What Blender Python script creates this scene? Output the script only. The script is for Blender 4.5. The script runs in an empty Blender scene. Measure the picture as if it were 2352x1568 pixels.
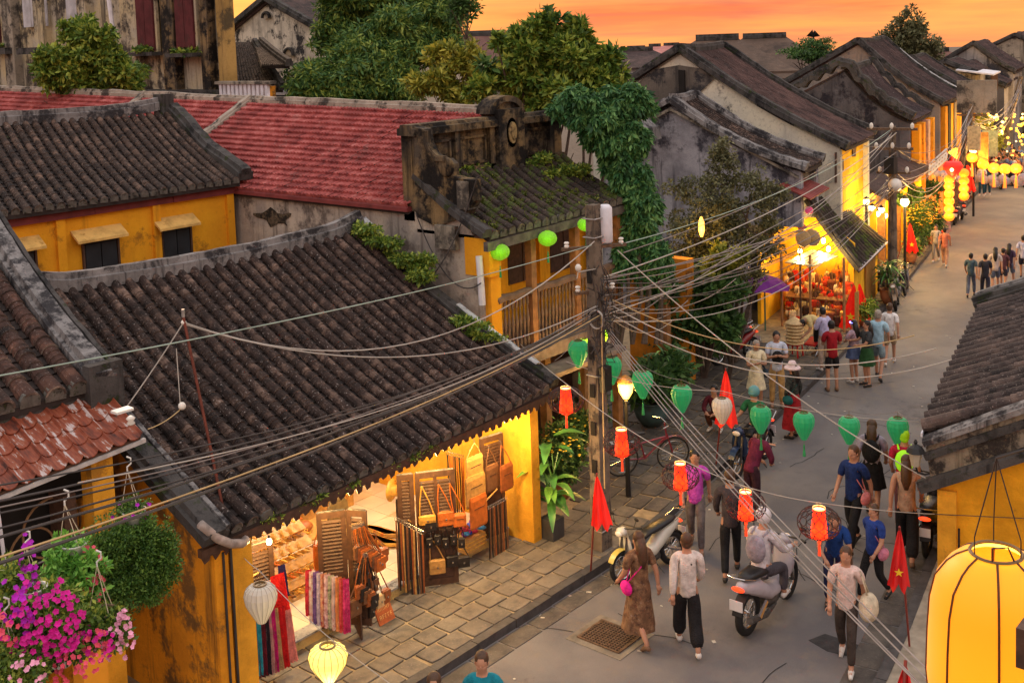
import bpy, bmesh, math, random
import numpy as np
from mathutils import Matrix, Vector
random.seed(7); R=random.Random(11)
scene=bpy.context.scene
D2R=math.radians
# ---------------------------------------------------------------- camera
F_PX=2600.0; PITCH=D2R(5.15); ROLL=D2R(2.0); YC=322.0; AZ=D2R(40.6); CAM_H=8.5
_s=np.array([math.sin(AZ),math.cos(AZ),0]); _t=np.array([-math.cos(AZ),math.sin(AZ),0])
_f=np.array([0,math.cos(PITCH),-math.sin(PITCH)]); _d=np.array([0,-math.sin(PITCH),-math.cos(PITCH)]); _x=np.array([1.,0,0])
_M=np.array([math.cos(ROLL)*_x+math.sin(ROLL)*_d,-math.sin(ROLL)*_x+math.cos(ROLL)*_d,_f])
_MW=_M@np.stack([_s,_t,np.array([0,0,1.])]).T      # world axes -> camera (right, down, forward)
cam_data=bpy.data.cameras.new('street_camera'); cam=bpy.data.objects.new('street_camera',cam_data)
scene.collection.objects.link(cam); scene.camera=cam
right,down,fwd=_MW
cam.matrix_world=Matrix(((right[0],-down[0],-fwd[0],0),(right[1],-down[1],-fwd[1],0),(right[2],-down[2],-fwd[2],CAM_H),(0,0,0,1)))
cam_data.sensor_fit='HORIZONTAL'; cam_data.sensor_width=36; cam_data.lens=36*F_PX/2352
cam_data.shift_y=-(784-YC)/2352; cam_data.clip_start=.1; cam_data.clip_end=3000
CAM=np.array([0,0,CAM_H])
def ray(X,Y): return _MW.T@np.array([(X-1176)/F_PX,(Y-YC)/F_PX,1])
def gz(X,Y,z=0.):
    v=ray(X,Y); return CAM+v*((z-CAM_H)/v[2])
def gx(X,Y,x0):
    v=ray(X,Y); return CAM+v*(x0/v[0])
def gy(X,Y,y0):
    v=ray(X,Y); return CAM+v*(y0/v[1])
def gp(X,Y,p,n):
    v=ray(X,Y); return CAM+v*(((np.array(p)-CAM)@np.array(n))/(v@np.array(n)))
def gd(X,Y,d):
    v=ray(X,Y); return CAM+v*(d/np.linalg.norm(v))
# street frame of the far, bent part (12 degrees to the left)
TH=D2R(12); EX=np.array([math.cos(TH),math.sin(TH),0]); EY=np.array([-math.sin(TH),math.cos(TH),0])
def L(s,t,z=0.): return EX*s+EY*t+np.array([0,0,z])
def gl(X,Y,s): return gp(X,Y,EX*s,EX)
def gt(X,Y,t): return gp(X,Y,EY*t,EY)
# ---------------------------------------------------------------- world, sun, exposure
world=bpy.data.worlds.new('World'); scene.world=world; world.use_nodes=True
nt=world.node_tree; N=nt.nodes; N.clear()
out=N.new('ShaderNodeOutputWorld'); bg=N.new('ShaderNodeBackground'); bg2=N.new('ShaderNodeBackground'); add=N.new('ShaderNodeAddShader')
sky=N.new('ShaderNodeTexSky'); sky.sky_type='NISHITA'; sky.sun_disc=False
SUN_EL=D2R(4); sunray=ray(300,60); SUN_AZ=math.atan2(sunray[0],sunray[1])
sky.sun_elevation=SUN_EL; sky.sun_rotation=SUN_AZ
bg.inputs[1].default_value=0.08
nt.links.new(sky.outputs[0],bg.inputs[0])
tc=N.new('ShaderNodeTexCoord'); sep=N.new('ShaderNodeSeparateXYZ'); nt.links.new(tc.outputs['Generated'],sep.inputs[0])
ramp=N.new('ShaderNodeValToRGB'); nt.links.new(sep.outputs[2],ramp.inputs[0])
cr=ramp.color_ramp
for i,(p,c) in enumerate([(0.0,(.62,.20,.070)),(.018,(.60,.135,.048)),(.045,(.50,.095,.055)),(.1,(.52,.20,.16)),(.22,(.84,.68,.60)),(.5,(.92,.86,.82)),(1.0,(.86,.85,.88))]):
    e=cr.elements[i] if i<2 else cr.elements.new(p)
    e.position=p; e.color=(*c,1)
# cloud streaks: stretched noise, brighter yellow where the sun went down
mp=N.new('ShaderNodeMapping'); mp.inputs['Scale'].default_value=(2.2,2.2,26); nt.links.new(tc.outputs['Generated'],mp.inputs[0])
nz=N.new('ShaderNodeTexNoise'); nz.inputs['Scale'].default_value=1.6; nz.inputs['Detail'].default_value=6; nz.inputs['Roughness'].default_value=.55
nt.links.new(mp.outputs[0],nz.inputs[0])
cr2=N.new('ShaderNodeValToRGB'); nt.links.new(nz.outputs[0],cr2.inputs[0])
cr2.color_ramp.elements[0].position=.38; cr2.color_ramp.elements[0].color=(0,0,0,1); cr2.color_ramp.elements[1].position=.66
sd=N.new('ShaderNodeVectorMath'); sd.operation='DOT_PRODUCT'; nt.links.new(tc.outputs['Generated'],sd.inputs[0])
sv=ray(640,10); sv=sv/np.linalg.norm(sv); sd.inputs[1].default_value=tuple(sv)
mr=N.new('ShaderNodeMapRange'); mr.inputs[1].default_value=.965; mr.inputs[2].default_value=1.0; nt.links.new(sd.outputs['Value'],mr.inputs[0])
mixy=N.new('ShaderNodeMix'); mixy.data_type='RGBA'; mixy.inputs[7].default_value=(.80,.33,.075,1)
ma=N.new('ShaderNodeMath'); ma.operation='MULTIPLY_ADD'; ma.inputs[1].default_value=.85; nt.links.new(cr2.outputs[0],ma.inputs[0])
mb=N.new('ShaderNodeMath'); mb.operation='MULTIPLY'; mb.inputs[1].default_value=.75; nt.links.new(mr.outputs[0],mb.inputs[0]); nt.links.new(mb.outputs[0],ma.inputs[2])
lim=N.new('ShaderNodeMath'); lim.operation='MULTIPLY'; lz=N.new('ShaderNodeMapRange'); lz.inputs[1].default_value=.02; lz.inputs[2].default_value=.3; lz.inputs[3].default_value=1; lz.inputs[4].default_value=.25
nt.links.new(sep.outputs[2],lz.inputs[0]); nt.links.new(ma.outputs[0],lim.inputs[0]); nt.links.new(lz.outputs[0],lim.inputs[1]); lim.use_clamp=True
mp3=N.new('ShaderNodeMapping'); mp3.inputs['Scale'].default_value=(3,3,70); nt.links.new(tc.outputs['Generated'],mp3.inputs[0])
nz3=N.new('ShaderNodeTexNoise'); nz3.inputs['Scale'].default_value=1.3; nz3.inputs['Detail'].default_value=7; nz3.inputs['Distortion'].default_value=.6; nt.links.new(mp3.outputs[0],nz3.inputs[0])
mr3=N.new('ShaderNodeMapRange'); mr3.inputs[1].default_value=.47; mr3.inputs[2].default_value=.68; mr3.inputs[4].default_value=.8; nt.links.new(nz3.outputs[0],mr3.inputs[0])
low3=N.new('ShaderNodeMapRange'); low3.inputs[1].default_value=.05; low3.inputs[2].default_value=.3; low3.inputs[3].default_value=1; low3.inputs[4].default_value=0; nt.links.new(sep.outputs[2],low3.inputs[0])
mm3=N.new('ShaderNodeMath'); mm3.operation='MULTIPLY'; nt.links.new(mr3.outputs[0],mm3.inputs[0]); nt.links.new(low3.outputs[0],mm3.inputs[1])
mix3=N.new('ShaderNodeMix'); mix3.data_type='RGBA'; nt.links.new(mm3.outputs[0],mix3.inputs[0]); nt.links.new(ramp.outputs[0],mix3.inputs[6]); mix3.inputs[7].default_value=(.42,.10,.075,1)
nt.links.new(lim.outputs[0],mixy.inputs[0]); nt.links.new(mix3.outputs[2],mixy.inputs[6])
nt.links.new(mixy.outputs[2],bg2.inputs[0]); bg2.inputs[1].default_value=0.98
msh=N.new('ShaderNodeMixShader'); cov=N.new('ShaderNodeMapRange'); cov.inputs[1].default_value=.06; cov.inputs[2].default_value=.5; cov.inputs[3].default_value=.97; cov.inputs[4].default_value=.72
nt.links.new(sep.outputs[2],cov.inputs[0]); nt.links.new(cov.outputs[0],msh.inputs[0]); nt.links.new(bg.outputs[0],msh.inputs[1]); nt.links.new(bg2.outputs[0],msh.inputs[2]); nt.links.new(msh.outputs[0],out.inputs[0])
sun_data=bpy.data.lights.new('dusk_sun','SUN'); sun=bpy.data.objects.new('dusk_sun',sun_data); scene.collection.objects.link(sun)
sun_data.energy=1.0; sun_data.angle=D2R(14); sun_data.color=(1,.62,.36)
sdv=Vector((math.sin(SUN_AZ)*math.cos(D2R(16)),math.cos(SUN_AZ)*math.cos(D2R(16)),math.sin(D2R(16))))
sun.rotation_euler=sdv.to_track_quat('Z','Y').to_euler()
vs=scene.view_settings; vs.view_transform='Standard'; vs.look='None'; vs.gamma=1; vs.exposure=0.9; vs.use_curve_mapping=False
# ---------------------------------------------------------------- materials
MATS={}
def newmat(name):
    m=bpy.data.materials.new(name); m.use_nodes=True; n=m.node_tree.nodes; b=n.get('Principled BSDF'); return m,m.node_tree,n,b
def lnk(t,a,b): t.links.new(a,b)
def simple(name,col,rough=.6,metal=0,emit=0,ecol=None,var=.25,scale=9,bump=0,spec=.4,trans=0):
    if name in MATS: return MATS[name]
    m,t,n,b=newmat(name)
    b.inputs['Roughness'].default_value=rough; b.inputs['Metallic'].default_value=metal; b.inputs['Specular IOR Level'].default_value=spec
    if var:
        g=n.new('ShaderNodeNewGeometry'); z=n.new('ShaderNodeTexNoise'); z.inputs['Scale'].default_value=scale; z.inputs['Detail'].default_value=4
        lnk(t,g.outputs['Position'],z.inputs[0])
        r=n.new('ShaderNodeValToRGB'); r.color_ramp.elements[0].position=.3; r.color_ramp.elements[1].position=.7
        r.color_ramp.elements[0].color=(*[c*(1-var) for c in col],1); r.color_ramp.elements[1].color=(*[min(1,c*(1+var)) for c in col],1)
        lnk(t,z.outputs[0],r.inputs[0]); lnk(t,r.outputs[0],b.inputs['Base Color'])
        if bump:
            bp=n.new('ShaderNodeBump'); bp.inputs['Strength'].default_value=bump; bp.inputs['Distance'].default_value=.02
            z2=n.new('ShaderNodeTexNoise'); z2.inputs['Scale'].default_value=scale*4; lnk(t,g.outputs['Position'],z2.inputs[0])
            lnk(t,z2.outputs[0],bp.inputs['Height']); lnk(t,bp.outputs[0],b.inputs['Normal'])
    else: b.inputs['Base Color'].default_value=(*col,1)
    if emit:
        b.inputs['Emission Color'].default_value=(*(ecol or col),1); b.inputs['Emission Strength'].default_value=emit
    if trans: b.inputs['Transmission Weight'].default_value=trans
    MATS[name]=m; return m
def plaster(name,base,grime,amt=.5,scale=.8,streak=1.0,rough=.9,moss=None,fine=.5,base2=None):
    """weathered lime plaster: base colour, big stains, vertical streaks, fine speckle"""
    if name in MATS: return MATS[name]
    m,t,n,b=newmat(name); b.inputs['Roughness'].default_value=rough; b.inputs['Specular IOR Level'].default_value=.15
    g=n.new('ShaderNodeNewGeometry')
    def noise(sc,det,stretch=None,rg=.6):
        z=n.new('ShaderNodeTexNoise'); z.inputs['Scale'].default_value=sc; z.inputs['Detail'].default_value=det; z.inputs['Roughness'].default_value=rg
        if stretch:
            q=n.new('ShaderNodeMapping'); q.inputs['Scale'].default_value=stretch; lnk(t,g.outputs['Position'],q.inputs[0]); lnk(t,q.outputs[0],z.inputs[0])
        else: lnk(t,g.outputs['Position'],z.inputs[0])
        return z.outputs[0]
    def rng(o,a,c,lo=0,hi=1):
        q=n.new('ShaderNodeMapRange'); q.inputs[1].default_value=a; q.inputs[2].default_value=c; q.inputs[3].default_value=lo; q.inputs[4].default_value=hi; lnk(t,o,q.inputs[0]); return q.outputs[0]
    def mix(fac,A,B):
        q=n.new('ShaderNodeMix'); q.data_type='RGBA'
        lnk(t,fac,q.inputs[0])
        for k,v in ((6,A),(7,B)):
            if isinstance(v,tuple): q.inputs[k].default_value=(*v,1)
            else: lnk(t,v,q.inputs[k])
        return q.outputs[2]
    c=mix(rng(noise(scale*1.7,5),.40,.60),base,base2 or tuple(x*.70 for x in base))
    big=rng(noise(scale*1.3,10,rg=.72),.62-.19*amt,.685-.17*amt)
    c=mix(big,c,grime)
    if streak:
        st=rng(noise(scale*2.2,7,(2.2,2.2,.16),.65),.62-.15*amt,.72-.12*amt,0,.85*streak); c=mix(st,c,tuple(x*.75 for x in grime))
    c=mix(rng(noise(scale*22,6,rg=.8),.52,.7,0,fine),c,tuple(x*.45 for x in base))
    if moss: c=mix(rng(noise(scale*2.6,8,rg=.7),.56,.68),c,moss)
    lnk(t,c,b.inputs['Base Color'])
    bp=n.new('ShaderNodeBump'); bp.inputs['Strength'].default_value=.5; bp.inputs['Distance'].default_value=.03
    lnk(t,noise(scale*14,8,rg=.7),bp.inputs['Height']); lnk(t,bp.outputs[0],b.inputs['Normal'])
    MATS[name]=m; return m
def tilemat(name,dark,mid,light,lich=.5,sc=2.5,rough=.85,green=None,gamt=.5,fine=34):
    if name in MATS: return MATS[name]
    m,t,n,b=newmat(name); b.inputs['Roughness'].default_value=rough; b.inputs['Specular IOR Level'].default_value=.25
    g=n.new('ShaderNodeNewGeometry'); oi=n.new('ShaderNodeObjectInfo')
    def noise(s,d,rg=.6):
        z=n.new('ShaderNodeTexNoise'); z.inputs['Scale'].default_value=s; z.inputs['Detail'].default_value=d; z.inputs['Roughness'].default_value=rg
        lnk(t,g.outputs['Position'],z.inputs[0]); return z.outputs[0]
    r=n.new('ShaderNodeValToRGB'); e=r.color_ramp.elements
    e[0].position=.34; e[0].color=(*dark,1); e[1].position=.55; e[1].color=(*mid,1); q=e.new(.74); q.color=(*light,1)
    rn=n.new('ShaderNodeMath'); rn.operation='MULTIPLY_ADD'; rn.inputs[1].default_value=.10; lnk(t,oi.outputs['Random'],rn.inputs[0]); 
    sb=n.new('ShaderNodeMath'); sb.operation='SUBTRACT'; sb.inputs[1].default_value=.05; lnk(t,noise(sc,6,.7),sb.inputs[0]); lnk(t,sb.outputs[0],rn.inputs[2])
    lnk(t,rn.outputs[0],r.inputs[0])
    c=r.outputs[0]
    def over(fac,col,c,hi):
        mrn=n.new('ShaderNodeMapRange'); mrn.inputs[1].default_value=fac[1]; mrn.inputs[2].default_value=fac[2]; mrn.inputs[4].default_value=hi; lnk(t,fac[0],mrn.inputs[0])
        q=n.new('ShaderNodeMix'); q.data_type='RGBA'; lnk(t,mrn.outputs[0],q.inputs[0]); lnk(t,c,q.inputs[6]); q.inputs[7].default_value=(*col,1); return q.outputs[2]
    c=over((noise(fine,5,.75),.6,.68),(.46,.40,.37),c,lich)
    c=over((noise(sc*.5,7,.7),.55,.7),tuple(x*.45 for x in dark),c,.8)
    if green: c=over((noise(sc*.9,9,.75),.66-.2*gamt,.74-.2*gamt),green,c,.9)
    lnk(t,c,b.inputs['Base Color'])
    bp=n.new('ShaderNodeBump'); bp.inputs['Strength'].default_value=.45; bp.inputs['Distance'].default_value=.012
    lnk(t,noise(60,4,.7),bp.inputs['Height']); lnk(t,bp.outputs[0],b.inputs['Normal'])
    MATS[name]=m; return m
# ---------------------------------------------------------------- mesh and object helpers
COL=scene.collection
class MB:
    def __init__(s): s.v=[]; s.f=[]; s.n=0
    def add(s,v,f):
        s.v.append(np.asarray(v,float).reshape(-1,3)); s.f+= [tuple(i+s.n for i in q) for q in f]; s.n+=len(s.v[-1]); return s
    def box(s,c,sz,rz=0,tilt=None):
        x,y,z=[a/2 for a in sz]
        v=np.array([(i,j,k) for i in (-x,x) for j in (-y,y) for k in (-z,z)],float)
        if tilt is not None: v=v@np.array(tilt.to_3x3()).T
        if rz: 
            c_,s_=math.cos(rz),math.sin(rz); v=v@np.array([[c_,s_,0],[-s_,c_,0],[0,0,1]])
        return s.add(v+np.array(c),[(0,1,3,2),(4,6,7,5),(0,4,5,1),(2,3,7,6),(0,2,6,4),(1,5,7,3)])
    def frame(s,o,u,v,w,a,b,c):
        """box from corner o along unit vectors u,v,w with lengths a,b,c"""
        o,u,v,w=[np.array(q,float) for q in (o,u,v,w)]
        P=[o+u*(a*i)+v*(b*j)+w*(c*k) for i in (0,1) for j in (0,1) for k in (0,1)]
        return s.add(P,[(0,1,3,2),(4,6,7,5),(0,4,5,1),(2,3,7,6),(0,2,6,4),(1,5,7,3)])
    def prism(s,pts,d):
        """closed polygon pts extruded by vector d"""
        p=np.array(pts,float); k=len(p); v=np.vstack([p,p+np.array(d)])
        return s.add(v,[tuple(range(k))[::-1],tuple(range(k,2*k))]+[(i,(i+1)%k,k+(i+1)%k,k+i) for i in range(k)])
    def tube(s,path,r,seg=6,caps=True):
        p=np.array(path,float); m=len(p); rr=[r]*m if np.isscalar(r) else list(r)
        T=np.gradient(p,axis=0) if m>2 else np.array([p[1]-p[0]]*2)
        T/= (np.linalg.norm(T,axis=1)[:,None]+1e-9)
        up=np.array([0,0,1.]) if abs(T[0][2])<.9 else np.array([1.,0,0])
        a=np.cross(T[0],up); a/=np.linalg.norm(a); V=[]
        for i in range(m):
            a=a-T[i]*(a@T[i]); a/=np.linalg.norm(a)+1e-9; b=np.cross(T[i],a)
            for k in range(seg):
                q=2*math.pi*k/seg; V.append(p[i]+rr[i]*(math.cos(q)*a+math.sin(q)*b))
        Fc=[(i*seg+k,i*seg+(k+1)%seg,(i+1)*seg+(k+1)%seg,(i+1)*seg+k) for i in range(m-1) for k in range(seg)]
        if caps: Fc+=[tuple(range(seg))[::-1],tuple(range((m-1)*seg,m*seg))]
        return s.add(V,Fc)
    def lathe(s,prof,c=(0,0,0),seg=16,axis='z',caps=True,rib=0,ph=0):
        V=[];
        for r,z in prof:
            for k in range(seg):
                q=2*math.pi*k/seg+ph; rr=r*(1-rib*(k%2))
                V.append((rr*math.cos(q),rr*math.sin(q),z))
        V=np.array(V)
        if axis=='x': V=V[:,[2,0,1]]
        if axis=='y': V=V[:,[0,2,1]]
        m=len(prof)
        Fc=[(i*seg+k,i*seg+(k+1)%seg,(i+1)*seg+(k+1)%seg,(i+1)*seg+k) for i in range(m-1) for k in range(seg)]
        if caps: Fc+=[tuple(range(seg))[::-1],tuple(range((m-1)*seg,m*seg))]
        return s.add(V+np.array(c),Fc)
    def ell(s,c,r,seg=10,rings=6,rz=0):
        V=[];
        for i in range(rings+1):
            a=math.pi*i/rings
            for k in range(seg):
                q=2*math.pi*k/seg; V.append((r[0]*math.sin(a)*math.cos(q),r[1]*math.sin(a)*math.sin(q),r[2]*math.cos(a)))
        V=np.array(V)
        if rz:
            c_,s_=math.cos(rz),math.sin(rz); V=V@np.array([[c_,s_,0],[-s_,c_,0],[0,0,1]])
        return s.add(V+np.array(c),[(i*seg+k,(i+1)*seg+k,(i+1)*seg+(k+1)%seg,i*seg+(k+1)%seg) for i in range(rings) for k in range(seg)])
    def sheet(s,P,Q,th=.01,nrm=None):
        """strip between polylines P and Q with thickness th"""
        P=np.array(P,float);Q=np.array(Q,float);m=len(P)
        if nrm is None: nrm=np.cross(P[-1]-P[0],Q[0]-P[0]); 
        nrm=np.array(nrm,float); nrm/=np.linalg.norm(nrm)+1e-9
        V=np.vstack([P,Q,P+nrm*th,Q+nrm*th]); F=[]
        for i in range(m-1):
            F+=[(i,i+1,m+i+1,m+i),(2*m+i,3*m+i,3*m+i+1,2*m+i+1),(i,2*m+i,2*m+i+1,i+1),(m+i,m+i+1,3*m+i+1,3*m+i)]
        F+=[(0,m,3*m,2*m),(m-1,3*m-1,4*m-1,2*m-1)]
        return s.add(V,F)
    def mesh(s,name,smooth=False):
        me=bpy.data.meshes.new(name)
        v=np.vstack(s.v) if s.v else np.zeros((0,3))
        me.from_pydata(v.tolist(),[],s.f); me.update()
        if smooth: me.polygons.foreach_set('use_smooth',[True]*len(me.polygons))
        return me
    def build(s,name,mt,parent=None,smooth=False,local=False,kind=None,label=None):
        return obj(name,s.mesh(name,smooth),mt,parent,local,kind,label)
def wloc(o):
    v=Vector((0,0,0))
    while o is not None: v+=o.location; o=o.parent
    return v
def obj(name,me,mt,parent=None,local=False,kind=None,label=None):
    if mt is not None and len(me.materials)==0: me.materials.append(mt)
    o=bpy.data.objects.new(name,me); COL.objects.link(o)
    if parent is not None:
        o.parent=parent
        if not local: o.location=-wloc(parent)
    if kind: o['kind']=kind
    if label: o['label']=label
    return o
def inst(name,me,M,parent,label=None,mt=None):
    """instance of a shared mesh with world matrix M"""
    o=bpy.data.objects.new(name,me); COL.objects.link(o); o.parent=parent
    o.matrix_basis=Matrix.Translation(-wloc(parent))@M
    if label: o['label']=label
    if mt: o.material_slots[0].link='OBJECT'; o.material_slots[0].material=mt
    return o
def thing(name,label,cat,loc=(0,0,0),rz=0,group=None):
    o=bpy.data.objects.new(name,None); COL.objects.link(o); o.location=tuple(float(a) for a in loc); o.rotation_euler=(0,0,rz)
    o.empty_display_size=.2; o['label']=label; o['category']=cat
    if group: o['group']=group
    return o
def tag(o,label,cat,group=None):
    o['label']=label; o['category']=cat
    if group: o['group']=group
    return o
def dup(root,loc,rz=None,label=None,group=None,scale=None,mats=None):
    r=root.copy(); COL.objects.link(r); r.location=tuple(float(a) for a in loc)
    if rz is not None: r.rotation_euler=(0,0,rz)
    if scale: r.scale=(scale,)*3
    if label: r['label']=label
    if group: r['group']=group
    def rec(src,dst):
        for ch in list(src.children):
            c=ch.copy(); COL.objects.link(c); c.parent=dst
            if mats and ch.name.split('.')[0] in mats:
                c.material_slots[0].link='OBJECT'; c.material_slots[0].material=mats[ch.name.split('.')[0]]
            rec(ch,c)
    rec(root,r); return r
def struct(name,mb,mt,smooth=False): return mb.build(name,mt,kind='structure',smooth=smooth)
def lamp(loc,energy,col=(1,.62,.22),size=.08,name='bulb_light'):
    d=bpy.data.lights.new(name,'POINT'); d.energy=energy; d.color=col; d.shadow_soft_size=size
    o=bpy.data.objects.new(name,d); COL.objects.link(o); o.location=tuple(float(a) for a in loc); return o
# ---------------------------------------------------------------- palette
M_tile=tilemat('old_tile',(.008,.006,.006),(.046,.029,.024),(.26,.17,.13),1.0,sc=4.2,fine=28)
M_tilemoss=tilemat('mossy_tile',(.02,.017,.015),(.055,.040,.034),(.11,.08,.06),.4,green=(.075,.11,.016),gamt=.75)
M_tilefar=tilemat('far_tile',(.022,.016,.016),(.07,.042,.04),(.13,.08,.07),.35,sc=1.2,fine=12)
M_mortar=plaster('grey_mortar',(.26,.25,.25),(.035,.034,.038),.7,1.6,1.0,fine=.8)
M_mortar_d=plaster('dark_mortar',(.085,.08,.078),(.018,.018,.02),.6,1.4,.8,fine=.7,moss=(.04,.055,.015))
M_endcap=plaster('tile_end',(.16,.15,.135),(.03,.028,.027),.5,5,.3,fine=.8,moss=(.04,.05,.015))
M_pan=simple('pan_shadow',(.03,.022,.02),.95,var=.4,scale=5)
M_yel=plaster('yellow_wall',(.86,.40,.022),(.40,.17,.02),.16,.7,.55,fine=.22,base2=(.78,.34,.02))
M_yel2=plaster('amber_wall',(.80,.33,.02),(.17,.09,.03),.5,.8,.9,fine=.4,base2=(.60,.24,.018))
M_yelb=plaster('bright_yellow_wall',(.84,.40,.035),(.42,.2,.03),.2,.9,.5,fine=.3)
M_grey=plaster('grey_gable',(.34,.32,.31),(.05,.05,.06),.6,.5,1.0,fine=.7)
M_white=plaster('white_gable',(.62,.58,.47),(.06,.06,.062),.48,.5,.9,fine=.8)
M_dark=plaster('black_stained_wall',(.11,.11,.13),(.02,.02,.03),.5,.6,.9,fine=.8,base2=(.07,.07,.085))
M_tan=plaster('stained_tan_wall',(.36,.32,.26),(.06,.055,.05),.6,.6,.9,fine=.8)
M_black=plaster('sooty_parapet',(.085,.07,.055),(.014,.013,.013),.8,1.0,.9,fine=.6,base2=(.24,.165,.08))
M_wood=simple('dark_wood',(.075,.038,.024),.6,var=.35,scale=14,bump=.2)
M_woodb=simple('brown_wood',(.075,.036,.02),.6,var=.3,scale=12,bump=.2)
M_bark=simple('bark',(.09,.065,.05),.9,var=.4,scale=10,bump=.5)
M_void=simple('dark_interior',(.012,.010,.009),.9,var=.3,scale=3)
M_redtile=tilemat('red_tile',(.15,.03,.032),(.40,.095,.088),(.64,.26,.24),.30,sc=3.0,fine=18)
M_redband=simple('maroon_fascia',(.17,.03,.03),.7,var=.3,scale=4)
# ---------------------------------------------------------------- tile roofs
LIP=tilemat('worn_tile_lip',(.03,.022,.02),(.16,.12,.10),(.50,.43,.36),.7,sc=5,fine=30)
def arch_mesh(name,seg=6):
    """one convex roof tile: x half width 1, y 0..1 down the slope, thick lower lip"""
    V=[];F=[]
    for (r,y) in ((.84,0),(1,1),(.78,1)):
        for k in range(seg+1):
            a=math.pi*k/seg; V.append((-r*math.cos(a),y,r*math.sin(a)))
    s=seg+1
    for j in (0,1):
        for k in range(seg): F.append((j*s+k,(j+1)*s+k,(j+1)*s+k+1,j*s+k+1))
    return np.array(V),F
def mk(name,V,F,mt,smooth=False,lip=0):
    me=bpy.data.meshes.new(name); me.from_pydata(np.asarray(V).tolist(),[],F); me.materials.append(mt); me.update()
    if lip:
        me.materials.append(LIP); k=lip; me.polygons.foreach_set('material_index',[1 if (i%k)>=k//2 else 0 for i in range(len(F))])
    if smooth: me.polygons.foreach_set('use_smooth',[True]*len(me.polygons))
    return me
def scatter(name,V,F,Ms,mt,parent,nobj=300,stuff_name=None,smooth=False,lip=0):
    """place a piece at every matrix; the nobj nearest are objects of their own, the rest one joined part"""
    if len(Ms)==0: return
    V=np.asarray(V); Ms=np.array(Ms)
    d=np.linalg.norm(Ms[:,:3,3]-CAM,axis=1)
    # in-view pieces first
    c=(Ms[:,:3,3]-CAM)@_MW.T; px=1176+F_PX*c[:,0]/c[:,2]; py=YC+F_PX*c[:,1]/c[:,2]
    d=d+1000*((c[:,2]<.5)|(px<-20)|(px>2372)|(py<-20)|(py>1590))
    order=np.argsort(d); me=mk(name,V,F,mt,smooth,lip)
    for i in order[:nobj]: inst(name,me,Matrix(Ms[i].tolist()),parent)
    rest=order[nobj:]
    if len(rest):
        H=np.hstack([V,np.ones((len(V),1))]); P=np.einsum('nij,vj->nvi',Ms[rest],H)[:,:,:3].reshape(-1,3)
        k=len(V); FF=[tuple(a+i*k for a in f) for i in range(len(rest)) for f in F]
        obj(stuff_name or name+'_rest',mk(stuff_name or name+'_rest',P,FF,mt,smooth,lip),None,parent,kind='stuff')
def basis(x,y,z,o):
    m=np.eye(4); m[:3,0]=x; m[:3,1]=y; m[:3,2]=z; m[:3,3]=o; return m
def nrm(v): v=np.array(v,float); return v/(np.linalg.norm(v)+1e-12)
class Roof:
    def __init__(s,A,B,C,D,sagv=.12,sagu=0.): s.A,s.B,s.C,s.D=[np.array(q,float) for q in (A,B,C,D)]; s.sv=sagv; s.su=sagu
    def p(s,u,v,h=0.):
        q=(s.A*(1-u)+s.B*u)*(1-v)+(s.C*(1-u)+s.D*u)*v
        q=q.copy(); q[2]-= s.sv*math.sin(math.pi*min(max(v,0),1))+s.su*math.sin(math.pi*min(max(u,0),1))*(1-v*.6)
        if h: q=q+s.n(u,v)*h
        return q
    def du(s,u,v): return nrm(s.p(min(u+.01,1.01),v)-s.p(u-.01,v))
    def dv(s,u,v): return nrm(s.p(u,v+.01)-s.p(u,v-.01))
    def n(s,u,v): 
        e=1e-2; a=s.p(u+e,v)-s.p(u-e,v); b=s.p(u,v+e)-s.p(u,v-e); k=nrm(np.cross(b,a)); return k if k[2]>0 else -k
def band(name,pts,w,h,mt,parent,up=(0,0,1),side=None,jit=.0,**k):
    """mortar band of width w and height h along a path"""
    m=MB(); p=np.array(pts,float); V=[]
    for i in range(len(p)):
        t=nrm(p[min(i+1,len(p)-1)]-p[max(i-1,0)]); u=nrm(np.array(up)-t*(np.array(up)@t)); sd=np.cross(t,u)
        j=R.uniform(-jit,jit)
        prof=[(-w/2,-.04),(-w/2,h*.55),(-w*.36,h*.62),(-w*.3,h+j),(w*.3,h+j),(w*.36,h*.62),(w/2,h*.55),(w/2,-.04)]
        V+=[p[i]+sd*a+u*b for a,b in prof]
    q=8; F=[(i*q+k_,i*q+(k_+1)%q,(i+1)*q+(k_+1)%q,(i+1)*q+k_) for i in range(len(p)-1) for k_ in range(q)]+[tuple(range(q))[::-1],tuple(range((len(p)-1)*q,len(p)*q))]
    m.add(V,F); return m.build(name,mt,parent,**k)
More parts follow.
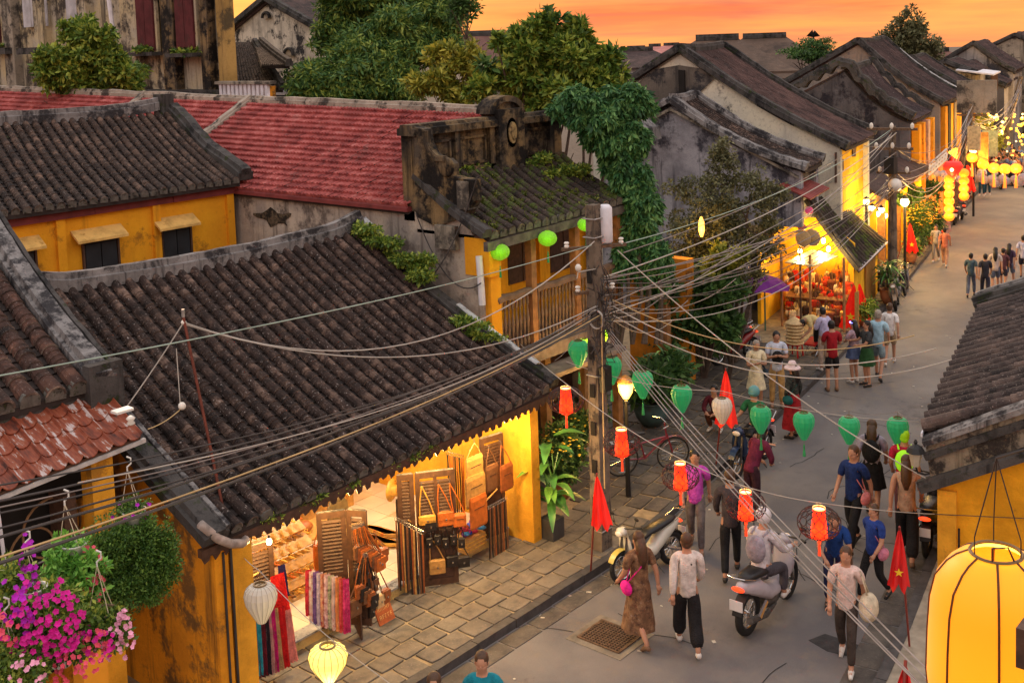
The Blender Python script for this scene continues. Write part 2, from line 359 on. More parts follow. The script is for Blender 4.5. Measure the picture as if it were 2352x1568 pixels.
def tile_roof(parent,rf,nroll,ntile,mt,nobj=300,ends=True,endmt=None,seg=6,pan=True,rad=.34,slab=.10,name='tile',longt=True):
    A,F=arch_mesh('tile',seg); Ms=[]
    wid=np.linalg.norm(rf.B-rf.A)/nroll*.5+np.linalg.norm(rf.D-rf.C)/nroll*.5
    r=wid*rad
    wob=[R.uniform(-.012,.012) for _ in range(nroll+1)]
    for i in range(nroll):
        u=(i+.5)/nroll; ph=R.random()*6
        bd=[0]; 
        while bd[-1]<.999:
            q=bd[-1]; st=1/ntile
            if longt and q==0: st=R.uniform(.06,.085)
            elif longt and q>.90: st=1-q
            elif longt and R.random()<.022: st=R.uniform(.06,.12)
            bd.append(min(1,q+st*R.uniform(.9,1.1)))
            if 1-bd[-1]<.004: bd[-1]=1
        for k in range(len(bd)-1):
            v0,v1=bd[k],bd[k+1]; lg=v1-v0>.045
            us=u+(wob[i]+.010*math.sin(ph+k*.35))/ (nroll*.25)*.25
            a=rf.p(us,v0); b=rf.p(us,v1); d=b-a; l=np.linalg.norm(d); y=nrm(d); n=rf.n(us,(v0+v1)/2); n=nrm(n-y*(n@y)); x=np.cross(y,n)
            j=1+R.uniform(-.05,.05)
            if R.random()<.04: j*=1.06
            if lg: j*=1.07
            ov=.2 if not lg else .03
            hh=.012+R.uniform(-.006,.008)
            sl=R.uniform(-.05,.05) if R.random()<.03 else 0
            Ms.append(basis(nrm(x+y*sl)*r*j,y*l*(1.1+ov)-n*.006,n*r*1.05*j,a-y*l*ov+n*hh))
    scatter(name,A,F,Ms,mt,parent,nobj,smooth=False,lip=2*seg if nobj>=200 else 0)
    if pan:
        m=MB(); V=[];Fc=[]; c=0
        npan=max(4,ntile//2)
        for i in range(nroll+1):
            u=i/nroll; g=.5/nroll
            for k in range(npan):
                v0=k/npan; v1=(k+1)/npan
                for (v,h) in ((v0,.0),(v1,.022)):
                    for (du_,dz) in ((-g,.05),(-g*.45,.012),(g*.45,.012),(g,.05)):
                        uu=min(max(u+du_,0),1); V.append(rf.p(uu,v)+np.array([0,0,dz-.03+h]))
                for q in range(3): Fc.append((c+q,c+q+1,c+4+q+1,c+4+q))
                c+=8
        m.add(V,Fc); m.build('pan_tiles',MATS.get('pan_tile_m') or tilemat('pan_tile_m',(.014,.011,.011),(.035,.025,.022),(.07,.05,.045),.3,green=(.03,.045,.01),gamt=.2),parent,kind='stuff')  # pan colour darkened to paint in shade between the rolls
    if ends:
        pr=[(-1.02,0),(1.02,0),(1.02,.6),(.72,1.05),(0,1.2),(-.72,1.05),(-1.02,.6)]
        V=[(a,0,b) for a,b in pr]+[(a,1,b) for a,b in pr]; k=7
        Fe=[tuple(range(k)),tuple(range(k,2*k))[::-1]]+[(i,k+i,k+(i+1)%k,(i+1)%k) for i in range(k)]
        Me=[]
        for i in range(nroll):
            u=(i+.5)/nroll; a=rf.p(u,1); y=rf.dv(u,.98); n=rf.n(u,.98); x=np.cross(y,n); z=np.array([0,0,1.])
            j=R.uniform(.94,1.06); Me.append(basis(x*r*1.03*j,y*.07*R.uniform(.8,1.2),z*r*1.15+n*.02,a-n*.06*j-y*.03))
        scatter('tile_end',V,Fe,Me,endmt or M_endcap,parent,300)
    if slab:
        m=MB(); nu,nv=10,10; P=[rf.p(i/nu,j/nv)-np.array([0,0,.03]) for i in range(nu+1) for j in range(nv+1)]
        Q=[q-np.array([0,0,slab]) for q in P]; W=nv+1; off=len(P); F=[]
        for i in range(nu):
            for j in range(nv):
                a=i*W+j; F+=[(a,a+1,a+W+1,a+W),(off+a,off+a+W,off+a+W+1,off+a+1)]
        for i in range(nu): F+=[(i*W,(i+1)*W,off+(i+1)*W,off+i*W),(i*W+nv,off+i*W+nv,off+(i+1)*W+nv,(i+1)*W+nv)]
        for j in range(nv): F+=[(j,off+j,off+j+1,j+1),(nu*W+j,nu*W+j+1,off+nu*W+j+1,off+nu*W+j)]
        m.add(P+Q,F); m.build('roof_deck',M_pan,parent)
def leafcloud(name,blobs,n,size,mt,parent=None,seed=1,droop=.0,elong=1.9,shell=.55,kind='stuff',flat=.6,mt_local=None):
    """leaf-sized folded quads through the volume of several blobs (centre, radii, weight)"""
    rg=np.random.default_rng(seed); w=np.array([b[2] if len(b)>2 else b[1][0]*b[1][1]*b[1][2] for b in blobs],float); w=w**.75; w/=w.sum()
    idx=rg.choice(len(blobs),n,p=w); C=np.array([b[0] for b in blobs],float)[idx]; Rr=np.array([b[1] for b in blobs],float)[idx]
    d=rg.normal(size=(n,3)); d/=np.linalg.norm(d,axis=1)[:,None]
    rad=1-(1-shell)*rg.random(n)**1.6; rad*= 1+.16*np.sin(d[:,0]*7+C[:,0])*np.cos(d[:,1]*6+C[:,1])+.09*rg.normal(size=n)
    nc=np.maximum(6,(n/len(blobs)/45)).astype(int) if False else max(6,int(n/len(blobs)/40))
    cd=rg.normal(size=(len(blobs),nc,3)); cd/=np.linalg.norm(cd,axis=2)[:,:,None]; cr_=(.45+.65*rg.random((len(blobs),nc)))
    ci=rg.integers(0,nc,n); cc=cd[idx,ci]*cr_[idx,ci][:,None]
    P=C+(cc+d*rad[:,None]*(.30 if nc>12 else .42))*Rr
    ax=d*.7+rg.normal(size=(n,3))*.75; ax[:,2]-=droop; ax/=np.linalg.norm(ax,axis=1)[:,None]
    nn=np.array([0,0,1.])*flat+rg.normal(size=(n,3))*.6+d*.4; sd=np.cross(ax,nn); sd/=np.linalg.norm(sd,axis=1)[:,None]+1e-9; up=np.cross(sd,ax)
    s=size*(.6+.8*rg.random(n))[:,None]
    a=P; b=P+ax*s*elong*.5+sd*s*.42+up*s*.12; c=P+ax*s*elong; e=P+ax*s*elong*.5-sd*s*.42+up*s*.12
    V=np.stack([a,b,c,e],1).reshape(-1,3); me=bpy.data.meshes.new(name)
    me.vertices.add(4*n); me.vertices.foreach_set('co',V.ravel()); me.loops.add(6*n)
    base=np.arange(n)[:,None]*4; li=(base+np.array([0,1,2,0,2,3])).ravel(); me.loops.foreach_set('vertex_index',li)
    me.polygons.add(2*n); me.polygons.foreach_set('loop_start',np.arange(2*n)*3); me.polygons.foreach_set('loop_total',np.full(2*n,3)); me.update(); me.validate()
    me.materials.append(mt); return obj(name,me,None,parent,kind=kind)
def leafmat(name,dark,mid,light,sc=3.,trans=.25):
    if name in MATS: return MATS[name]
    m,t,n,b=newmat(name); b.inputs['Roughness'].default_value=.55; b.inputs['Specular IOR Level'].default_value=.35
    g=n.new('ShaderNodeNewGeometry'); r=n.new('ShaderNodeValToRGB'); e=r.color_ramp.elements
    e[0].position=.15; e[0].color=(*dark,1); e[1].position=.5; e[1].color=(*mid,1); q=e.new(.88); q.color=(*light,1)
    z=n.new('ShaderNodeTexNoise'); z.inputs['Scale'].default_value=sc; z.inputs['Detail'].default_value=3; lnk(t,g.outputs['Position'],z.inputs[0])
    a=n.new('ShaderNodeMath'); a.operation='MULTIPLY_ADD'; a.inputs[1].default_value=.55; a.inputs[2].default_value=-.02; lnk(t,g.outputs['Random Per Island'],a.inputs[0])
    s=n.new('ShaderNodeMath'); s.operation='MULTIPLY_ADD'; s.inputs[1].default_value=.55; lnk(t,z.outputs[0],s.inputs[0]); lnk(t,a.outputs[0],s.inputs[2])
    lnk(t,s.outputs[0],r.inputs[0]); lnk(t,r.outputs[0],b.inputs['Base Color'])
    tr=n.new('ShaderNodeBsdfTranslucent'); lnk(t,r.outputs[0],tr.inputs[0]); mx=n.new('ShaderNodeMixShader'); mx.inputs[0].default_value=trans
    o=[x for x in n if x.type=='OUTPUT_MATERIAL'][0]; lnk(t,b.outputs[0],mx.inputs[1]); lnk(t,tr.outputs[0],mx.inputs[2]); lnk(t,mx.outputs[0],o.inputs[0])
    MATS[name]=m; return m
LF_dark=leafmat('leaf_dark',(0.014,0.037,0.015),(0.051,0.128,0.034),(0.153,0.289,0.068))
LF_mid=leafmat('leaf_mid',(.022,.05,.010),(.11,.21,.03),(.50,.56,.09))
LF_yel=leafmat('leaf_yellow',(0.051,0.076,0.014),(0.238,0.272,0.034),(0.612,0.544,0.085))
LF_bam=leafmat('leaf_bamboo',(.018,.06,.024),(.085,.20,.05),(.38,.46,.08),1.4)
LF_dry=leafmat('leaf_dry',(0.034,0.037,0.020),(0.119,0.128,0.060),(0.289,0.289,0.136),2.)
LF_vine=leafmat('leaf_vine',(.012,.045,.02),(.05,.17,.055),(.22,.42,.13),3.)
LF_bright=leafmat('leaf_bright',(0.034,0.119,0.017),(0.136,0.374,0.051),(0.374,0.714,0.136),5.)
# ---------------------------------------------------------------- ground
KL=np.array([(-8,10.35),(14.5,10.36),(17,10.68),(19.5,11.05),(24.6,11.85),(31,13.0),(39.2,14.8),(47,16.5),(56.5,18.6),(70,21.5),(90,26),(140,38)])
KR=np.array([(-8,5.55),(13.0,5.6),(15,5.95),(17,6.35),(22,7.15),(31,8.5),(39.2,10.2),(47,11.9),(56.5,14.0),(70,16.9),(90,21.4),(140,33.4)])
def dense(P,step=1.0):
    out=[];
    for a,b in zip(P[:-1],P[1:]):
        k=max(1,int(np.linalg.norm(b-a)/step)); out+=[a+(b-a)*i/k for i in range(k)]
    return np.array(out+[P[-1]])
def offs(P,o):
    t=np.gradient(P,axis=0); t/=np.linalg.norm(t,axis=1)[:,None]; n=np.stack([-t[:,1],t[:,0]],1); return P+n*o
KLd=dense(KL); KRd=dense(KR)
M_asph=None
def asphalt():
    m,t,n,b=newmat('asphalt'); b.inputs['Roughness'].default_value=.78; b.inputs['Specular IOR Level'].default_value=.35
    g=n.new('ShaderNodeNewGeometry')
    def noise(s,d,rg=.6):
        z=n.new('ShaderNodeTexNoise'); z.inputs['Scale'].default_value=s; z.inputs['Detail'].default_value=d; z.inputs['Roughness'].default_value=rg; lnk(t,g.outputs['Position'],z.inputs[0]); return z.outputs[0]
    def mix(f,A,B,lo,hi,mx=1):
        q=n.new('ShaderNodeMapRange'); q.inputs[1].default_value=lo; q.inputs[2].default_value=hi; q.inputs[4].default_value=mx; lnk(t,f,q.inputs[0])
        x=n.new('ShaderNodeMix'); x.data_type='RGBA'; lnk(t,q.outputs[0],x.inputs[0])
        for k,v in ((6,A),(7,B)):
            if isinstance(v,tuple): x.inputs[k].default_value=(*v,1)
            else: lnk(t,v,x.inputs[k])
        return x.outputs[2]
    c=mix(noise(.5,5),(.125,.118,.122),(.19,.175,.165),.4,.62)
    c=mix(noise(2.6,8,.7),c,(.075,.07,.07),.58,.75,.5)
    c=mix(noise(95,3,.8),c,(.36,.33,.29),.56,.68,.55)
    c=mix(noise(70,3,.8),c,(.04,.038,.038),.57,.7,.6)
    c=mix(noise(1.1,9,.75),c,(.22,.18,.125),.56,.70,.6)
    c=mix(noise(.35,10,.8),c,(.06,.055,.055),.58,.66,.55)
    lnk(t,c,b.inputs['Base Color']); bp=n.new('ShaderNodeBump'); bp.inputs['Strength'].default_value=.5; bp.inputs['Distance'].default_value=.01
    lnk(t,noise(80,4,.8),bp.inputs['Height']); lnk(t,bp.outputs[0],b.inputs['Normal']); MATS['asphalt']=m; return m
M_asph=asphalt()
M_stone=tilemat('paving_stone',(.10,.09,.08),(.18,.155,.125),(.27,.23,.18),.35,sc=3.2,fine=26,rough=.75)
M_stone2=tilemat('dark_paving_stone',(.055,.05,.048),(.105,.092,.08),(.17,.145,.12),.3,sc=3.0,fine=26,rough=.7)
M_sand=simple('sandy_joint',(.27,.21,.13),.95,var=.3,scale=7,bump=.3)
M_joint2=simple('dark_joint',(.10,.082,.065),.95,var=.35,scale=5,bump=.3)
M_kerb=simple('kerb_stone',(.062,.058,.058),.7,var=.35,scale=6,bump=.3)
M_conc=simple('concrete',(.30,.26,.20),.9,var=.3,scale=5,bump=.2)
g=MB(); g.add([(430*math.cos(a),430*math.sin(a),-.06) for a in np.linspace(0,2*math.pi,49)[:-1]],[tuple(range(48))]); struct('ground',g,M_joint2)
def ribbon(a,b,z,name,mt,zb=None):
    n=min(len(a),len(b)); V=[(*p,z) for p in a[:n]]+[(*p,z if zb is None else zb) for p in b[:n]]
    m=MB(); m.add(V,[(i,i+1,n+i+1,n+i) for i in range(n-1)]); return struct(name,m,mt)
def resamp(P,n=150):
    s=np.r_[0,np.cumsum(np.linalg.norm(np.diff(P,axis=0),axis=1))]; q=np.linspace(0,s[-1],n); return np.stack([np.interp(q,s,P[:,0]),np.interp(q,s,P[:,1])],1)
kl=resamp(KL,220); kr=resamp(KR,220)
road=ribbon(kr,kl,0.0,'road',M_asph)
def slab(inner,outer,z0,z1,name,mt):
    n=len(inner); V=[(*p,z1) for p in inner]+[(*p,z1) for p in outer]+[(*p,z0) for p in inner]+[(*p,z0) for p in outer]
    F=[]
    for i in range(n-1): F+=[(i,i+1,n+i+1,n+i),(i,2*n+i,2*n+i+1,i+1),(n+i,n+i+1,3*n+i+1,3*n+i)]
    m=MB(); m.add(V,F); return struct(name,m,mt)
SWZ=.13
pav=slab(offs(kl,.14),offs(kl,9.0),-.05,SWZ-.022,'pavement',M_sand)
pavr=slab(offs(kr,-.14),offs(kr,-7.0),-.05,SWZ-.01,'pavement_right',M_conc)
# kerb stones, one by one near the camera
def kerb(P,side,parent,n0):
    me_=None; Ms=[]; P=resamp(P,int(np.sum(np.linalg.norm(np.diff(P,axis=0),axis=1))/.82))
    V=np.array([(i,j,k) for i in (0,1) for j in (0,1) for k in (0,1)],float); F=[(0,1,3,2),(4,6,7,5),(0,4,5,1),(2,3,7,6),(0,2,6,4),(1,5,7,3)]
    for a,b in zip(P[:-1],P[1:]):
        if a[0]<6 or a[0]>75: continue
        d=b-a; l=np.linalg.norm(d); d/=l; nn=np.array([-d[1],d[0]])*side
        z=SWZ+R.uniform(-.006,.008)
        Ms.append(basis((*d*(l-.012),0),(*nn*.145,0),(0,0,z+.05),(*(a+nn*R.uniform(-.01,.005)),-.05)))
    scatter('kerb_stone',V,F,Ms,M_kerb,parent,300)
kerb(KL,1,pav,0); kerb(KR,-1,pavr,0)
# paving stones
def wob_stone(seed,k=8):
    rg=random.Random(seed); pts=[]
    for (x,y) in ((-.5,-.5),(-.1,-.52),(.5,-.5),(.52,0),(.5,.5),(.05,.52),(-.5,.5),(-.52,.1)):
        pts.append((x+rg.uniform(-.02,.02),y+rg.uniform(-.02,.02)))
    n=len(pts); V=[(x,y,0) for x,y in pts]+[(x,y,.8) for x,y in pts]+[(x*.965,y*.965,1) for x,y in pts]
    F=[(i,(i+1)%n,n+(i+1)%n,n+i) for i in range(n)]+[(n+i,n+(i+1)%n,2*n+(i+1)%n,2*n+i) for i in range(n)]+[tuple(range(2*n,3*n))]
    return np.array(V),F
def stones(x0,x1,rows,w,l,mt,parent,z,base,nobj,kind='paving_stone',skip=None,th=.03,gap=.95):
    groups=[[] for _ in range(4)]
    P=resamp(base,int(np.sum(np.linalg.norm(np.diff(base,axis=0),axis=1))/l))
    cnt=0
    for r in range(rows):
        sh=R.uniform(0,l)
        for a,b in zip(P[:-1],P[1:]):
            if a[0]<x0 or a[0]>x1: continue
            d=nrm(b-a); nn=np.array([-d[1],d[0]]); c=a+d*(sh+l/2)+nn*(.15+w*(r+.5))
            if skip and skip(c): continue
            ang=R.uniform(-.02,.02); d2=np.array([d[0]*math.cos(ang)-d[1]*math.sin(ang),d[0]*math.sin(ang)+d[1]*math.cos(ang)]); n2=np.array([-d2[1],d2[0]])
            groups[R.randrange(4)].append(basis((*d2*l*gap*R.uniform(.88,1),0),(*n2*w*gap*R.uniform(.9,1),0),(0,0,th),(*c,z-th+R.uniform(-.004,.006))))
    for i,Ms in enumerate(groups):
        if Ms: V,F=wob_stone(i+1); scatter(kind,V,F,Ms,mt,parent,nobj//4)
pv=thing if False else None
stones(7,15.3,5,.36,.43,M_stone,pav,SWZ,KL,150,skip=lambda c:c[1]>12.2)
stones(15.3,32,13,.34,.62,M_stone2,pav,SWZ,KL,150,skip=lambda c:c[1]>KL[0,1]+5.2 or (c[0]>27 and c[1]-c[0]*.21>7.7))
stones(32,60,5,.5,.7,M_stone,pav,SWZ,KL,0)
# pavers in the gutter, right edge pavers
def strip(x0,x1,off,w,l,P,side,parent,mt,prob=1):
    V,F=wob_stone(9); Ms=[]; Q=resamp(P,int(np.sum(np.linalg.norm(np.diff(P,axis=0),axis=1))/l))
    for a,b in zip(Q[:-1],Q[1:]):
        if a[0]<x0 or a[0]>x1 or R.random()>prob: continue
        d=nrm(b-a); nn=np.array([-d[1],d[0]])*side; c=(a+b)/2+nn*(off+w/2)
        Ms.append(basis((*d*l*.95,0),(*nn*w*.95,0),(0,0,.022),(*c,-.012+R.uniform(-.002,.004))))
    scatter('paving_stone',V,F,Ms,mt,parent,60)
strip(9,14.2,.03,.34,.62,KL,-1,road,M_stone2); strip(14.2,19,.03,.34,.62,KL,-1,road,M_stone2,.75)
strip(12,19,-.42,.40,.62,KR,-1,road,M_stone2,.0)
strip(12,19,.02,.42,.62,KR,1,road,M_stone2); strip(12,17,.18,.45,.65,KR,-1,pavr,M_stone2)
# drain grate
gr=thing('drain_grate','rusty square metal drain grate set in a pale concrete patch in the road','drain grate',(12.41,9.13,0))
MB().box((12.41,9.13,.002),(.84,.94,.012)).build('concrete_surround',simple('patched_concrete',(.19,.165,.13),.9,var=.35,scale=5,bump=.3),gr)
MB().box((12.41,9.13,-.005),(.57,.69,.03)).build('grate_pit',simple('pit',(.012,.011,.01),.9,var=0),gr)
M_rust=simple('rusty_iron',(.15,.095,.06),.7,metal=.4,var=.4,scale=20,bump=.3)
m=MB()
for i in range(12): m.box((12.13+i*.05,9.13,.016),(.014,.68,.016))
for i in range(14): m.box((12.41,8.80+i*.05,.02),(.57,.014,.012))
m.build('grate_bars',M_rust,gr)
m=MB()
for c,s in (((12.41,8.78,.016),(.6,.03,.02)),((12.41,9.48,.016),(.6,.03,.02)),((12.12,9.13,.016),(.03,.67,.02)),((12.70,9.13,.016),(.03,.67,.02))): m.box(c,s)
m.build('grate_frame',M_rust,gr)
# dark asphalt patch and pale road marking farther up
m=MB(); a=gz(1857,1470);b=gz(1895,1455);c_=gz(2015,1495);d=gz(1995,1518);e=gz(1900,1495)
m.prism([(q[0],q[1],.002) for q in (a,b,c_,d,e)],(0,0,.004)); struct('asphalt_patch',m,simple('fresh_tar',(.035,.033,.034),.8,var=.3,scale=9,bump=.4))
# cracks, cigarette ends and scraps of litter
rg=random.Random(31); m=MB()
for k in range(26):
    x=rg.uniform(11,36); yy=rg.uniform(.5,4.2); yl=np.interp(x,KR[:,0],KR[:,1])+yy; a=rg.uniform(0,3.1); P=[np.array([x,yl])]
    for j in range(rg.randint(5,11)): a+=rg.uniform(-.5,.5); P.append(P[-1]+np.array([math.cos(a),math.sin(a)])*rg.uniform(.12,.3))
    P=np.array(P); t=np.gradient(P,axis=0); t/=np.linalg.norm(t,axis=1)[:,None]; n=np.stack([-t[:,1],t[:,0]],1)*.007
    q=len(P); m.add([(*p,.0045) for p in P+n]+[(*p,.0045) for p in P-n],[(i,i+1,q+i+1,q+i) for i in range(q-1)])
o=m.build('asphalt_cracks',simple('crack_dark',(.02,.018,.018),.95,var=0),kind='stuff'); tag(o,'thin dark cracks wandering over the asphalt of the street','cracks')
m=MB()
for k in range(120):
    x=rg.uniform(9,34); side=rg.random(); yl=np.interp(x,KL[:,0],KL[:,1])-abs(rg.gauss(0,.35))-.05 if side<.6 else np.interp(x,KR[:,0],KR[:,1])+rg.uniform(0,4.4)
    m.box((x,yl,.008),(rg.uniform(.02,.07),rg.uniform(.01,.05),.008),rz=rg.uniform(0,3))
o=m.build('litter',simple('paper_scrap',(.45,.42,.36),.8,var=.5,scale=3),kind='stuff'); tag(o,'small scraps of pale litter along the gutter and road','litter')
def wall(name,pts,d,mt,parent,**k): return MB().prism(pts,d).build(name,mt,parent,**k)
# ================================================================ leather shop
shop=thing('leather_shop','low yellow shop house with long dark tile roof and open shutters full of leather bags','shop house',(11,13.5,0))
rf=Roof((7.62,15.7,5.06),(13.85,15.7,5.03),(7.74,11.42,2.66),(14.05,11.42,2.79),.12,.10)
tile_roof(shop,rf,27,62,M_tile,300)
SH=rf
# ridge, with raised white-worn end caps
ridge=[rf.p(u,0)+np.array([0,.05,.02+ .10*max(0,(abs(u-.5)*2-.8)*5)**1.5]) for u in np.linspace(-.02,1.02,30)]
band('ridge_cap',ridge,.22,.24,M_mortar,shop,jit=.012)
# verges: left dark mortar with ledges, right crumbling white and grey
vl=[rf.p(-.035,v)+np.array([0,0,.03]) for v in np.linspace(-.02,1.02,24)]
band('left_verge',vl,.36,.15,M_mortar_d,shop,jit=.012)
band('left_verge_ledge',[q+np.array([.16,0,.07]) for q in vl],.10,.10,M_mortar,shop,jit=.01)
vr=[rf.p(1.02,v)+np.array([0,0,.0]) for v in np.linspace(-.02,1.0,24)]
M_wht=plaster('peeling_whitewash',(.62,.64,.66),(.07,.07,.075),.5,1.6,.5,fine=.6)
band('right_verge',vr,.24,.12,M_mortar_d,shop,jit=.012)
band('white_verge_cap',[q+np.array([.05,0,.09]) for q in vr[12:22]],.15,.06,M_wht,shop,jit=.01)
band('white_verge_cap',[q+np.array([.05,0,.09]) for q in vr[0:2]],.20,.12,M_wht,shop,jit=.01)
e0,e1=rf.p(-.06,1)-np.array([0,.0,.18]),rf.p(1.06,1)-np.array([0,0,.18])
MB().frame(e0+np.array([0,-.02,-.03]),nrm(e1-e0),(0,1,0),(0,0,1),np.linalg.norm(e1-e0),.09,.10).build('gutter_board',M_wood,shop)
MB().frame(e0+np.array([.1,.10,-.07]),nrm(e1-e0),(0,1,0),(0,0,1),np.linalg.norm(e1-e0)-.2,.05,.06).build('eave_beam',M_woodb,shop)
# ragged scalloped fringe under the eave
m=MB(); n=46
for i in range(n):
    q=e0+(e1-e0)*((i+.5)/n); m.prism([(q[0]-.07,q[1]+.02,q[2]-.02),(q[0]+.07,q[1]+.02,q[2]-.02),(q[0]+.05,q[1]+.02,q[2]-.07-R.random()*.05),(q[0]-.02,q[1]+.02,q[2]-.09-R.random()*.05)],(0,.015,0))
m.build('fringe',M_wood,shop,kind='stuff')
# side walls
gl_=[(7.56,11.55,-.05),(7.56,18.2,-.05),(7.56,18.2,4.2),(7.56,15.7,5.0)]+[(7.56,y,z) for y,z in ((14.5,4.2),(13.5,3.66),(12.5,3.12),(11.55,2.66))]
wall('side_wall',gl_,(.34,0,0),M_yel2,shop)
MB().box((7.945,11.50,1.28),(.29,.14,2.50)).build('front_pier',M_yelb,shop)
MB().box((7.66,11.505,1.24),(.2,.10,2.40)).build('conduit_pilaster',M_yel2,shop)
gr_=[(13.86,11.70,-.05),(13.86,18.2,-.05),(13.86,18.2,4.1),(13.86,15.7,4.92),(13.86,13.5,3.68),(13.86,11.70,2.72)]
wall('side_wall',gr_,(.20,0,0),M_yelb,shop)
wall('back_wall',[(7.9,18.1,0),(14,18.1,0),(14,18.1,4),(7.9,18.1,4)],(0,.2,0),M_yel2,shop)
rb=Roof((7.72,15.75,5.15),(13.9,15.75,5.07),(7.8,18.9,3.6),(13.95,18.9,3.6),.08,.05)
tile_roof(shop,rb,27,8,M_tilefar,0,ends=False,seg=4,name='back_tile')
# inner ceiling and floor
M_floor=simple('cream_floor_tile',(.72,.62,.45),.35,var=.12,scale=2.5,spec=.5)
fl=MB()
for i in range(13):
    for j in range(9): fl.box((8.12+i*.46,12.62+j*.46,.27),(.452,.452,.03))
fl.build('floor_tiles',M_floor,shop)
M_step=plaster('worn_step',(.55,.40,.16),(.16,.12,.07),.45,1.5,.3,fine=.5)
MB().box((10.9,12.33,.11),(5.9,.18,.30)).build('door_step',M_step,shop)
M_sill=plaster('marble_sill',(.42,.42,.42),(.16,.15,.15),.4,4,.3)
for i in range(6): MB().box((8.4+i*.99,12.34,.272),(.975,.22,.03)).build('sill_stone',M_sill,shop)
wall('inner_wall',[(8.2,17.0,.2),(13.9,17.0,.2),(13.9,17.0,4.6),(8.2,17.0,4.6)],(0,.1,0),M_yelb,shop)
MB().box((11.1,12.36,2.62),(5.5,.12,.30)).build('lintel_board',M_yelb,shop)
# downpipe elbow and black conduits, hanging cable on the left wall
M_pipe=simple('weathered_pipe',(.33,.27,.24),.5,var=.45,scale=8)
MB().tube([gy(460,1203,11.35),gy(478,1218,11.33),gy(500,1236,11.3),gy(530,1248,11.28),gy(556,1247,11.3),gy(566,1238,11.33)],.055,10).build('drain_pipe',M_pipe,shop,smooth=True)
M_blk=simple('black_rubber',(.012,.012,.013),.5,var=0)
M_cab=simple('dark_cable',(.035,.033,.034),.5,var=.3,scale=3)
MB().tube([(7.79,11.44,2.5),(7.79,11.44,0)],.018,6).build('conduit',M_cab,shop)
MB().tube([(7.68,11.44,2.4),(7.68,11.44,0)],.016,6).build('conduit',M_cab,shop)
# warm lamps under the eave and inside; bulbs are seen at the two ends
M_bulb=simple('bulb',(1,.8,.45),.4,emit=30,ecol=(1,.72,.32),var=0)
def bulb(p,e,lab,r=.035,col=(1,.66,.25),sz=.06):
    b=thing('light_bulb',lab,'light bulb',p); MB().ell((0,0,0),(r,r,r*1.25),10,6).build('glass_bulb',M_bulb,b,smooth=True,local=True)
    MB().lathe([(.014,0),(.014,.05)],(0,0,r),8).build('socket',M_blk,b,local=True)
    l=lamp((p[0],p[1],p[2]-r-.06),e,col,sz); return b
bulb(gy(618,1243,11.75),18,'bright bare bulb under the eave at the left end of the leather shop')
bulb(gy(1216,966,11.85),60,'bare bulb glowing beside the right pier of the leather shop')
M_tube=simple('lamp_tube',(1,.85,.55),.4,emit=12,ecol=(1,.78,.42),var=0)
for x in (9.6,11.2,12.8):
    t=thing('ceiling_lamp',['fluorescent lamp inside the leather shop above the sandals','fluorescent lamp inside the leather shop behind the middle shutters','fluorescent lamp inside the leather shop near the belts'][[9.6,11.2,12.8].index(x)],'lamp',(x,13.9,3.1))
    MB().tube([(-.3,0,0),(.3,0,0)],.02,8).build('tube',M_tube,t,local=True); MB().box((0,0,.035),(.66,.05,.03)).build('fitting',M_wht,t,local=True)
    lamp((x,13.9,2.98),85,(1,.84,.62),.2)
for x in (9.7,11.4,13.0): 
    lamp((x,11.6,2.40),75,(1,.62,.22),.12)
    b=thing('light_bulb',['small bulb under the shop eave over the scarves','small bulb under the shop eave over the open doorway','small bulb under the shop eave over the tan bags'][[9.7,11.4,13.0].index(x)],'light bulb',(x,11.9,2.5)); MB().ell((0,0,0),(.03,.03,.04),8,6).build('glass_bulb',M_bulb,b,smooth=True,local=True)
# climbing ferns on the right verge and in the gutter
leafcloud('verge_fern',[(gp(940,600,rf.A,rf.n(.9,.3)),(.25,.5,.12)),(gp(880,555,rf.A,rf.n(.9,.3)),(.22,.5,.1)),(gp(835,525,rf.A,rf.n(.9,.3)),(.15,.35,.08)),(gp(965,630,rf.A,rf.n(.9,.3)),(.2,.3,.10)),(gp(1075,740,rf.A,rf.n(.9,.3)),(.12,.5,.05)),(gp(1110,770,rf.A,rf.n(.9,.3)),(.1,.4,.05))],5200,.045,LF_mid,None,3).location=(0,0,0)
o=[x for x in bpy.data.objects if x.name=='verge_fern'][0]; o.name='fern_patch'; tag(o,'small green ferns rooted along the right verge of the long tile roof','fern')
bl=[(rf.p(u,1)+np.array([0,.02,-.10]),(.22,.05,.05)) for u in (.1,.22,.3,.42,.5,.55)]
o=leafcloud('gutter_weed',bl,1500,.03,LF_mid,None,4); tag(o,'thin green weeds growing in the gutter over the shop front','weeds')
# ================================================================ red roof house with grey flank wall and balcony
rh=thing('balcony_house','yellow two storey house with sooty ornate parapet, red tiled back roof and wooden balcony','house',(17,17,0))
rr=Roof((17.5,40,7.42),(17.5,15.0,6.96),(14.42,40,5.52),(14.42,14.92,5.47),.03,0)
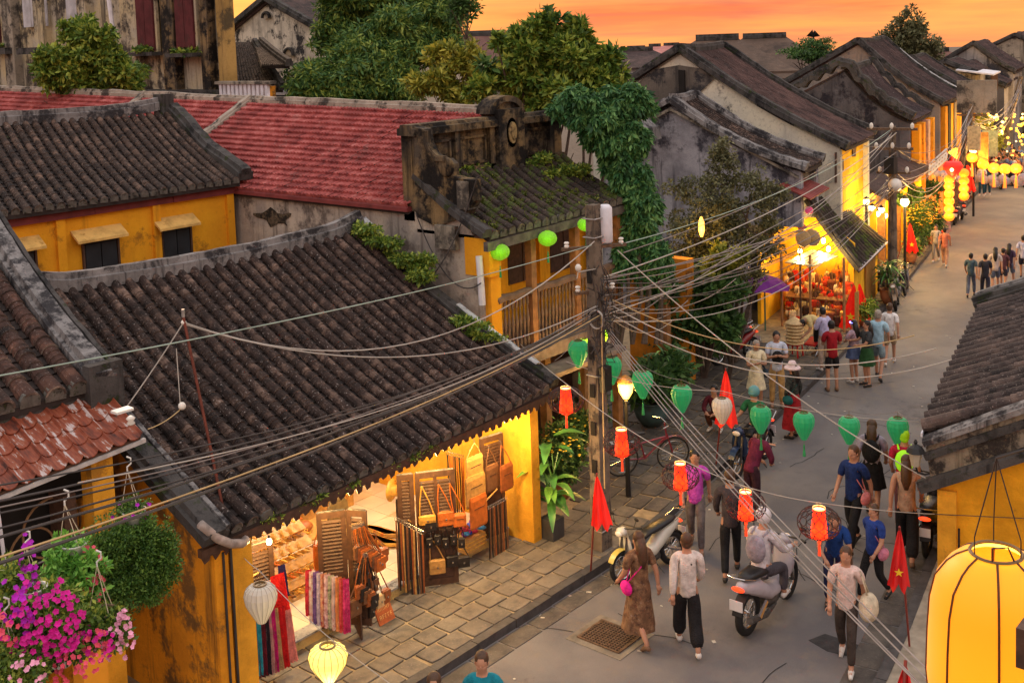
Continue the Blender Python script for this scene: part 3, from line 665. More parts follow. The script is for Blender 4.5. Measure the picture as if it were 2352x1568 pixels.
# interlocking red tiles, each two ribs wide
V=[];
prof=[(-.5,0),(-.40,.10),(-.28,.10),(-.18,0),(.0,-.02),(.10,.10),(.24,.10),(.34,0),(.5,0)]
for y,h in ((0,-.05),(1,.13),(1,-.16)): V+=[(x,y,z+h) for x,z in prof]
k=9; Fx=[(j*k+i,(j+1)*k+i,(j+1)*k+i+1,j*k+i+1) for j in (0,1) for i in range(k-1)]
Ms=[]; nc=17; ny=112; Lr=25.0/ny
for j in range(nc):
    for i in range(ny):
        u=(i+.5)/ny; a=rr.p(u,j/nc); b=rr.p(u,(j+1)/nc); d=b-a; l=np.linalg.norm(d); y=nrm(d); n=rr.n(u,.5); x=np.cross(y,n)
        Ms.append(basis(x*Lr*.98,y*l*1.05+n*.02,n*.26,a+n*(.02+R.uniform(-.005,.007))))
scatter('red_tile',V,Fx,Ms,M_redtile,rh,300)
P=[rr.p(0,0),rr.p(1,0),rr.p(1,1),rr.p(0,1)]; MB().prism([q-np.array([0,0,.04]) for q in P],(0,0,-.1)).build('roof_deck',M_pan,rh)
P=[(17.5,40,7.5),(17.5,15.6,7.0),(19.6,15.6,5.9),(19.6,40,6.1)]; MB().prism([np.array(q) for q in P],(0,0,-.1)).build('rear_roof_slope',M_redtile,rh)
M_rgc=plaster('ridge_crust',(.42,.36,.30),(.05,.045,.04),.6,1.5,.2,fine=.9)
band('ridge_cap',[rr.p(u,0) for u in np.linspace(0,1,40)],.26,.16,M_rgc,rh,jit=.02)
for v,lab in ((.652,0),(.46,1)):   # mortar ribs running down the slope
    band('slope_rib',[rr.p(v,w)+rr.n(v,w)*.04 for w in np.linspace(-.02,1,12)],.24,.12,M_rgc,rh,jit=.02)
band('eave_cap',[rr.p(u,1)+np.array([0.02,0,-.05]) for u in (0,.5,1)],.14,.05,M_redband,rh)
# flank wall
M_flank=plaster('flank_wall',(.48,.42,.35),(.13,.11,.10),.55,.8,.9,fine=.7,base2=(.30,.27,.25))
wall('flank_wall',[(14.5,13.2,-.05),(14.5,40,-.05),(14.5,40,5.45),(14.5,14.85,5.38),(14.5,13.6,5.3),(14.5,13.2,4.8)],(.25,0,0),M_flank,rh)
# fallen plaster patch: recessed dark hollow with ragged edge
m=MB(); c=gx(630,500,14.49); pts=[(14.485,c[1]+.55*math.cos(a)*(1+.35*math.sin(3*a+1)),c[2]+.16*math.sin(a)*(1+.4*math.cos(5*a))) for a in np.linspace(0,2*math.pi,26)[:-1]]
m.prism(pts,(.012,0,0)); m.build('fallen_plaster_patch',plaster('rubble_core',(.16,.12,.08),(.02,.018,.016),.8,3,.2,fine=.9),rh)
MB().box((17.2,27.6,2.7),(5.0,24.6,5.2)).build('house_body',M_flank,rh)
# parapet facade y=14.85
py=14.85
wall('parapet_wall',[(14.5,py,5.2),(18.95,py,5.2),(18.95,py,6.80),(14.5,py,6.86)],(0,.28,0),M_black,rh)
band('parapet_cornice',[(14.40,py+.05,6.82),(16.2,py+.05,6.82),(18,py+.05,6.80),(19.0,py+.05,6.78)],.46,.16,M_black,rh,jit=.01)
for x in (14.62,15.62,16.62,17.62,18.5): MB().box((x,py-.05,6.3),(.14 if x>15 else .24,.12,1.0)).build('pilaster',M_black,rh)
MB().box((16.72,py-.04,5.98),(4.4,.14,.14)).build('parapet_plinth',M_black,rh)
for a,b in ((14.78,15.5),(15.74,16.5),(17.74,18.4)):
    m=MB(); mid=(a+b)/2
    for c,s in (((mid,py-.02,6.62),(b-a,.06,.05)),((mid,py-.02,6.12),(b-a,.06,.05)),((a+.03,py-.02,6.37),(.05,.06,.5)),((b-.03,py-.02,6.37),(.05,.06,.5))): m.box(c,s)
    m.build('panel_frame',M_black,rh)
# central finial: tall panel, curved hood, oval medallion
MB().box((17.12,py-.08,6.42),(.78,.22,1.35)).build('finial_panel',M_black,rh)
m=MB(); arc=[(17.12+.52*math.cos(a),py-.1,7.02+.34*math.sin(a)) for a in np.linspace(0,math.pi,14)]
inn=[(17.12+.40*math.cos(a),py-.1,7.02+.22*math.sin(a)) for a in np.linspace(0,math.pi,14)]
m.sheet(arc,inn,.4,(0,1,0)); m.build('curved_hood',M_black,rh)
wall('finial_tympanum',[(16.72,py-.02,6.95)]+[(17.12+.42*math.cos(a),py-.02,7.02+.24*math.sin(a)) for a in np.linspace(math.pi,0,12)]+[(17.52,py-.02,6.95)],(0,.28,0),M_black,rh)
m=MB()
for r0,h in ((1.0,.0),(.72,.03),(.42,.06)):
    m.prism([(17.12+.17*r0*math.cos(a),py-.19-h,6.62+.30*r0*math.sin(a)) for a in np.linspace(0,2*math.pi,21)[:-1]],(0,.06,0))
m.build('oval_medallion',plaster('worn_relief',(.42,.30,.14),(.05,.04,.03),.5,3,.4,fine=.8),rh)
# stepped and scrolled side parapet on the flank
sp=[(950,479),(950,292),(972,298),(978,330),(990,352),(1004,366),(1022,366),(1034,378),(1036,404),(1054,410),(1084,414),(1088,462),(1066,500),(1000,520),(960,500)]
wall('scroll_parapet',[gx(a,b,14.44) for a,b in sp],(.22,0,0),M_black,rh)
cs=gx(1022,384,14.40)
MB().lathe([(.02,0),(.16,0),(.19,.03),(.16,.08),(.08,.10),(.02,.06)],tuple(cs),18,axis='x').build('scroll_volute',M_black,rh,smooth=True)
band('scroll_moulding',[gx(a,b,14.42) for a,b in ((978,300),(980,330),(990,350),(1004,364),(1024,366))],.10,.06,M_black,rh,up=(0,0,1))
MB().box(tuple(gx(1070,440,14.5)+np.array([.05,0,-.06])),(.3,.26,.5)).build('verge_post',M_tan,rh)
MB().box(tuple(gx(1024,545,14.38)+np.array([0.02,0,.0])),(.1,.5,.42)).build('bricked_hatch',M_tan,rh)
# mossy front roof
mr_=Roof((14.62,14.82,6.02),(18.95,14.82,5.98),(14.42,12.95,5.10),(18.66,12.95,5.20),.06,.04)
tile_roof(rh,mr_,18,26,M_tilemoss,300)
band('left_verge',[mr_.p(-.015,v)+np.array([0,0,.02]) for v in np.linspace(0,1,10)],.22,.12,M_mortar_d,rh,jit=.01)
MB().frame(mr_.p(-.02,1)+np.array([0,-.03,-.26]),nrm(mr_.p(1,1)-mr_.p(0,1)),(0,1,0),(0,0,1),4.4,.10,.16).build('eave_board',simple('old_board',(.10,.085,.075),.8,var=.4,scale=7,bump=.3),rh)
# moss and weeds on it
rg=random.Random(5); bl=[]
for _ in range(60):
    u=rg.uniform(.02,.95); v=rg.uniform(.1,.95); 
    if rg.random()<.75 or u<.45: bl.append((mr_.p(u,v)+np.array([0,0,.05]),(.10,.08,.04),rg.uniform(.5,1.5)))
o=leafcloud('roof_moss',bl,3200,.032,leafmat('moss_leaf',(.02,.04,.006),(.09,.13,.02),(.24,.26,.04),6),None,6); tag(o,'patches of moss and small weeds on the balcony house front roof','moss')
o=leafcloud('roof_creeper',[(mr_.p(.80,.05)+np.array([0,0,.08]),(.55,.2,.1)),(mr_.p(.9,.35)+np.array([0,0,.08]),(.35,.3,.12)),(mr_.p(.75,.3)+np.array([0,0,.05]),(.3,.2,.06)),(mr_.p(.35,.02)+np.array([0,0,.05]),(.5,.06,.05))],3800,.05,LF_mid,None,7); tag(o,'small leafed creeper spreading over the right end of the mossy roof','creeper')
# upper storey behind the balcony
yf=14.2
def fbox(name,x0,x1,y0,y1,z0,z1,mt,p=rh): return MB().box(((x0+x1)/2,(y0+y1)/2,(z0+z1)/2),(x1-x0,y1-y0,z1-z0)).build(name,mt,p)
fbox('corner_wall',14.47,14.78,13.02,13.6,4.35,5.02,M_yel); fbox('corner_wall',14.53,14.80,13.06,14.3,2.9,4.35,M_yel); fbox('soffit',14.5,18.6,13.0,14.8,5.0,5.06,M_wood)
fbox('corner_wall',14.46,14.74,13.0,13.2,0,2.9,M_tan)
M_wp=simple('white_pipe',(.66,.66,.72),.5,var=.2,scale=4)
MB().tube([gx(1100,588,14.40),gx(1104,640,14.40),gx(1108,700,14.40)],.06,8).build('white_downpipe',M_wp,rh)
fbox('upper_wall',14.7,18.8,yf,yf+.2,2.9,5.3,M_yel)
for x0,x1 in ((14.98,15.75),(16.25,17.0),(17.55,18.3)):
    z0=3.0 if x0<16 or x0>19.5 else 3.75
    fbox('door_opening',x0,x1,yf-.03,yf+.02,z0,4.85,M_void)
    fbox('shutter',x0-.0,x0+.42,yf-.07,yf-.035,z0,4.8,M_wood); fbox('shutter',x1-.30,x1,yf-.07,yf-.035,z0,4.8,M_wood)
for x,mt,w in ((15.85,M_yel,.2),(17.15,M_yel,.2),(18.45,M_yel,.2)): fbox('wall_pier',x,x+w*1.6,yf-.12,yf,2.95,5.0,mt)
M_col=simple('worn_orange_wood',(.34,.16,.06),.7,var=.35,scale=7)
for x in (15.72,17.05,18.45): fbox('balcony_post',x-.07,x+.07,13.05,13.2,2.9,5.0,M_col)
fbox('balcony_floor',14.6,18.9,12.95,14.25,2.72,2.88,simple('old_balcony_board',(.16,.12,.10),.85,var=.4,scale=6,bump=.3))
fbox('balcony_fascia',14.6,18.9,12.9,12.98,2.60,2.84,simple('greyish_board',(.22,.17,.14),.85,var=.4,scale=5,bump=.3))
# balustrade: turned balusters under a swept rail
M_rail=simple('carved_rail',(.19,.12,.08),.6,var=.3,scale=9)
bal=MB().lathe([(.018,0),(.03,.04),(.03,.1),(.014,.16),(.024,.28),(.036,.40),(.02,.52),(.014,.6),(.03,.66),(.03,.74),(.016,.8)],(0,0,0),7).mesh('baluster'); bal.materials.append(M_rail)
def railz(x):
    seg=[(14.7,15.72),(15.72,17.05),(17.05,18.45)]
    for a,b in seg:
        if a<=x<=b: 
            t=(x-a)/(b-a); return 3.78+.14*math.sin(math.pi*min(1,t*1.0))**.7+ .05*math.cos(2*math.pi*t)
    return 3.78
xs=np.arange(14.82,18.4,.105)
for x in xs:
    if min(abs(x-q) for q in (15.72,17.05,18.45))<.08: continue
    h=(railz(x)-2.9)/.82; inst('baluster',bal,Matrix(basis((1,0,0),(0,1,0),(0,0,h),(x,13.1,2.9)).tolist()),rh)
for a,b in ((14.72,15.66),(15.80,16.98),(17.12,18.38)):
    P=[(x,13.1,railz(min(max(x,a+.02),b-.02))) for x in np.linspace(a,b,14)]
    band('handrail',P,.13,.07,M_rail,rh)
    for x in (a+.03,b-.03): MB().ell((x,13.1,railz(x)+.02),(.07,.06,.06),8,6).build('rail_scroll',M_rail,rh,smooth=True)
# ground floor: dark timber front, grille with orange light
fbox('ground_wall',14.7,18.9,14.6,14.8,0,2.7,M_wood)
M_glow=simple('orange_glow',(1,.42,.08),.5,emit=2.4,ecol=(1,.36,.05),var=.2,scale=3)
fbox('glowing_pane',15.0,15.9,14.52,14.56,.9,2.35,M_glow)
for i in range(9): fbox('grille_bar',15.0+i*.115,15.05+i*.115,14.44,14.5,.8,2.4,M_wood)
fbox('door_leaf',14.75,14.82,12.55,13.1,.2,2.0,M_wood)
for x in (16.4,17.62,18.75):
    fbox('ground_post',x-.08,x+.08,13.35,13.51,.3,2.72,M_col if x>18 else simple('brown_post',(.22,.13,.06),.7,var=.35,scale=8)); fbox('post_base',x-.13,x+.13,13.3,13.56,0,.3,M_conc)
fbox('lean_to_board',15.2,17.8,12.5,13.0,2.36,2.44,simple('greyish_board',(.2,.2,.2),.8))
# ================================================================ yellow house at the upper left
yh=thing('yellow_house','tall yellow rendered house with maroon fascia, dark windows and brown tile roof','house',(11,21,0))
yr=Roof((7.4,23.5,7.22),(15.0,23.5,7.02),(6.6,20.05,5.72),(14.42,20.05,5.69),.10,.06)
tile_roof(yh,yr,36,40,tilemat('warm_old_tile',(.010,.007,.007),(.050,.032,.025),(.24,.15,.11),.9,sc=4),300)
ridge=[yr.p(u,0)+np.array([0,.05,.02+.14*max(0,(u-.75)*4)**2]) for u in np.linspace(0,.99,26)]
band('ridge_cap',ridge,.22,.26,M_mortar,yh,jit=.01)
MB().box(tuple(yr.p(.99,0)+np.array([0,.05,.18])),(.36,.3,.55)).build('ridge_end_post',M_mortar_d,yh)
vv=[yr.p(1.015,v)+np.array([0,0,.05+.03*math.sin(v*9)]) for v in np.linspace(0,1.02,20)]
band('verge_cap',vv,.34,.22,M_mortar_d,yh,jit=.02)
fbox('yellow_wall',6,14.38,20.3,20.55,-.05,5.6,M_yel,yh)
for i in range(5): fbox('fascia_board',6.0+i*1.72,6.0+(i+1)*1.72-.012,20.18+.01*(i%2),20.3,5.40,5.62,M_redband,yh)
for x in (8.0,10.38,12.42,14.2): fbox('pilaster',x,x+.17,20.22,20.3,0,5.40,M_yel,yh)
M_awn=plaster('pale_awning',(.80,.50,.16),(.4,.2,.05),.2,2,.2,fine=.2)
for (a,b,c,d) in (((165,540),(280,517),(190,560),(190,612)),((353,512),(446,496),(370,530),(372,587)),((18,560),(92,545),(40,580),(40,612))):
    p0=gy(*a,20.25); p1=gy(*b,20.25); w0=gy(*c,20.29); zt=w0[2]; x0=w0[0]; x1=p1[0]-.13
    P=[(p0[0],20.3,p0[2]+.02),(p1[0],20.3,p0[2]+.02),(p1[0]+.0,20.02,p0[2]-.16),(p0[0],20.02,p0[2]-.16)]
    MB().prism(P,(0,0,.05)).build('window_canopy',M_awn,yh)
    fbox('window_void',x0,x1,20.27,20.31,zt-1.1,zt,M_void,yh)
    M_sh=simple('dark_shutter',(.018,.022,.028),.5,var=.3,scale=4)
    mid=(x0+x1)/2
    for u0,u1 in ((x0+.02,mid-.01),(mid+.01,x1-.02)):
        f=fbox('window_shutter',u0,u1,20.235,20.265,zt-1.08,zt-.02,M_sh,yh)
    fr=MB()
    for cc,ss in (((x0-.02,20.25,zt-.55),(.04,.06,1.14)),((x1+.02,20.25,zt-.55),(.04,.06,1.14)),((mid,20.25,zt+.02),(x1-x0+.08,.06,.04))): fr.box(cc,ss)
    fr.build('window_frame',M_wood,yh)
fbox('side_wall',14.2,14.38,20.3,23.4,0,5.6,M_tan,yh)
# ================================================================ house by the alley with terracotta awning
ah=thing('alley_house','dark tiled house at the left with rusty terracotta canopy over a shadowed balcony','house',(6.5,14.5,0))
ar=Roof((4.2,16.6,5.98),(7.34,16.6,5.98),(4.2,13.15,4.34),(7.05,13.15,4.34),.12,0)
tile_roof(ah,ar,9,34,tilemat('ruddy_old_tile',(.014,.010,.009),(.075,.036,.027),(.28,.13,.085),.7,green=(.04,.07,.012),gamt=.2),300,rad=.36)
vv=[ar.p(1.04,v)+np.array([0,0,.06]) for v in np.linspace(-.25,1.03,26)]
band('verge_cap',vv,.34,.20,M_mortar,ah,jit=.015)
band('verge_lip',[q+np.array([.17,0,.05]) for q in vv],.10,.14,M_mortar_d,ah,jit=.01)
MB().box(tuple(ar.p(1.05,1.02)+np.array([0,0,.0])),(.46,.16,.62)).build('verge_foot',M_mortar_d,ah)
MB().box((5.6,13.22,4.22),(3.3,.12,.24)).build('eave_beam',M_mortar_d,ah)
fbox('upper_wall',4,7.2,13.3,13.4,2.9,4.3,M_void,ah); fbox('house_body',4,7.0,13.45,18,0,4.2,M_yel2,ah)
# terracotta canopy: pressed pan tiles
cA,cB=np.array([4.6,13.15,4.16]),np.array([7.30,13.35,4.22]); cC,cD=np.array([4.6,12.1,3.72]),np.array([7.16,12.25,3.83])
ca=Roof(cA,cB,cC,cD,.02,0)
M_terra=None
def terra():
    m,t,n,b=newmat('rusty_terracotta'); b.inputs['Roughness'].default_value=.65
    g=n.new('ShaderNodeNewGeometry'); mpn=n.new('ShaderNodeMapping'); mpn.inputs['Scale'].default_value=(9,1.4,2); lnk(t,g.outputs['Position'],mpn.inputs[0])
    z=n.new('ShaderNodeTexNoise'); z.inputs['Scale'].default_value=1.6; z.inputs['Detail'].default_value=6; z.inputs['Roughness'].default_value=.65; lnk(t,mpn.outputs[0],z.inputs[0])
    r=n.new('ShaderNodeValToRGB'); e=r.color_ramp.elements; e[0].position=.3; e[0].color=(.05,.014,.010,1); e[1].position=.49; e[1].color=(.26,.055,.022,1)
    q=e.new(.56); q.color=(.28,.085,.04,1); q=e.new(.60); q.color=(.52,.44,.43,1)
    lnk(t,z.outputs[0],r.inputs[0]); lnk(t,r.outputs[0],b.inputs['Base Color']); return m
M_terra=terra()
prof=[(-.5,.28),(-.44,.34),(-.36,.10),(-.2,-.05),(0,-.1),(.2,-.05),(.34,.08),(.42,.26),(.5,.30)]
V=[]; 
for y,h in ((0,-.04),(1,.10),(1,-.02)): V+=[(x,y+ (.0 if y==0 else -.25*(x*2)**2*.5+.0),z+h) for x,z in prof]
k=9; Fx=[(j*k+i,(j+1)*k+i,(j+1)*k+i+1,j*k+i+1) for j in (0,1) for i in range(k-1)]
Ms=[]
for j in range(4):
    for i in range(13):
        u=(i+.5)/13; a=ca.p(u,j/4); b=ca.p(u,(j+1)/4); d=b-a; l=np.linalg.norm(d); y=nrm(d); n=ca.n(u,.5); x=np.cross(y,n)
        Ms.append(basis(x*.215,y*l*1.12,n*.13,a+n*.03))
scatter('canopy_tile',V,Fx,Ms,M_terra,ah,300)
MB().prism([cA,cB,cD,cC],(0,0,-.03)).build('canopy_deck',M_woodb,ah)
MB().frame(cC+np.array([0,-.03,-.08]),nrm(cD-cC),(0,1,0),(0,0,1),2.62,.05,.05).build('canopy_batten',simple('pale_edge',(.45,.43,.42),.6),ah)
fbox('front_pier',6.55,6.83,12.35,12.6,-.05,3.78,M_yelb,ah)
fbox('front_pier',6.10,6.40,12.0,12.25,-.05,1.5,simple('orange_pier',(.80,.33,.02),.8,var=.15,scale=2),ah)
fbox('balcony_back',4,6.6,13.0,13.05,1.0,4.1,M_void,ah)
fbox('balcony_floor',4,6.5,12.2,13.0,1.9,2.0,M_woodb,ah)
M_metal=simple('dull_metal_rail',(.16,.14,.14),.4,metal=.6,var=.2)
for z in (2.55,2.72,2.9): MB().tube([(4,12.35,z),(6.55,12.35,z)],.014,6).build('balcony_rail',M_metal,ah)
MB().tube([(5.35,12.2,3.75),(5.45,12.2,1.9)],.022,8).build('grey_post',M_wp,ah)
# round basket frames and clutter in the shadow of the balcony
m=MB()
for c,r in ((gy(75,1265,12.75),.27),(gy(120,1210,12.8),.36)): m.tube([(c[0]+r*math.cos(a),c[1],c[2]+r*math.sin(a)) for a in np.linspace(0,2*math.pi,24)],.015,5)
tag(m.build('basket_hoops',simple('cane',(.24,.13,.06),.7,var=.3)),'round cane hoops stored in the shadow of the left balcony','basket')
fbox('dark_cabinet',6.28,6.44,12.55,12.9,2.0,3.3,M_wood,ah)

# side wall closing the balcony house, gate posts and wall of the next plot
fbox('side_wall',18.75,18.95,13.9,20,0,5.5,M_grey)
gw=thing('garden_gate','orange garden wall with two worn timber gate posts beyond the vine','gate',(20.5,13.8,0))
c=gx(1568,640,23.0)
fbox('orange_wall',22.8,23.1,14.2,15.9,0,3.1,plaster('orange_wall',(.75,.28,.03),(.2,.09,.03),.3,.9,.5),gw)
b0=gz(1506,850,SWZ); fbox('gate_post',b0[0]-.08,b0[0]+.08,b0[1]-.08,b0[1]+.08,0,2.3,simple('orange_post',(.42,.17,.05),.7,var=.3,scale=7),gw)
b0=gz(1532,880,SWZ); fbox('gate_post',b0[0]-.09,b0[0]+.09,b0[1]-.09,b0[1]+.09,0,2.2,M_col,gw)
# ================================================================ right-hand house (rotated with the street bend)
fh=thing('corner_house','yellow walled house at the right edge with coarse dark tiles and thick stained coping','house',L(20,1,0))
fr_=Roof(L(17.1,-2.6,5.05),L(24.7,-2.6,5.1),L(17.1,2.58,2.50),L(24.6,2.58,2.62),.10,.0)
def tile_roof2(parent,rf,nroll,bounds,mt,nobj=300,rad=.34,seg=7):
    A,F=arch_mesh('tile',seg); Ms=[]; wid=np.linalg.norm(rf.B-rf.A)/nroll; r=wid*rad
    for i in range(nroll):
        u=(i+.5)/nroll
        for k in range(len(bounds)-1):
            v0,v1=bounds[k],bounds[k+1]; big=(v1-v0)>.05
            us=u+R.uniform(-.0015,.0015)
            a=rf.p(us,v0); b=rf.p(us,v1); d=b-a; l=np.linalg.norm(d); y=nrm(d); n=rf.n(us,(v0+v1)/2); n=nrm(n-y*(n@y)); x=np.cross(y,n); j=(1.10 if big else 1)*(1+R.uniform(-.05,.05))
            ov=.05 if big else .28
            Ms.append(basis(x*r*j,y*l*(1+ov)-n*.006,n*r*j*1.05,a-y*l*ov*.8+n*(.012+R.uniform(-.006,.008))))
    scatter('tile',A,F,Ms,mt,parent,nobj,lip=2*seg)
bn=[0]+list(np.linspace(.03,.88,52))+[1.0]
tile_roof2(fh,fr_,22,bn,tilemat('cool_old_tile',(.018,.015,.016),(.065,.048,.045),(.17,.12,.10),.8),300)
m=MB(); V=[];Fc=[];c=0
for i in range(23):
    u=i/22; g_=.5/22
    for k in range(30):
        for (v,h) in ((k/30,.0),((k+1)/30,.025)):
            for (du_,dz) in ((-g_,.05),(-g_*.45,.012),(g_*.45,.012),(g_,.05)): V.append(fr_.p(min(max(u+du_,0),1),v)+np.array([0,0,dz-.03+h]))
        for q in range(3): Fc.append((c+q,c+q+1,c+5+q,c+4+q))
        c+=8
m.add(V,Fc); m.build('pan_tiles',MATS['pan_tile_m'],fh,kind='stuff')
MB().prism([fr_.p(0,0)-np.array([0,0,.05]),fr_.p(1,0)-np.array([0,0,.05]),fr_.p(1,1)-np.array([0,0,.05]),fr_.p(0,1)-np.array([0,0,.05])],(0,0,-.1)).build('roof_deck',M_pan,fh)
for i in range(22):
    a=fr_.p((i+.5)/22,1)
MB().frame(fr_.p(-.01,1)+np.array([0,0,-.05]),EX,EY,(0,0,1),7.8,.025,.06).build('pale_eave_trim',M_wp,fh)
M_cop=plaster('stained_coping',(.30,.25,.17),(.035,.03,.028),.7,1.3,1.0,fine=.8,base2=(.20,.17,.14))
def lp(P): return [L(*q) for q in P]
t0,t1=2.52,-2.6; 
wall('gable_coping',lp([(16.88,t0,2.40),(16.88,t1,5.02),(16.88,t1,4.30),(16.88,t0-.1,1.72)]),EX*.32,M_cop,fh)
band('coping_moulding',[L(16.98,t,2.42+(t0-t)*.512) for t in np.linspace(t0+.02,t1,16)],.34,.07,M_mortar,fh,jit=.01)
band('coping_moulding',[L(16.88,t,2.20+(t0-t)*.512) for t in np.linspace(t0,t1,16)],.10,.07,M_mortar_d,fh,up=(0,0,1))
band('coping_moulding',[L(16.88,t,1.74+(t0-t)*.505) for t in np.linspace(t0+.06,t1,16)],.20,.13,M_mortar_d,fh,up=(0,0,1))
M_yelr=plaster('corner_yellow',(.86,.40,.02),(.30,.14,.02),.12,.9,.3,fine=.25)
wall('gable_wall',lp([(17.0,2.36,-.05),(17.0,-6,-.05),(17.0,-6,3.2),(17.0,-2.6,4.3),(17.0,2.36,1.74)]),EX*.3,M_yelr,fh)
wall('street_wall',lp([(17.3,2.36,-.05),(24.4,2.36,-.05),(24.4,2.36,2.3),(17.3,2.36,2.3)]),-EY*.25,M_yelr,fh)
MB().frame(L(16.93,2.36,0),EX,-EY,(0,0,1),.07,.26,1.72).build('corner_strip',M_yelb,fh)
MB().tube([L(16.9,2.06,0),L(16.9,2.06,1.2)],.016,6).build('black_rod',M_blk,fh)
band('far_verge',[fr_.p(1.02,v)+np.array([0,0,.04]) for v in np.linspace(-.05,1.02,16)],.42,.22,M_mortar_d,fh,jit=.01)
band('far_verge_ledge',[fr_.p(1.045,v)+np.array([0,0,.2]) for v in np.linspace(-.05,1.02,16)],.2,.12,M_mortar,fh,jit=.01)
band('ridge_cap',[fr_.p(u,0) for u in (0,.5,1)],.3,.3,M_mortar,fh)
# old carriage lamp on the corner
wl=thing('wall_lantern','black iron lantern bracketed on the corner of the right hand house','wall lamp',gl(2103,1045,16.8))
MB().lathe([(.01,.24),(.03,.2),(.02,.17),(.10,.12),(.14,.05),(.02,.05)],(0,0,0),8).build('lamp_cap',M_blk,wl,local=True)
MB().lathe([(.10,.05),(.06,-.16)],(0,0,0),6).build('lamp_glass',simple('dim_glass',(.4,.36,.28),.2,var=.1),wl,local=True)
MB().tube([(0,0,-.16),(.02,-.02,-.26),(.10,-.1,-.30),(.16,-.18,-.28)],.015,6).build('lamp_bracket',M_blk,wl,local=True)
# ================================================================ gabled houses along the bend
def gable_house(label,s0,s1,tf,ze,tr,zr,tb,zb,wm,rm,fm,nroll=18,nt=26,sag=.12,zf=None,cap=M_mortar_d,nobj=150,capw=.34,caph=.22,name='gable_house',front=True,curve=None,cat='house',wing=0,trim=None,cut=None):
    h=thing(name,label,cat,L((s0+s1)/2,(tf+tb)/2,0)); zr-=.20; zb-=.15; ze-=.06
    A=Roof(L(s0,tr,zr),L(s1,tr,zr),L(s0,tf,ze),L(s1,tf,ze),sag,.06)
    if nroll: tile_roof(h,A,nroll,nt,rm,nobj,ends=False,seg=4)
    else:
        m=MB(); P=[A.p(i/6,j/8) for i in range(7) for j in range(9)]; m.add(P,[(i*9+j,(i+1)*9+j,(i+1)*9+j+1,i*9+j+1) for i in range(6) for j in range(8)]); m.build('front_slope',rm,h)
    MB().prism([L(s0,tr,zr-.03),L(s1,tr,zr-.03),L(s1,tb,zb-.03),L(s0,tb,zb-.03)],(0,0,-.12)).build('rear_slope',rm,h)
    n=14
    top=[L(s0+.0,tr+(tf-tr)*v,0)[:2].tolist()+[A.p(0,v)[2]-.06] for v in np.linspace(0,.97,n)]
    poly=[L(s0,tb-.1,0)]+[L(s0,tb-.1,zb-.1)]+[np.array(q) for q in top]+[L(s0,tf+(.12),0)]
    poly[-1]=L(s0,tr+(tf-tr)*.97,0)
    if cut: poly=poly[:-1]+[L(s0,tr+(tf-tr)*.97,cut[1]),L(s0,cut[0],cut[1]),L(s0,cut[0],0)]
    wall('gable_wall',poly,EX*.25,wm,h)
    poly2=[np.array(q)+EX*(s1-s0-.25) for q in poly]; wall('far_gable_wall',poly2,EX*.24,wm,h)
    vv=[A.p(0,v)+np.array([0,0,.02+(curve(v) if curve else 0)]) for v in np.linspace(0,1.01,28)]
    band('verge_band',vv,capw,caph,cap,h,jit=.015)
    vb=[L(s0,tr+(tb-tr)*v,zr+(zb-zr)*v+(curve(v) if curve else 0)) for v in np.linspace(0,1,16)]
    band('verge_band',vb,capw,caph,cap,h,jit=.015)
    band('far_verge_band',[q+EX*(s1-s0) for q in vv],.26,.2,cap,h,jit=.015)
    band('ridge_cap',[A.p(u,0)+np.array([0,0,.02]) for u in np.linspace(0,1,10)],.24,.2,cap,h,jit=.01)
    tw=tr+(tf-tr)*.94
    if front: wall('front_wall',[L(s0+.02,tw,0),L(s1-.02,tw,0),L(s1-.02,tw,ze+.05),L(s0+.02,tw,ze+.05)],EY*.2,fm,h)
    if trim: band('light_trim',[A.p(1,v)+np.array([0,0,.24]) for v in np.linspace(.2,1,12)],.12,.06,trim,h)
    return h,A,tw
M_whg=plaster('flaking_white_gable',(.74,.70,.56),(.08,.08,.08),.12,.5,.35,fine=.85,base2=(.60,.58,.50))
M_yelf=plaster('lamp_lit_yellow',(.88,.50,.03),(.5,.25,.03),.15,.8,.3,fine=.25)
hC,AC,tw=gable_house('big house with flaking white gable, long brown roof and bright yellow front','34' and 34,38.3,7.3,5.0,12.4,8.13,15.6,6.25,M_whg,tilemat('brown_old_tile',(.03,.02,.02),(.095,.055,.05),(.17,.10,.085),.3,sc=1.2,fine=14),M_yelf,24,40,.20,nobj=300,capw=.42,caph=.2)
# dark render patch with flue on the upper gable
pt=[(1545,285),(1470,210),(1545,150),(1600,160),(1640,190),(1600,220),(1590,262),(1560,268)]
wall('dark_render_patch',[gl(a,b,33.96) for a,b in ((1450,205),(1500,160),(1560,150),(1612,158),(1640,182),(1605,215),(1582,230),(1572,262),(1575,300),(1450,300))],-EX*.02,plaster('dark_render',(.17,.15,.13),(.04,.04,.045),.6,.8,.8,fine=.7),hC)
wall('flue_slot',[gl(a,b,33.93) for a,b in ((1560,160),(1574,162),(1575,222),(1562,224))],-EX*.10,M_void,hC)
for a,b,c,d in ((1917,350,1922,420),(1957,338,1964,360)): MB().prism([gt(a,b,tw-.02),gt(c,b,tw-.02),gt(c,d,tw-.02),gt(a,d,tw-.02)],-EY*.03).build('window',M_wood,hC)
MB().prism([gt(1925,368,tw-.03),gt(1936,366,tw-.03),gt(1936,392,tw-.03),gt(1925,394,tw-.03)],-EY*.03).build('shutter',M_wood,hC)
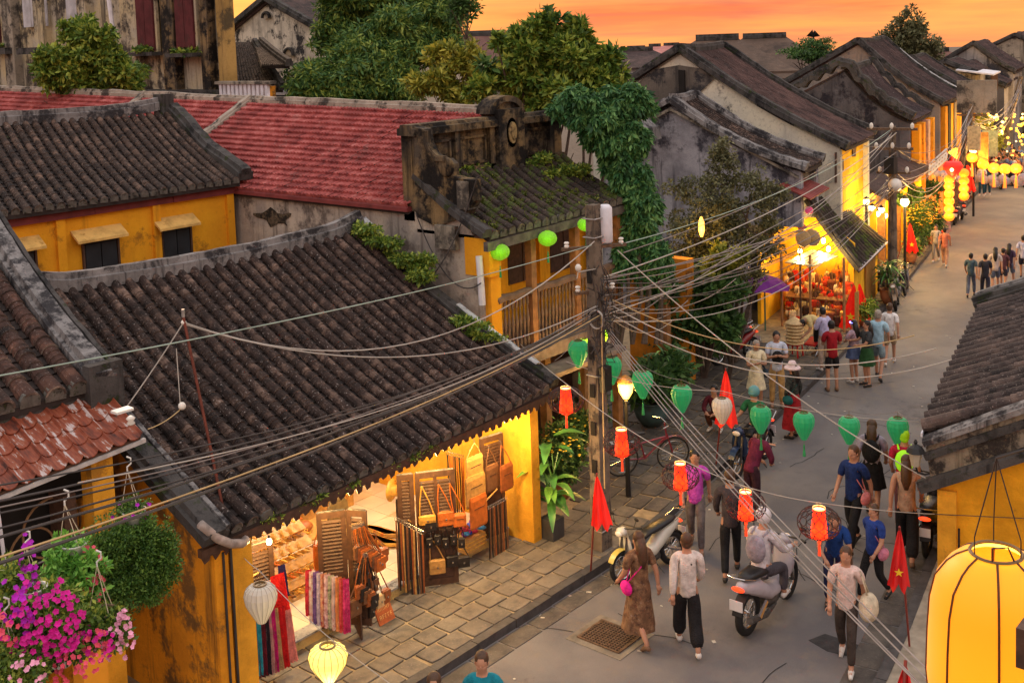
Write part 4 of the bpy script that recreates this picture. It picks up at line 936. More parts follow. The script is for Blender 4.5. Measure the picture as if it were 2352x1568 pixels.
hC2,_,_=gable_house('low grey gabled house with dark streaked wall in front of the white gable','31' and 31.0,33.0,7.75,4.70,11.6,6.72,14.0,5.5,plaster('blue_grey_gable',(.36,.36,.40),(.05,.05,.065),.55,.7,1.2,fine=.7,base2=(.20,.20,.23)),M_tile,M_dark,11,36,.24,nobj=300,capw=.46,caph=.16,cap=M_mortar,front=False,cut=(9.4,3.0))
wall('pale_verge_line',[L(30.9,t,z) for t,z in ((11.6,6.34),(7.9,4.45),(7.9,4.37),(11.6,6.25),(14,5.0),(14,5.08))],-EX*.03,M_tan,hC2)
# small lean-to behind the vine
b1=thing('lean_to_roof','small grey lean-to roof tucked between the vine and the low grey gable','roof',L(27,12.5,0))
MB().prism([gl(1405,250,29),gl(1470,300,29),gl(1475,330,29),gl(1405,300,29)],EX*1.5).build('sheet_roof',M_mortar,b1)
# house D: scalloped dark gable
def scal(v): return .10+.22*abs(math.sin(v*math.pi*5))*(1-v*.35) if v<.75 else .10+.2*(1-v)
hD,AD,twD=gable_house('dark house with scalloped black gable and sagging tile roof','46' and 46.4,51.5,7.4,4.75,10.0,7.0,12.6,5.6,M_dark,tilemat('purple_old_tile',(.03,.022,.024),(.085,.055,.055),(.15,.10,.095),.4,sc=1.2,fine=12),M_yelf,20,34,.32,nobj=200,capw=.6,caph=.3,curve=scal)
for i,(s,c) in enumerate(((47.0,M_yel),(48.1,M_yel2),(49.3,simple('faded_pink_wood',(.36,.24,.20),.7)),(50.6,M_yelb))): MB().frame(L(s,twD-.35,0.2),EX,EY,(0,0,1),.5,.3,4.3).build('front_post',c,hD)
hE,AE,twE=gable_house('tan gabled house with pinkish upper wall and long dark roof behind the scalloped gable','54' and 54.0,60.5,7.3,4.95,11.0,7.95,14.6,5.9,plaster('pinkish_gable',(.36,.27,.20),(.09,.085,.09),.5,.4,.7,fine=.6,base2=(.22,.21,.21)),tilemat('far_tile_b',(.022,.016,.016),(.07,.042,.04),(.13,.08,.07),.35,sc=1.2,fine=12),M_yel,22,30,.25,nobj=200,trim=M_wht)
for s,c in ((54.4,M_yel2),(55.5,M_void),(56.3,M_yel),(57.5,M_woodb),(58.3,M_yel),(59.3,M_yelb)): MB().frame(L(s,twE-.3,.1),EX,EY,(0,0,1),.8,.25,4.6).build('front_post',c,hE)
wall('tin_canopy',[L(60.3,7.6,5.0),L(62.6,7.6,5.05),L(62.6,6.5,4.75),L(60.3,6.5,4.7)],(0,0,.05),M_wp,hE)
hG,_,_=gable_house('dark balcony house with black wood front beyond the tan gabled house','62' and 62.5,66.5,7.2,5.0,10,6.9,13,5.4,M_dark,M_tilefar,M_wood,10,14,.1,nobj=60)
for s in (62.8,64.1,65.4,66.3): MB().frame(L(s,6.9,.1),EX,EY,(0,0,1),.25,.2,4.7).build('front_post',M_yel2 if s>66 or s<63 else M_wood,hG)
hH,_,_=gable_house('far dark grey gable with sloping roof at the end of the left row','76' and 76,84,6.6,4.5,8.9,6.1,12,4.6,M_dark,M_tilefar,M_grey,10,12,.1,nobj=60)
hI,_,_=gable_house('far tall grey gable rising behind the dark grey gable','80' and 80,87,6.4,5.2,8.9,7.25,12.5,5.0,M_grey,M_tilefar,M_grey,8,12,.1,nobj=60)
hJ,_,_=gable_house('rust brown gable peeking over the row at the right edge of the skyline','95' and 95,104,5.0,6.3,7.6,7.55,11,5.9,M_tan,M_tilefar,M_tan,8,12,.1,nobj=60)
hK,_,_=gable_house('small house with bluish tin porch roof below the skyline tree','70' and 70,75,7.6,5.6,9.3,6.4,11,5.6,M_tan,M_tilefar,M_tan,8,10,.05,nobj=40)
MB().prism([L(69,8.6,5.75),L(73,8.6,5.75),L(73,6.6,5.45),L(69,6.6,5.45)],(0,0,.08)).build('tin_porch_roof',M_wp,hK)
for i in range(7): MB().tube([L(70+i*.5,6.8,5.5),L(70+i*.5,6.8,4.4)],.05,5).build('porch_post',M_wood,hK)
# right-side and far closing buildings of the street end
hZ=thing('far_row_house','low lamp-lit yellow row closing the view at the far end of the street','house',L(95,3,0))
MB().frame(L(92,-3,0),EX,EY,(0,0,1),6,9.3,3.6).build('row_wall',M_yelf,hZ)
MB().prism([L(91.5,6.3,3.5),L(98.5,6.3,3.5),L(98.5,2,5.3),L(91.5,2,5.3)],(0,0,.15)).build('row_roof',M_tilefar,hZ); MB().prism([L(91.5,-2.5,3.6),L(98.5,-2.5,3.6),L(98.5,2,5.3),L(91.5,2,5.3)],(0,0,.15)).build('row_roof',M_tilefar,hZ)
# skyline: distant roofs
def roofbox(label,px,py_,px2,py2,d,depth,drop,mt,wm,name='distant_house'):
    """far roof: ridge from pixel point to pixel point at distance d, gable facing the camera side"""
    a=gd(px,py_,d); b=gd(px2,py2,d); b[2]=a[2]
    u=nrm(b-a); w=nrm(np.cross((0,0,1.),u)); w= w if w@np.array([1,1,0])>0 else -w
    h=thing(name,label,'house',((a+b)/2)*np.array([1,1,0])); z=a[2]
    fl=u*depth*.55
    MB().prism([a,b,b-w*depth+fl-np.array([0,0,drop]),a-w*depth-fl-np.array([0,0,drop])],(0,0,-.12)).build('roof_slope',mt,h)
    MB().prism([a,b,b+w*depth-np.array([0,0,drop]),a+w*depth-np.array([0,0,drop])],(0,0,-.12)).build('roof_slope',mt,h)
    for e in (a,b): 
        s=u*.15 if e is a else -u*.15
        MB().prism([e+s-np.array([0,0,.1]),e+s-w*depth*.94-np.array([0,0,drop]),e+s-w*depth*.94-np.array([0,0,e[2]]),e+s+w*depth*.94-np.array([0,0,e[2]]),e+s+w*depth*.94-np.array([0,0,drop])],u*.1 if e is a else -u*.1).build('end_wall',wm,h)
    MB().prism([a-w*depth*.9-np.array([0,0,a[2]]),b-w*depth*.9-np.array([0,0,a[2]]),b-w*depth*.9-np.array([0,0,drop]),a-w*depth*.9-np.array([0,0,drop])],w*.1).build('front_wall',wm,h)
    band('ridge_cap',[a,b],.35,.3,M_mortar_d,h)
    return h
M_rust2=tilemat('far_rust_tile',(.06,.03,.028),(.16,.075,.06),(.24,.13,.10),.2,sc=.6,fine=6)
M_pinkroof=simple('far_pink_roof',(.42,.17,.15),.8,var=.3,scale=.8)
M_olive=tilemat('far_olive_tile',(.05,.035,.028),(.13,.085,.062),(.2,.14,.10),.2,sc=.6,fine=6)
roofbox('brownish roof with end posts on the skyline right of the white gable',1598,93,1697,90,62,5,1.6,M_olive,M_tan)
roofbox('olive brown hipped roof on the skyline between the white gable and the small pole',1706,88,1806,90,75,6,2.4,M_olive,M_tan)
roofbox('rust roof peeking through the tree tops left of the ficus',1068,83,1160,84,70,5,1.4,M_rust2,M_tan)
roofbox('dark roof among pink roofs on the skyline left of the white gable',1420,118,1500,119,90,5,1.2,M_tilefar,M_wp)
for i,(a,b,c,d,l) in enumerate(((1440,112,1482,111,'pink roof farthest left of the skyline cluster'),(1490,107,1518,106,'pink roof in the middle of the skyline cluster'),(1524,105,1560,103,'pink roof touching the white gable on the skyline'))): roofbox(l,a,b,c,d,130,7,1.6,M_pinkroof,M_white)
roofbox('grey blue roof just above the vine on the left of the white gable',1395,160,1440,165,46,3,1.4,M_mortar_d,M_grey)
roofbox('brown roof right of the skyline tree',2150,118,2180,120,95,6,2,M_rust2,plaster('pink_wall',(.5,.22,.14),(.2,.1,.07),.4,.5))
roofbox('dark small roof under the skyline tree',1850,168,1905,172,58,3,1.5,M_tilefar,M_dark)
roofbox('small dark roof at the right end of the skyline',2300,118,2352,119,120,7,1.8,M_rust2,M_tan)
# ================================================================ tall old house, top left (plane x=24)
oh=thing('old_mansion','tall weathered grey mansion with maroon shutters at the top left','house',(28,42,0))
M_old=plaster('mansion_wall',(.42,.38,.30),(.06,.052,.045),.62,.5,1.1,fine=.7,base2=(.50,.42,.26))
MB().prism([(24.2,33.5,0),(24.2,57,0),(31,68,0),(31,43.9,0)],(0,0,13)).build('main_wall',M_old,oh)
for y,w,mt in ((33.75,.5,plaster('ochre_corner',(.44,.29,.10),(.09,.07,.04),.4,.6,1)),(34.8,.5,M_black),(37.1,.8,M_black),(39.7,1.2,M_old),(43.2,.7,M_old),(46.8,.8,M_old),(49.6,.9,M_tan)): MB().box((24.05,y,8.0),(.4,w,9)).build('pilaster',mt,oh)
M_mar=plaster('maroon_shutter',(.12,.032,.036),(.08,.03,.03),.4,1.5,.6,fine=.6)
for (a,b,c,d) in ((312,-60,362,116),(402,-60,454,118),(-40,-60,8,105)):
    p0=gx(a,b,23.95); p1=gx(c,d,23.95); y0,y1=sorted((p0[1],p1[1])); z0=p1[2]; z1=12.2
    MB().box((23.96,(y0+y1)/2,(z0+z1)/2),(.12,y1-y0+.22,z1-z0+.2)).build('window_surround',M_old,oh)
    for q in (0,1):
        MB().box((23.86,y0+(y1-y0)*(.25+.5*q),(z0+z1)/2),(.08,(y1-y0)*.48,z1-z0)).build('shutter',M_mar,oh)
    MB().box((23.75,(y0+y1)/2,z0-.12),(.5,y1-y0+.6,.14)).build('window_sill',M_mortar_d,oh)
    o=leafcloud('sill_moss',[((23.7,(y0+y1)/2,z0),(.2,(y1-y0)/2+.2,.08))],260,.10,LF_mid,None,int(a)+99); tag(o,{312:'moss on the sill of the left maroon window',402:'moss on the sill of the right maroon window'}.get(a,'moss on the sill at the left edge of the frame'),'moss')
for a,b,c in ((55,118,100),(0,118,30)):
    p0=gx(a,b,23.9); p1=gx(c,b,23.9); MB().box((23.8,(p0[1]+p1[1])/2,p0[2]),(.5,abs(p0[1]-p1[1]),.28)).build('vent_hood',M_mortar_d,oh)
for a,b,c,d in ((45,0,105,60),(145,0,200,60)):
    p0=gx(a,b-20,23.9); p1=gx(c,d,23.9); MB().box((24.0,(p0[1]+p1[1])/2,(p0[2]+p1[2])/2),(.06,abs(p0[1]-p1[1]),abs(p0[2]-p1[2]))).build('pale_panel',plaster('pale_panel',(.52,.52,.56),(.2,.19,.18),.4,.8,1),oh)
MB().tube([gx(245,-40,23.6),gx(258,60,23.6),gx(262,140,23.6)],.09,8).build('drain_pipe',M_wp,oh)
MB().box((24.0,42,6.95),(.6,18,.14)).build('base_moulding',M_mortar_d,oh)
MB().box((23.95,36.2,6.55),(.3,6,.5)).build('ochre_base',M_yel2,oh)
# ochre and white balustrade between mansion and trees
bs=thing('ochre_balustrade','low ochre balustrade with pale balusters behind the red roof ridge','balustrade',(22,29,0))
p0=gx(520,203,23.5); p1=gx(625,205,23.5)
MB().box((23.5,(p0[1]+p1[1])/2,p0[2]-.15),(.3,abs(p0[1]-p1[1]),.45)).build('base_wall',M_yel2,bs)
for i in range(12):
    y=p0[1]+(p1[1]-p0[1])*i/11; MB().box((23.3,y,p0[2]-.10),(.1,.14,.5)).build('baluster',M_wp,bs)
MB().box((23.35,(p0[1]+p1[1])/2,p0[2]+.2),(.3,abs(p0[1]-p1[1])+.5,.1)).build('top_rail',M_tan,bs)
# dark roofs and ornate gable house behind
dr=thing('dark_roof_house','low house with two black tiled roof slopes below the ornate gable','house',(31,41,0))
for A_,B_,C_,D_ in (((530,100),(585,100),(530,205),(650,205)),((585,98),(600,98),(600,150),(665,150))):
    a,b=gx(*A_,31),gx(*B_,31); c,d=gx(*C_,27.5),gx(*D_,27.5)
    rfx=Roof(a,b,c,d,.05,0); tile_roof(dr,rfx,14,16,M_tile,60,ends=False,seg=4,pan=False)
    band('verge_band',[rfx.p(1,v) for v in np.linspace(0,1,8)],.3,.25,M_mortar_d,dr)
MB().box((33,41,3.2),(5,6,6.4)).build('house_wall',M_dark,dr)
og=thing('ornate_gable_house','house with black and white weathered ornate gable and arched niches on the skyline','house',(42,52,0))
gpt=[gx(a,b,40) for a,b in ((528,68),(612,2),(740,72),(760,160),(528,160))]; gpt[-1][2]=0; gpt[-2][2]=0
M_orn=plaster('ornate_gable',(.75,.68,.58),(.03,.03,.035),.62,.8,.5,fine=.9)
wall('gable_wall',gpt,(.4,0,0),M_orn,og)
a=gx(612,-1,39.8); b0=gx(526,70,39.8); b1=gx(742,74,39.8)
band('verge_band',[b0,a],.5,.3,M_mortar_d,og); band('verge_band',[a,b1],.5,.3,M_mortar_d,og)
MB().prism([a,b1,b1+np.array([9,0,0]),a+np.array([9,0,0])],(0,0,-.2)).build('roof_slope',M_tilefar,og); MB().prism([a,b0,b0+np.array([9,0,0]),a+np.array([9,0,0])],(0,0,-.2)).build('roof_slope',M_tilefar,og)
def niche(px,py_,w,hh,p,x=39.8):
    c=gx(px,py_,x); k=w/F_PX*60; 
    P=[c+np.array([0,math.cos(t)*k,math.sin(t)*k]) for t in np.linspace(0,math.pi,10)]
    band('arch_moulding',P,.14,.12,M_mortar_d,p,up=(-1,0,0)); MB().prism(P,(.05,0,0)).build('niche_recess',plaster('niche_pale',(.5,.42,.32),(.12,.1,.09),.5,1,.3),p)
niche(612,42,14,0,og); 
for px in (592,626,664): niche(px,128,17,0,og)
niche(540,118,12,0,og)
# ================================================================ vegetation
def branches(root,tips,mt,parent,r0=.12,r1=.02,seg=5,name='trunk',seed=3,fork=True):
    """tapered trunk with limbs to each tip"""
    rg=random.Random(seed); m=MB(); root=np.array(root,float)
    for t in tips:
        t=np.array(t,float); mid=root+(t-root)*np.array([.35,.35,.55]); n=7; P=[]
        for i in range(n):
            a=i/(n-1); q=(1-a)**2*root+2*a*(1-a)*mid+a*a*t; P.append(q+np.array([rg.uniform(-1,1) for _ in range(3)])*np.linalg.norm(t-root)*.025*(0<i))
        m.tube(P,[r0+(r1-r0)*(i/(n-1))**.7 for i in range(n)],seg)
        if fork:
            for k in range(4):
                b=P[3+k%3]; e=b+(t-root)*rg.uniform(.05,.14)+np.array([rg.uniform(-1,1),rg.uniform(-1,1),rg.uniform(-.3,.2)])*np.linalg.norm(t-root)*.10
                m.tube([b,(b+e)/2+np.array([0,0,.05]),e],[r1*1.6,r1*1.2,r1*.5],4)
    return m.build(name,mt,parent)
def blob(px,py_,d,r,rz=None,w=None):
    k=(r,r,rz or r); return (gd(px,py_,d),k) if w is None else (gd(px,py_,d),k,w)
def tree(label,blobs,n,size,lf,base,d,seed=1,name='tree',bark=None,r0=.14,tips=None,cat='tree',ntips=6,**k):
    b=np.mean([q[0] for q in blobs],axis=0) if len(base)==2 else np.array(base); t=thing(name,label,cat,(b[0],b[1],0 if b[2]>-5 else 0))
    if n>5000:
        rq=np.random.default_rng(seed); nb=[]
        for q in blobs:
            for _ in range(5):
                o=rq.normal(size=3); o/=np.linalg.norm(o); f=rq.uniform(.32,.62); nb.append((np.array(q[0])+o*np.array(q[1])*rq.uniform(.3,.85),tuple(np.array(q[1])*f)))
        tips=tips or [q[0]-np.array([0,0,q[1][2]*.1]) for q in blobs[:ntips]]; use=nb
    else: use=blobs
    leafcloud('crown',use,n,size,lf,t,seed,**k).location=-wloc(t)
    tp=tips or [q[0]-np.array([0,0,q[1][2]*.1]) for q in blobs[:ntips]]
    branches((b[0],b[1],0),tp,bark or M_bark,t,r0=r0,r1=r0*.2,seed=seed)
    return t
# feathery green tree mass behind the red roof
B=[blob(x,y,46+dz,r,r*.8) for x,y,r,dz in ((735,170,1.2,0),(790,90,1.4,2),(830,30,1.9,3),(900,90,2.0,0),(980,50,1.9,2),(850,160,1.8,-1),(950,160,1.7,-1),(770,190,1.4,-2),(1010,120,1.3,0),(900,-30,2.2,3),(1000,-20,1.5,2),(800,-40,1.9,3),(690,205,.55,-2),(775,25,.9,3),(735,100,.5,2))]
tree('tall feathery green tree filling the gap behind the red roof ridge',B,110000,.085,LF_bam,(850,215),46,11,name='feathery_tree',r0=.13,ntips=11,droop=.5,elong=3.0,bark=simple('pale_bark',(.22,.15,.09),.9,var=.3,scale=6),shell=.75)
B=[blob(x,y,40,r) for x,y,r in ((1050,15,.45),(1075,30,.3),(1040,-20,.5),(1085,5,.3))]
tree('dark twiggy branch tips against the sunset at the top of the frame',B,900,.11,LF_dark,(1020,150),42,12,name='branch_tree',r0=.07,shell=.9)
B=[blob(x,y,34,r,r*.9) for x,y,r in ((1030,130,.55),(1070,160,.6),(1000,190,.5),(1060,200,.6),(1110,170,.5),(960,200,.4),(1090,120,.35))]
tree('yellowish feathery shrub in front of the rust coloured roof',B,9000,.085,LF_yel,(1040,215),34,13,name='yellow_shrub',r0=.06,elong=2.6,shell=.8)
B=[blob(x,y,25.5,r,rz) for x,y,r,rz in ((1180,140,.62,.5),(1245,150,.75,.7),(1310,150,.75,.7),(1370,180,.65,.55),(1210,200,.65,.45),(1290,215,.8,.5),(1380,240,.7,.5),(1430,245,.42,.4),(1130,200,.42,.26),(1160,95,.28,.22),(1225,85,.32,.3),(1262,62,.22,.28),(1310,75,.34,.3),(1205,105,.3,.25),(1405,150,.35,.3),(1345,105,.3,.3),(1090,215,.25,.12))]
tree('dense glossy ficus tree rising over the sooty parapet',B,48000,.085,LF_mid,(1380,300),25.5,14,name='ficus_tree',r0=.10,ntips=10,elong=2.2,shell=.72)
B=[blob(x,y,25.5,r) for x,y,r in ((1245,38,.10),(1268,28,.10),(1240,60,.12),(1283,48,.12),(1180,72,.09),(1325,60,.12),(1412,122,.14),(1125,150,.18))]
o=leafcloud('sprig',B,300,.12,LF_dark,None,15,shell=.95); tag(o,'dark leafy sprigs sticking out of the ficus top against the sky','sprigs'); o['kind']='stuff'
pts=[(1320,240,.45,.3),(1370,250,.5,.35),(1360,300,.35,.3),(1345,265,.55,.35),(1395,285,.55,.4),(1430,310,.45,.4),(1410,345,.35,.35),(1440,375,.42,.45),(1455,430,.42,.5),(1465,480,.42,.5),(1475,530,.45,.5),(1485,580,.42,.45),(1500,615,.36,.36),(1445,570,.3,.3),(1455,240,.4,.4),(1440,610,.25,.25),(1462,330,.3,.3)]
B=[(gd(x,y,23.0),(r,r,rz)) for x,y,r,rz in pts]
vt=thing('ivy_curtain','thick green vine falling in a curtain down the right end of the balcony house','vine',(gd(1470,600,23)[0],gd(1470,600,23)[1],0))
rq=np.random.default_rng(77); B2=[]
for q in B:
    for _ in range(5):
        o=rq.normal(size=3); o/=np.linalg.norm(o); B2.append((np.array(q[0])+o*np.array(q[1])*rq.uniform(.15,.9),tuple(np.array(q[1])*rq.uniform(.35,.65)*np.array([1,1,1.35]))))
leafcloud('foliage',B2,85000,.06,LF_vine,vt,16,droop=1.3,elong=2.3,shell=.8).location=-wloc(vt)
m=MB(); rg=random.Random(4)
for i in range(9):
    x=1420+rg.uniform(0,90); a=gd(x,560,23); b=gd(x+rg.uniform(-20,20),790,22.8); b[2]=max(b[2],.1); m.tube([a,(a+b)/2+np.array([rg.uniform(-.2,.2),rg.uniform(-.2,.2),0]),b],[.05,.035,.05],5)
m.build('stem',M_bark,vt)
# bush growing at the foot of the mansion
B=[blob(x,y,37,r) for x,y,r in ((150,130,.85),(205,100,.7),(175,70,.4),(240,140,.8),(130,170,.7),(200,175,.9),(270,175,.75),(300,185,.45),(160,165,.7),(150,60,.22),(205,45,.15))]
tree('bushy green tree growing against the mansion wall behind the red roof',B,22000,.10,LF_mid,(200,195),37,17,name='mansion_bush',r0=.08,shell=.7)
# dry garden thicket, right of the vine
B=[blob(x,y,29,r,rz) for x,y,r,rz in ((1600,440,.6,.5),(1660,400,.7,.5),(1720,440,.7,.6),(1640,490,.8,.6),(1720,510,.8,.6),(1780,510,.55,.45),(1580,520,.7,.6),(1680,560,.8,.5),(1760,570,.6,.5),(1620,600,.8,.5),(1560,590,.5,.5),(1720,620,.8,.4),(1660,350,.35,.3),(1790,450,.3,.3))]
tree('sparse dry garden tree with small grey green leaves in front of the low grey gable',B,20000,.055,LF_dry,(1700,760),29,18,name='dry_tree',r0=.09,ntips=12,shell=.95,elong=1.7)
B=[blob(x,y,28,r,rz) for x,y,r,rz in ((1560,660,.7,.45),(1620,650,.7,.5),(1670,670,.5,.4),(1580,740,.5,.4),(1640,740,.6,.45))]
tree('dark shrubs filling the shady garden behind the planters',B,15000,.10,LF_dark,(1640,780),28,19,name='garden_shrub',r0=.06,shell=.7,cat='shrub')
B=[blob(x,y,27.6,r) for x,y,r in ((1650,590,.25),(1680,600,.2),(1640,620,.2),(1700,585,.16))]
tree('lamp lit yellow bush glowing in the dark garden',B,1200,.075,LF_yel,(1660,640),27.6,20,name='yellow_bush',r0=.04,cat='shrub')
lf=simple('lit_lamp_glass',(1,.55,.1),.4,emit=2.2,ecol=(1,.42,.06),var=0)
gl_l=thing('garden_lantern','slim glowing orange lamp half hidden in the dry garden tree','lamp',gd(1611,520,28.2)); MB().lathe([(.02,.24),(.07,.12),(.08,-.1),(.03,-.26)],(0,0,0),10).build('lamp_shade',lf,gl_l,local=True,smooth=True); lamp(gd(1611,540,27.9),20,(1,.5,.12),.1)
# climbing shrub over the stall roof, growing tree by the far pole, skyline trees
B=[blob(x,y,80,r) for x,y,r in ((2040,110,1.3),(2085,75,1.3),(2120,110,1.3),(2085,120,1.5),(2070,45,.7),(2110,60,.8),(2030,85,.8),(2150,120,.8),(2050,130,1.2),(2088,25,.35))]
tree('round sparse tree on the skyline above the tan gabled house',B,9000,.15,LF_dry,(2085,140),80,21,name='skyline_tree',r0=.25,shell=.97,ntips=9)
B=[blob(x,y,62,r,r*.3) for x,y,r in ((1868,97,.9),(1868,112,1.2),(1845,120,1.2),(1890,122,1.1),(1868,130,1.4),(1830,125,.8))]
t=tree('layered small pine on the skyline between two gables',B,5200,.08,LF_dark,(1868,150),62,22,name='pine_tree',r0=.1)
sp=thing('speaker_pole','pole with loudspeaker horns above the layered pine on the skyline','loudspeaker',gd(1868,150,63)*np.array([1,1,0])); q=gd(1868,90,63)
MB().tube([gd(1868,200,63),gd(1868,76,63)],.06,5).build('pole',M_blk,sp); 
for dx in (-9,9): MB().tube([gd(1868,84,63),gd(1868+dx,76,63)],[.06,.24],8).build('horn',M_blk,sp)
B=[(gt(x,y,7.4),(r,r,r*.6)) for x,y,r in ((2085,440,.7),(2120,430,.6),(2060,455,.5),(2135,455,.5),(2105,470,.5))]
tree('dark street tree behind the second pole above the bright street lamp',B,6000,.09,LF_dark,(2100,560),34.3,23,name='street_tree',r0=.07)
B=[(gt(x,y,6.9),(r,r,r)) for x,y,r in ((2250,300,.7),(2270,330,.8),(2285,370,.7),(2240,280,.5))]
tree('lamp lit yellow green tree far up the street',B,2600,.13,LF_yel,(2270,420),50,24,name='lit_tree',r0=.08)
B=[(gt(x,y,6.8),(r,r,r)) for x,y,r in ((2215,485,.45),(2210,465,.35),(2220,500,.4))]
tree('small reddish bush in a pot beside the lantern column',B,900,.09,simple('red_leaf',(.16,.03,.02),.6,var=.5,scale=9),(2215,520),46,26,name='potted_bush',r0=.04,cat='bush')
# ---------------------------------------------------------------- potted plants on the pavement
def pot(parent,prof,mt,seg=18,name='pot',**k): return MB().lathe(prof,(0,0,0),seg,**k).build(name,mt,parent,local=True,smooth=seg>6)
def leaf_blade(m,base,dirv,l,w,bend=.5,n=6):
    """broad curved leaf with a folded midrib"""
    d=np.array(dirv,float); d/=np.linalg.norm(d); s=np.cross(d,(0,0,1)); s=s/(np.linalg.norm(s)+1e-6); P=[];
    for i in range(n+1):
        a=i/n; c=np.array(base)+d*l*a+np.array([0,0,-bend*l*a*a]); ww=w*math.sin(math.pi*min(1,a*.9+.08))**.8
        P+= [c-s*ww+np.array([0,0,ww*.35]),c,c+s*ww+np.array([0,0,ww*.35])]
    F=[]
    for i in range(n):
        for j in (0,1): F.append((i*3+j,i*3+j+1,i*3+j+4,i*3+j+3))
    m.add(P,F)
M_grn=simple('broad_leaf',(.05,.17,.03),.4,var=.5,scale=5,spec=.5)
M_grnl=simple('lit_broad_leaf',(.12,.30,.04),.4,var=.4,scale=5,spec=.5)
M_glaze=simple('dark_glazed_pot',(.05,.05,.055),.3,var=.3,scale=4,spec=.6)
M_terrap=simple('terracotta_pot',(.36,.14,.06),.7,var=.25,scale=6)
bp=gz(1268,1232,SWZ)
t=thing('broad_leaf_plant','tall broad leaved plant in a square dark pot beside the right shop pier','plant',bp)
MB().prism([(-.15,-.15,0),(.15,-.15,0),(.15,.15,0),(-.15,.15,0)],(0,0,.34)).build('pot',M_glaze,t,local=True)
rg=random.Random(3); 
stm=MB()
for k in range(7): stm.tube([(rg.uniform(-.05,.05),rg.uniform(-.05,.05),.3),(rg.uniform(-.1,.1),rg.uniform(-.1,.1),.9),(rg.uniform(-.22,.22),rg.uniform(-.22,.22),1.4)],.012,5)
stm.build('stem',M_grn,t,local=True)
for k in range(26):
    m=MB(); a=rg.uniform(0,6.3); z=rg.uniform(.5,1.75); leaf_blade(m,(0.08*math.cos(a),.08*math.sin(a),z),(math.cos(a),math.sin(a),rg.uniform(.1,.7)),rg.uniform(.38,.62),rg.uniform(.06,.095),rg.uniform(.3,.7)); m.build('leaf',M_grnl if k%3==0 else M_grn,t,local=True,smooth=True)
def flowerbush(px,py_,z,label,r,h,n,col,seed,potcol=M_terrap,plane=SWZ,fl=60,fs=.03,loc=None,lf=LF_dark):
    b=gz(px,py_,plane) if loc is None else np.array(loc); t=thing('flower_bush',label,'potted flowers',b)
    pot(t,[(.02,0),(.14,0),(.2,.26),(.22,.3),(.17,.3),(.15,.24)],potcol)
    leafcloud('foliage',[((0,0,.3+h/2),(r,r,h/2))],n,.05,lf,t,seed).location=(0,0,0)
    rg=np.random.default_rng(seed); m=MB()
    for _ in range(fl):
        d=rg.normal(size=3); d/=np.linalg.norm(d); d[2]=abs(d[2])*.9; p=np.array([0,0,.3+h/2])+d*np.array([r,r,h/2])*1.02; m.lathe([(.004,-.01),(fs,.004),(fs*.4,.014)],p,7)
    m.build('flowers',col,t,local=True,kind='stuff'); return t
M_yfl=simple('yellow_flower',(.75,.50,.03),.6,var=.25,scale=20)
flowerbush(1290,1140,0,'yellow chrysanthemum bush behind the broad leaved plant',.36,1.0,3000,M_yfl,31,fl=90)
flowerbush(1368,1010,0,'yellow chrysanthemums in a pot behind the leaning pole',.30,.85,2200,M_yfl,32,fl=60)
flowerbush(1322,1060,0,'yellow flowering pot at the foot of the first balcony house post',.30,.8,2200,M_yfl,33,fl=50)
flowerbush(2110,580,0,'potted yellow blossoms beside the tall red flag by the kerb',.45,1.6,2600,M_yfl,34,fl=160,fs=.05)
flowerbush(2140,560,0,'second yellow blossom pot farther up the kerb',.4,1.4,2200,M_yfl,35,fl=140,fs=.05)
def bigpot(px,py_,label,kind,r,h,mt,plant,seed,z=SWZ,lf=LF_dark,n=2500,ph=1.1,pr=.5,sz=.09):
    b=gz(px,py_,z); t=thing('planter',label,'planter',b)
    if kind=='square': pot(t,[(r*.72,0),(r,h*.93),(r*1.08,h*.93),(r*1.08,h),(r*.9,h),(r*.85,h*.85)],mt,4,ph=.785)
    else: pot(t,[(r*.5,0),(r*.85,h*.35),(r,h*.7),(r*.95,h*.95),(r*1.05,h),(r*.9,h),(r*.85,h*.85)],mt)
    MB().lathe([(.01,h*.86),(r*.86,h*.86)],(0,0,0),12,caps=False).build('soil',M_bark,t,local=True)
    if plant=='spiky':
        rg=random.Random(seed)
        for k in range(38):
            m=MB(); a=rg.uniform(0,6.3); zz=h+rg.uniform(0,ph); leaf_blade(m,(0,0,zz),(math.cos(a),math.sin(a),rg.uniform(0,1.1)),rg.uniform(.45,.75),.028,rg.uniform(.3,.9)); m.build('leaf',M_grn if k%4 else M_grnl,t,local=True)
        MB().tube([(0,0,h*.8),(.03,.02,h+ph)],.03,6).build('stem',M_bark,t,local=True)
    leafcloud('foliage',[((0,0,h+ph*.45),(pr,pr,ph*.5))],n,sz,lf,t,seed,elong=2.4).location=(0,0,0)
    return t
M_cream=simple('cream_planter',(.40,.33,.23),.7,var=.25,scale=4)
bigpot(1605,842,'big square cream planter with a bushy evergreen on the dark paving','square',.42,.55,M_cream,'spiky',41,n=3800,ph=1.5,pr=.62)
bigpot(1497,975,'large round bluish brown glazed pot with low green plants','round',.40,.55,simple('blue_glaze',(.06,.11,.11),.35,var=.5,scale=3,spec=.6),'low',42,n=1600,ph=.7,pr=.5)
bigpot(1530,925,'low grey bowl planter behind the blue glazed pot','round',.42,.4,simple('grey_bowl',(.30,.27,.24),.7,var=.3),'spiky',43,n=1500,ph=.8,pr=.5)
bigpot(1560,860,'spiky dracaena growing in a pale pot beside the vine trunks','round',.30,.4,M_cream,'spiky',44,n=1200,ph=1.7,pr=.5)
bigpot(2040,697,'terracotta pot of pale bamboo shoots beside the yellow doorway','round',.25,.45,M_terrap,'spiky',45,n=100,ph=.8,pr=.25)
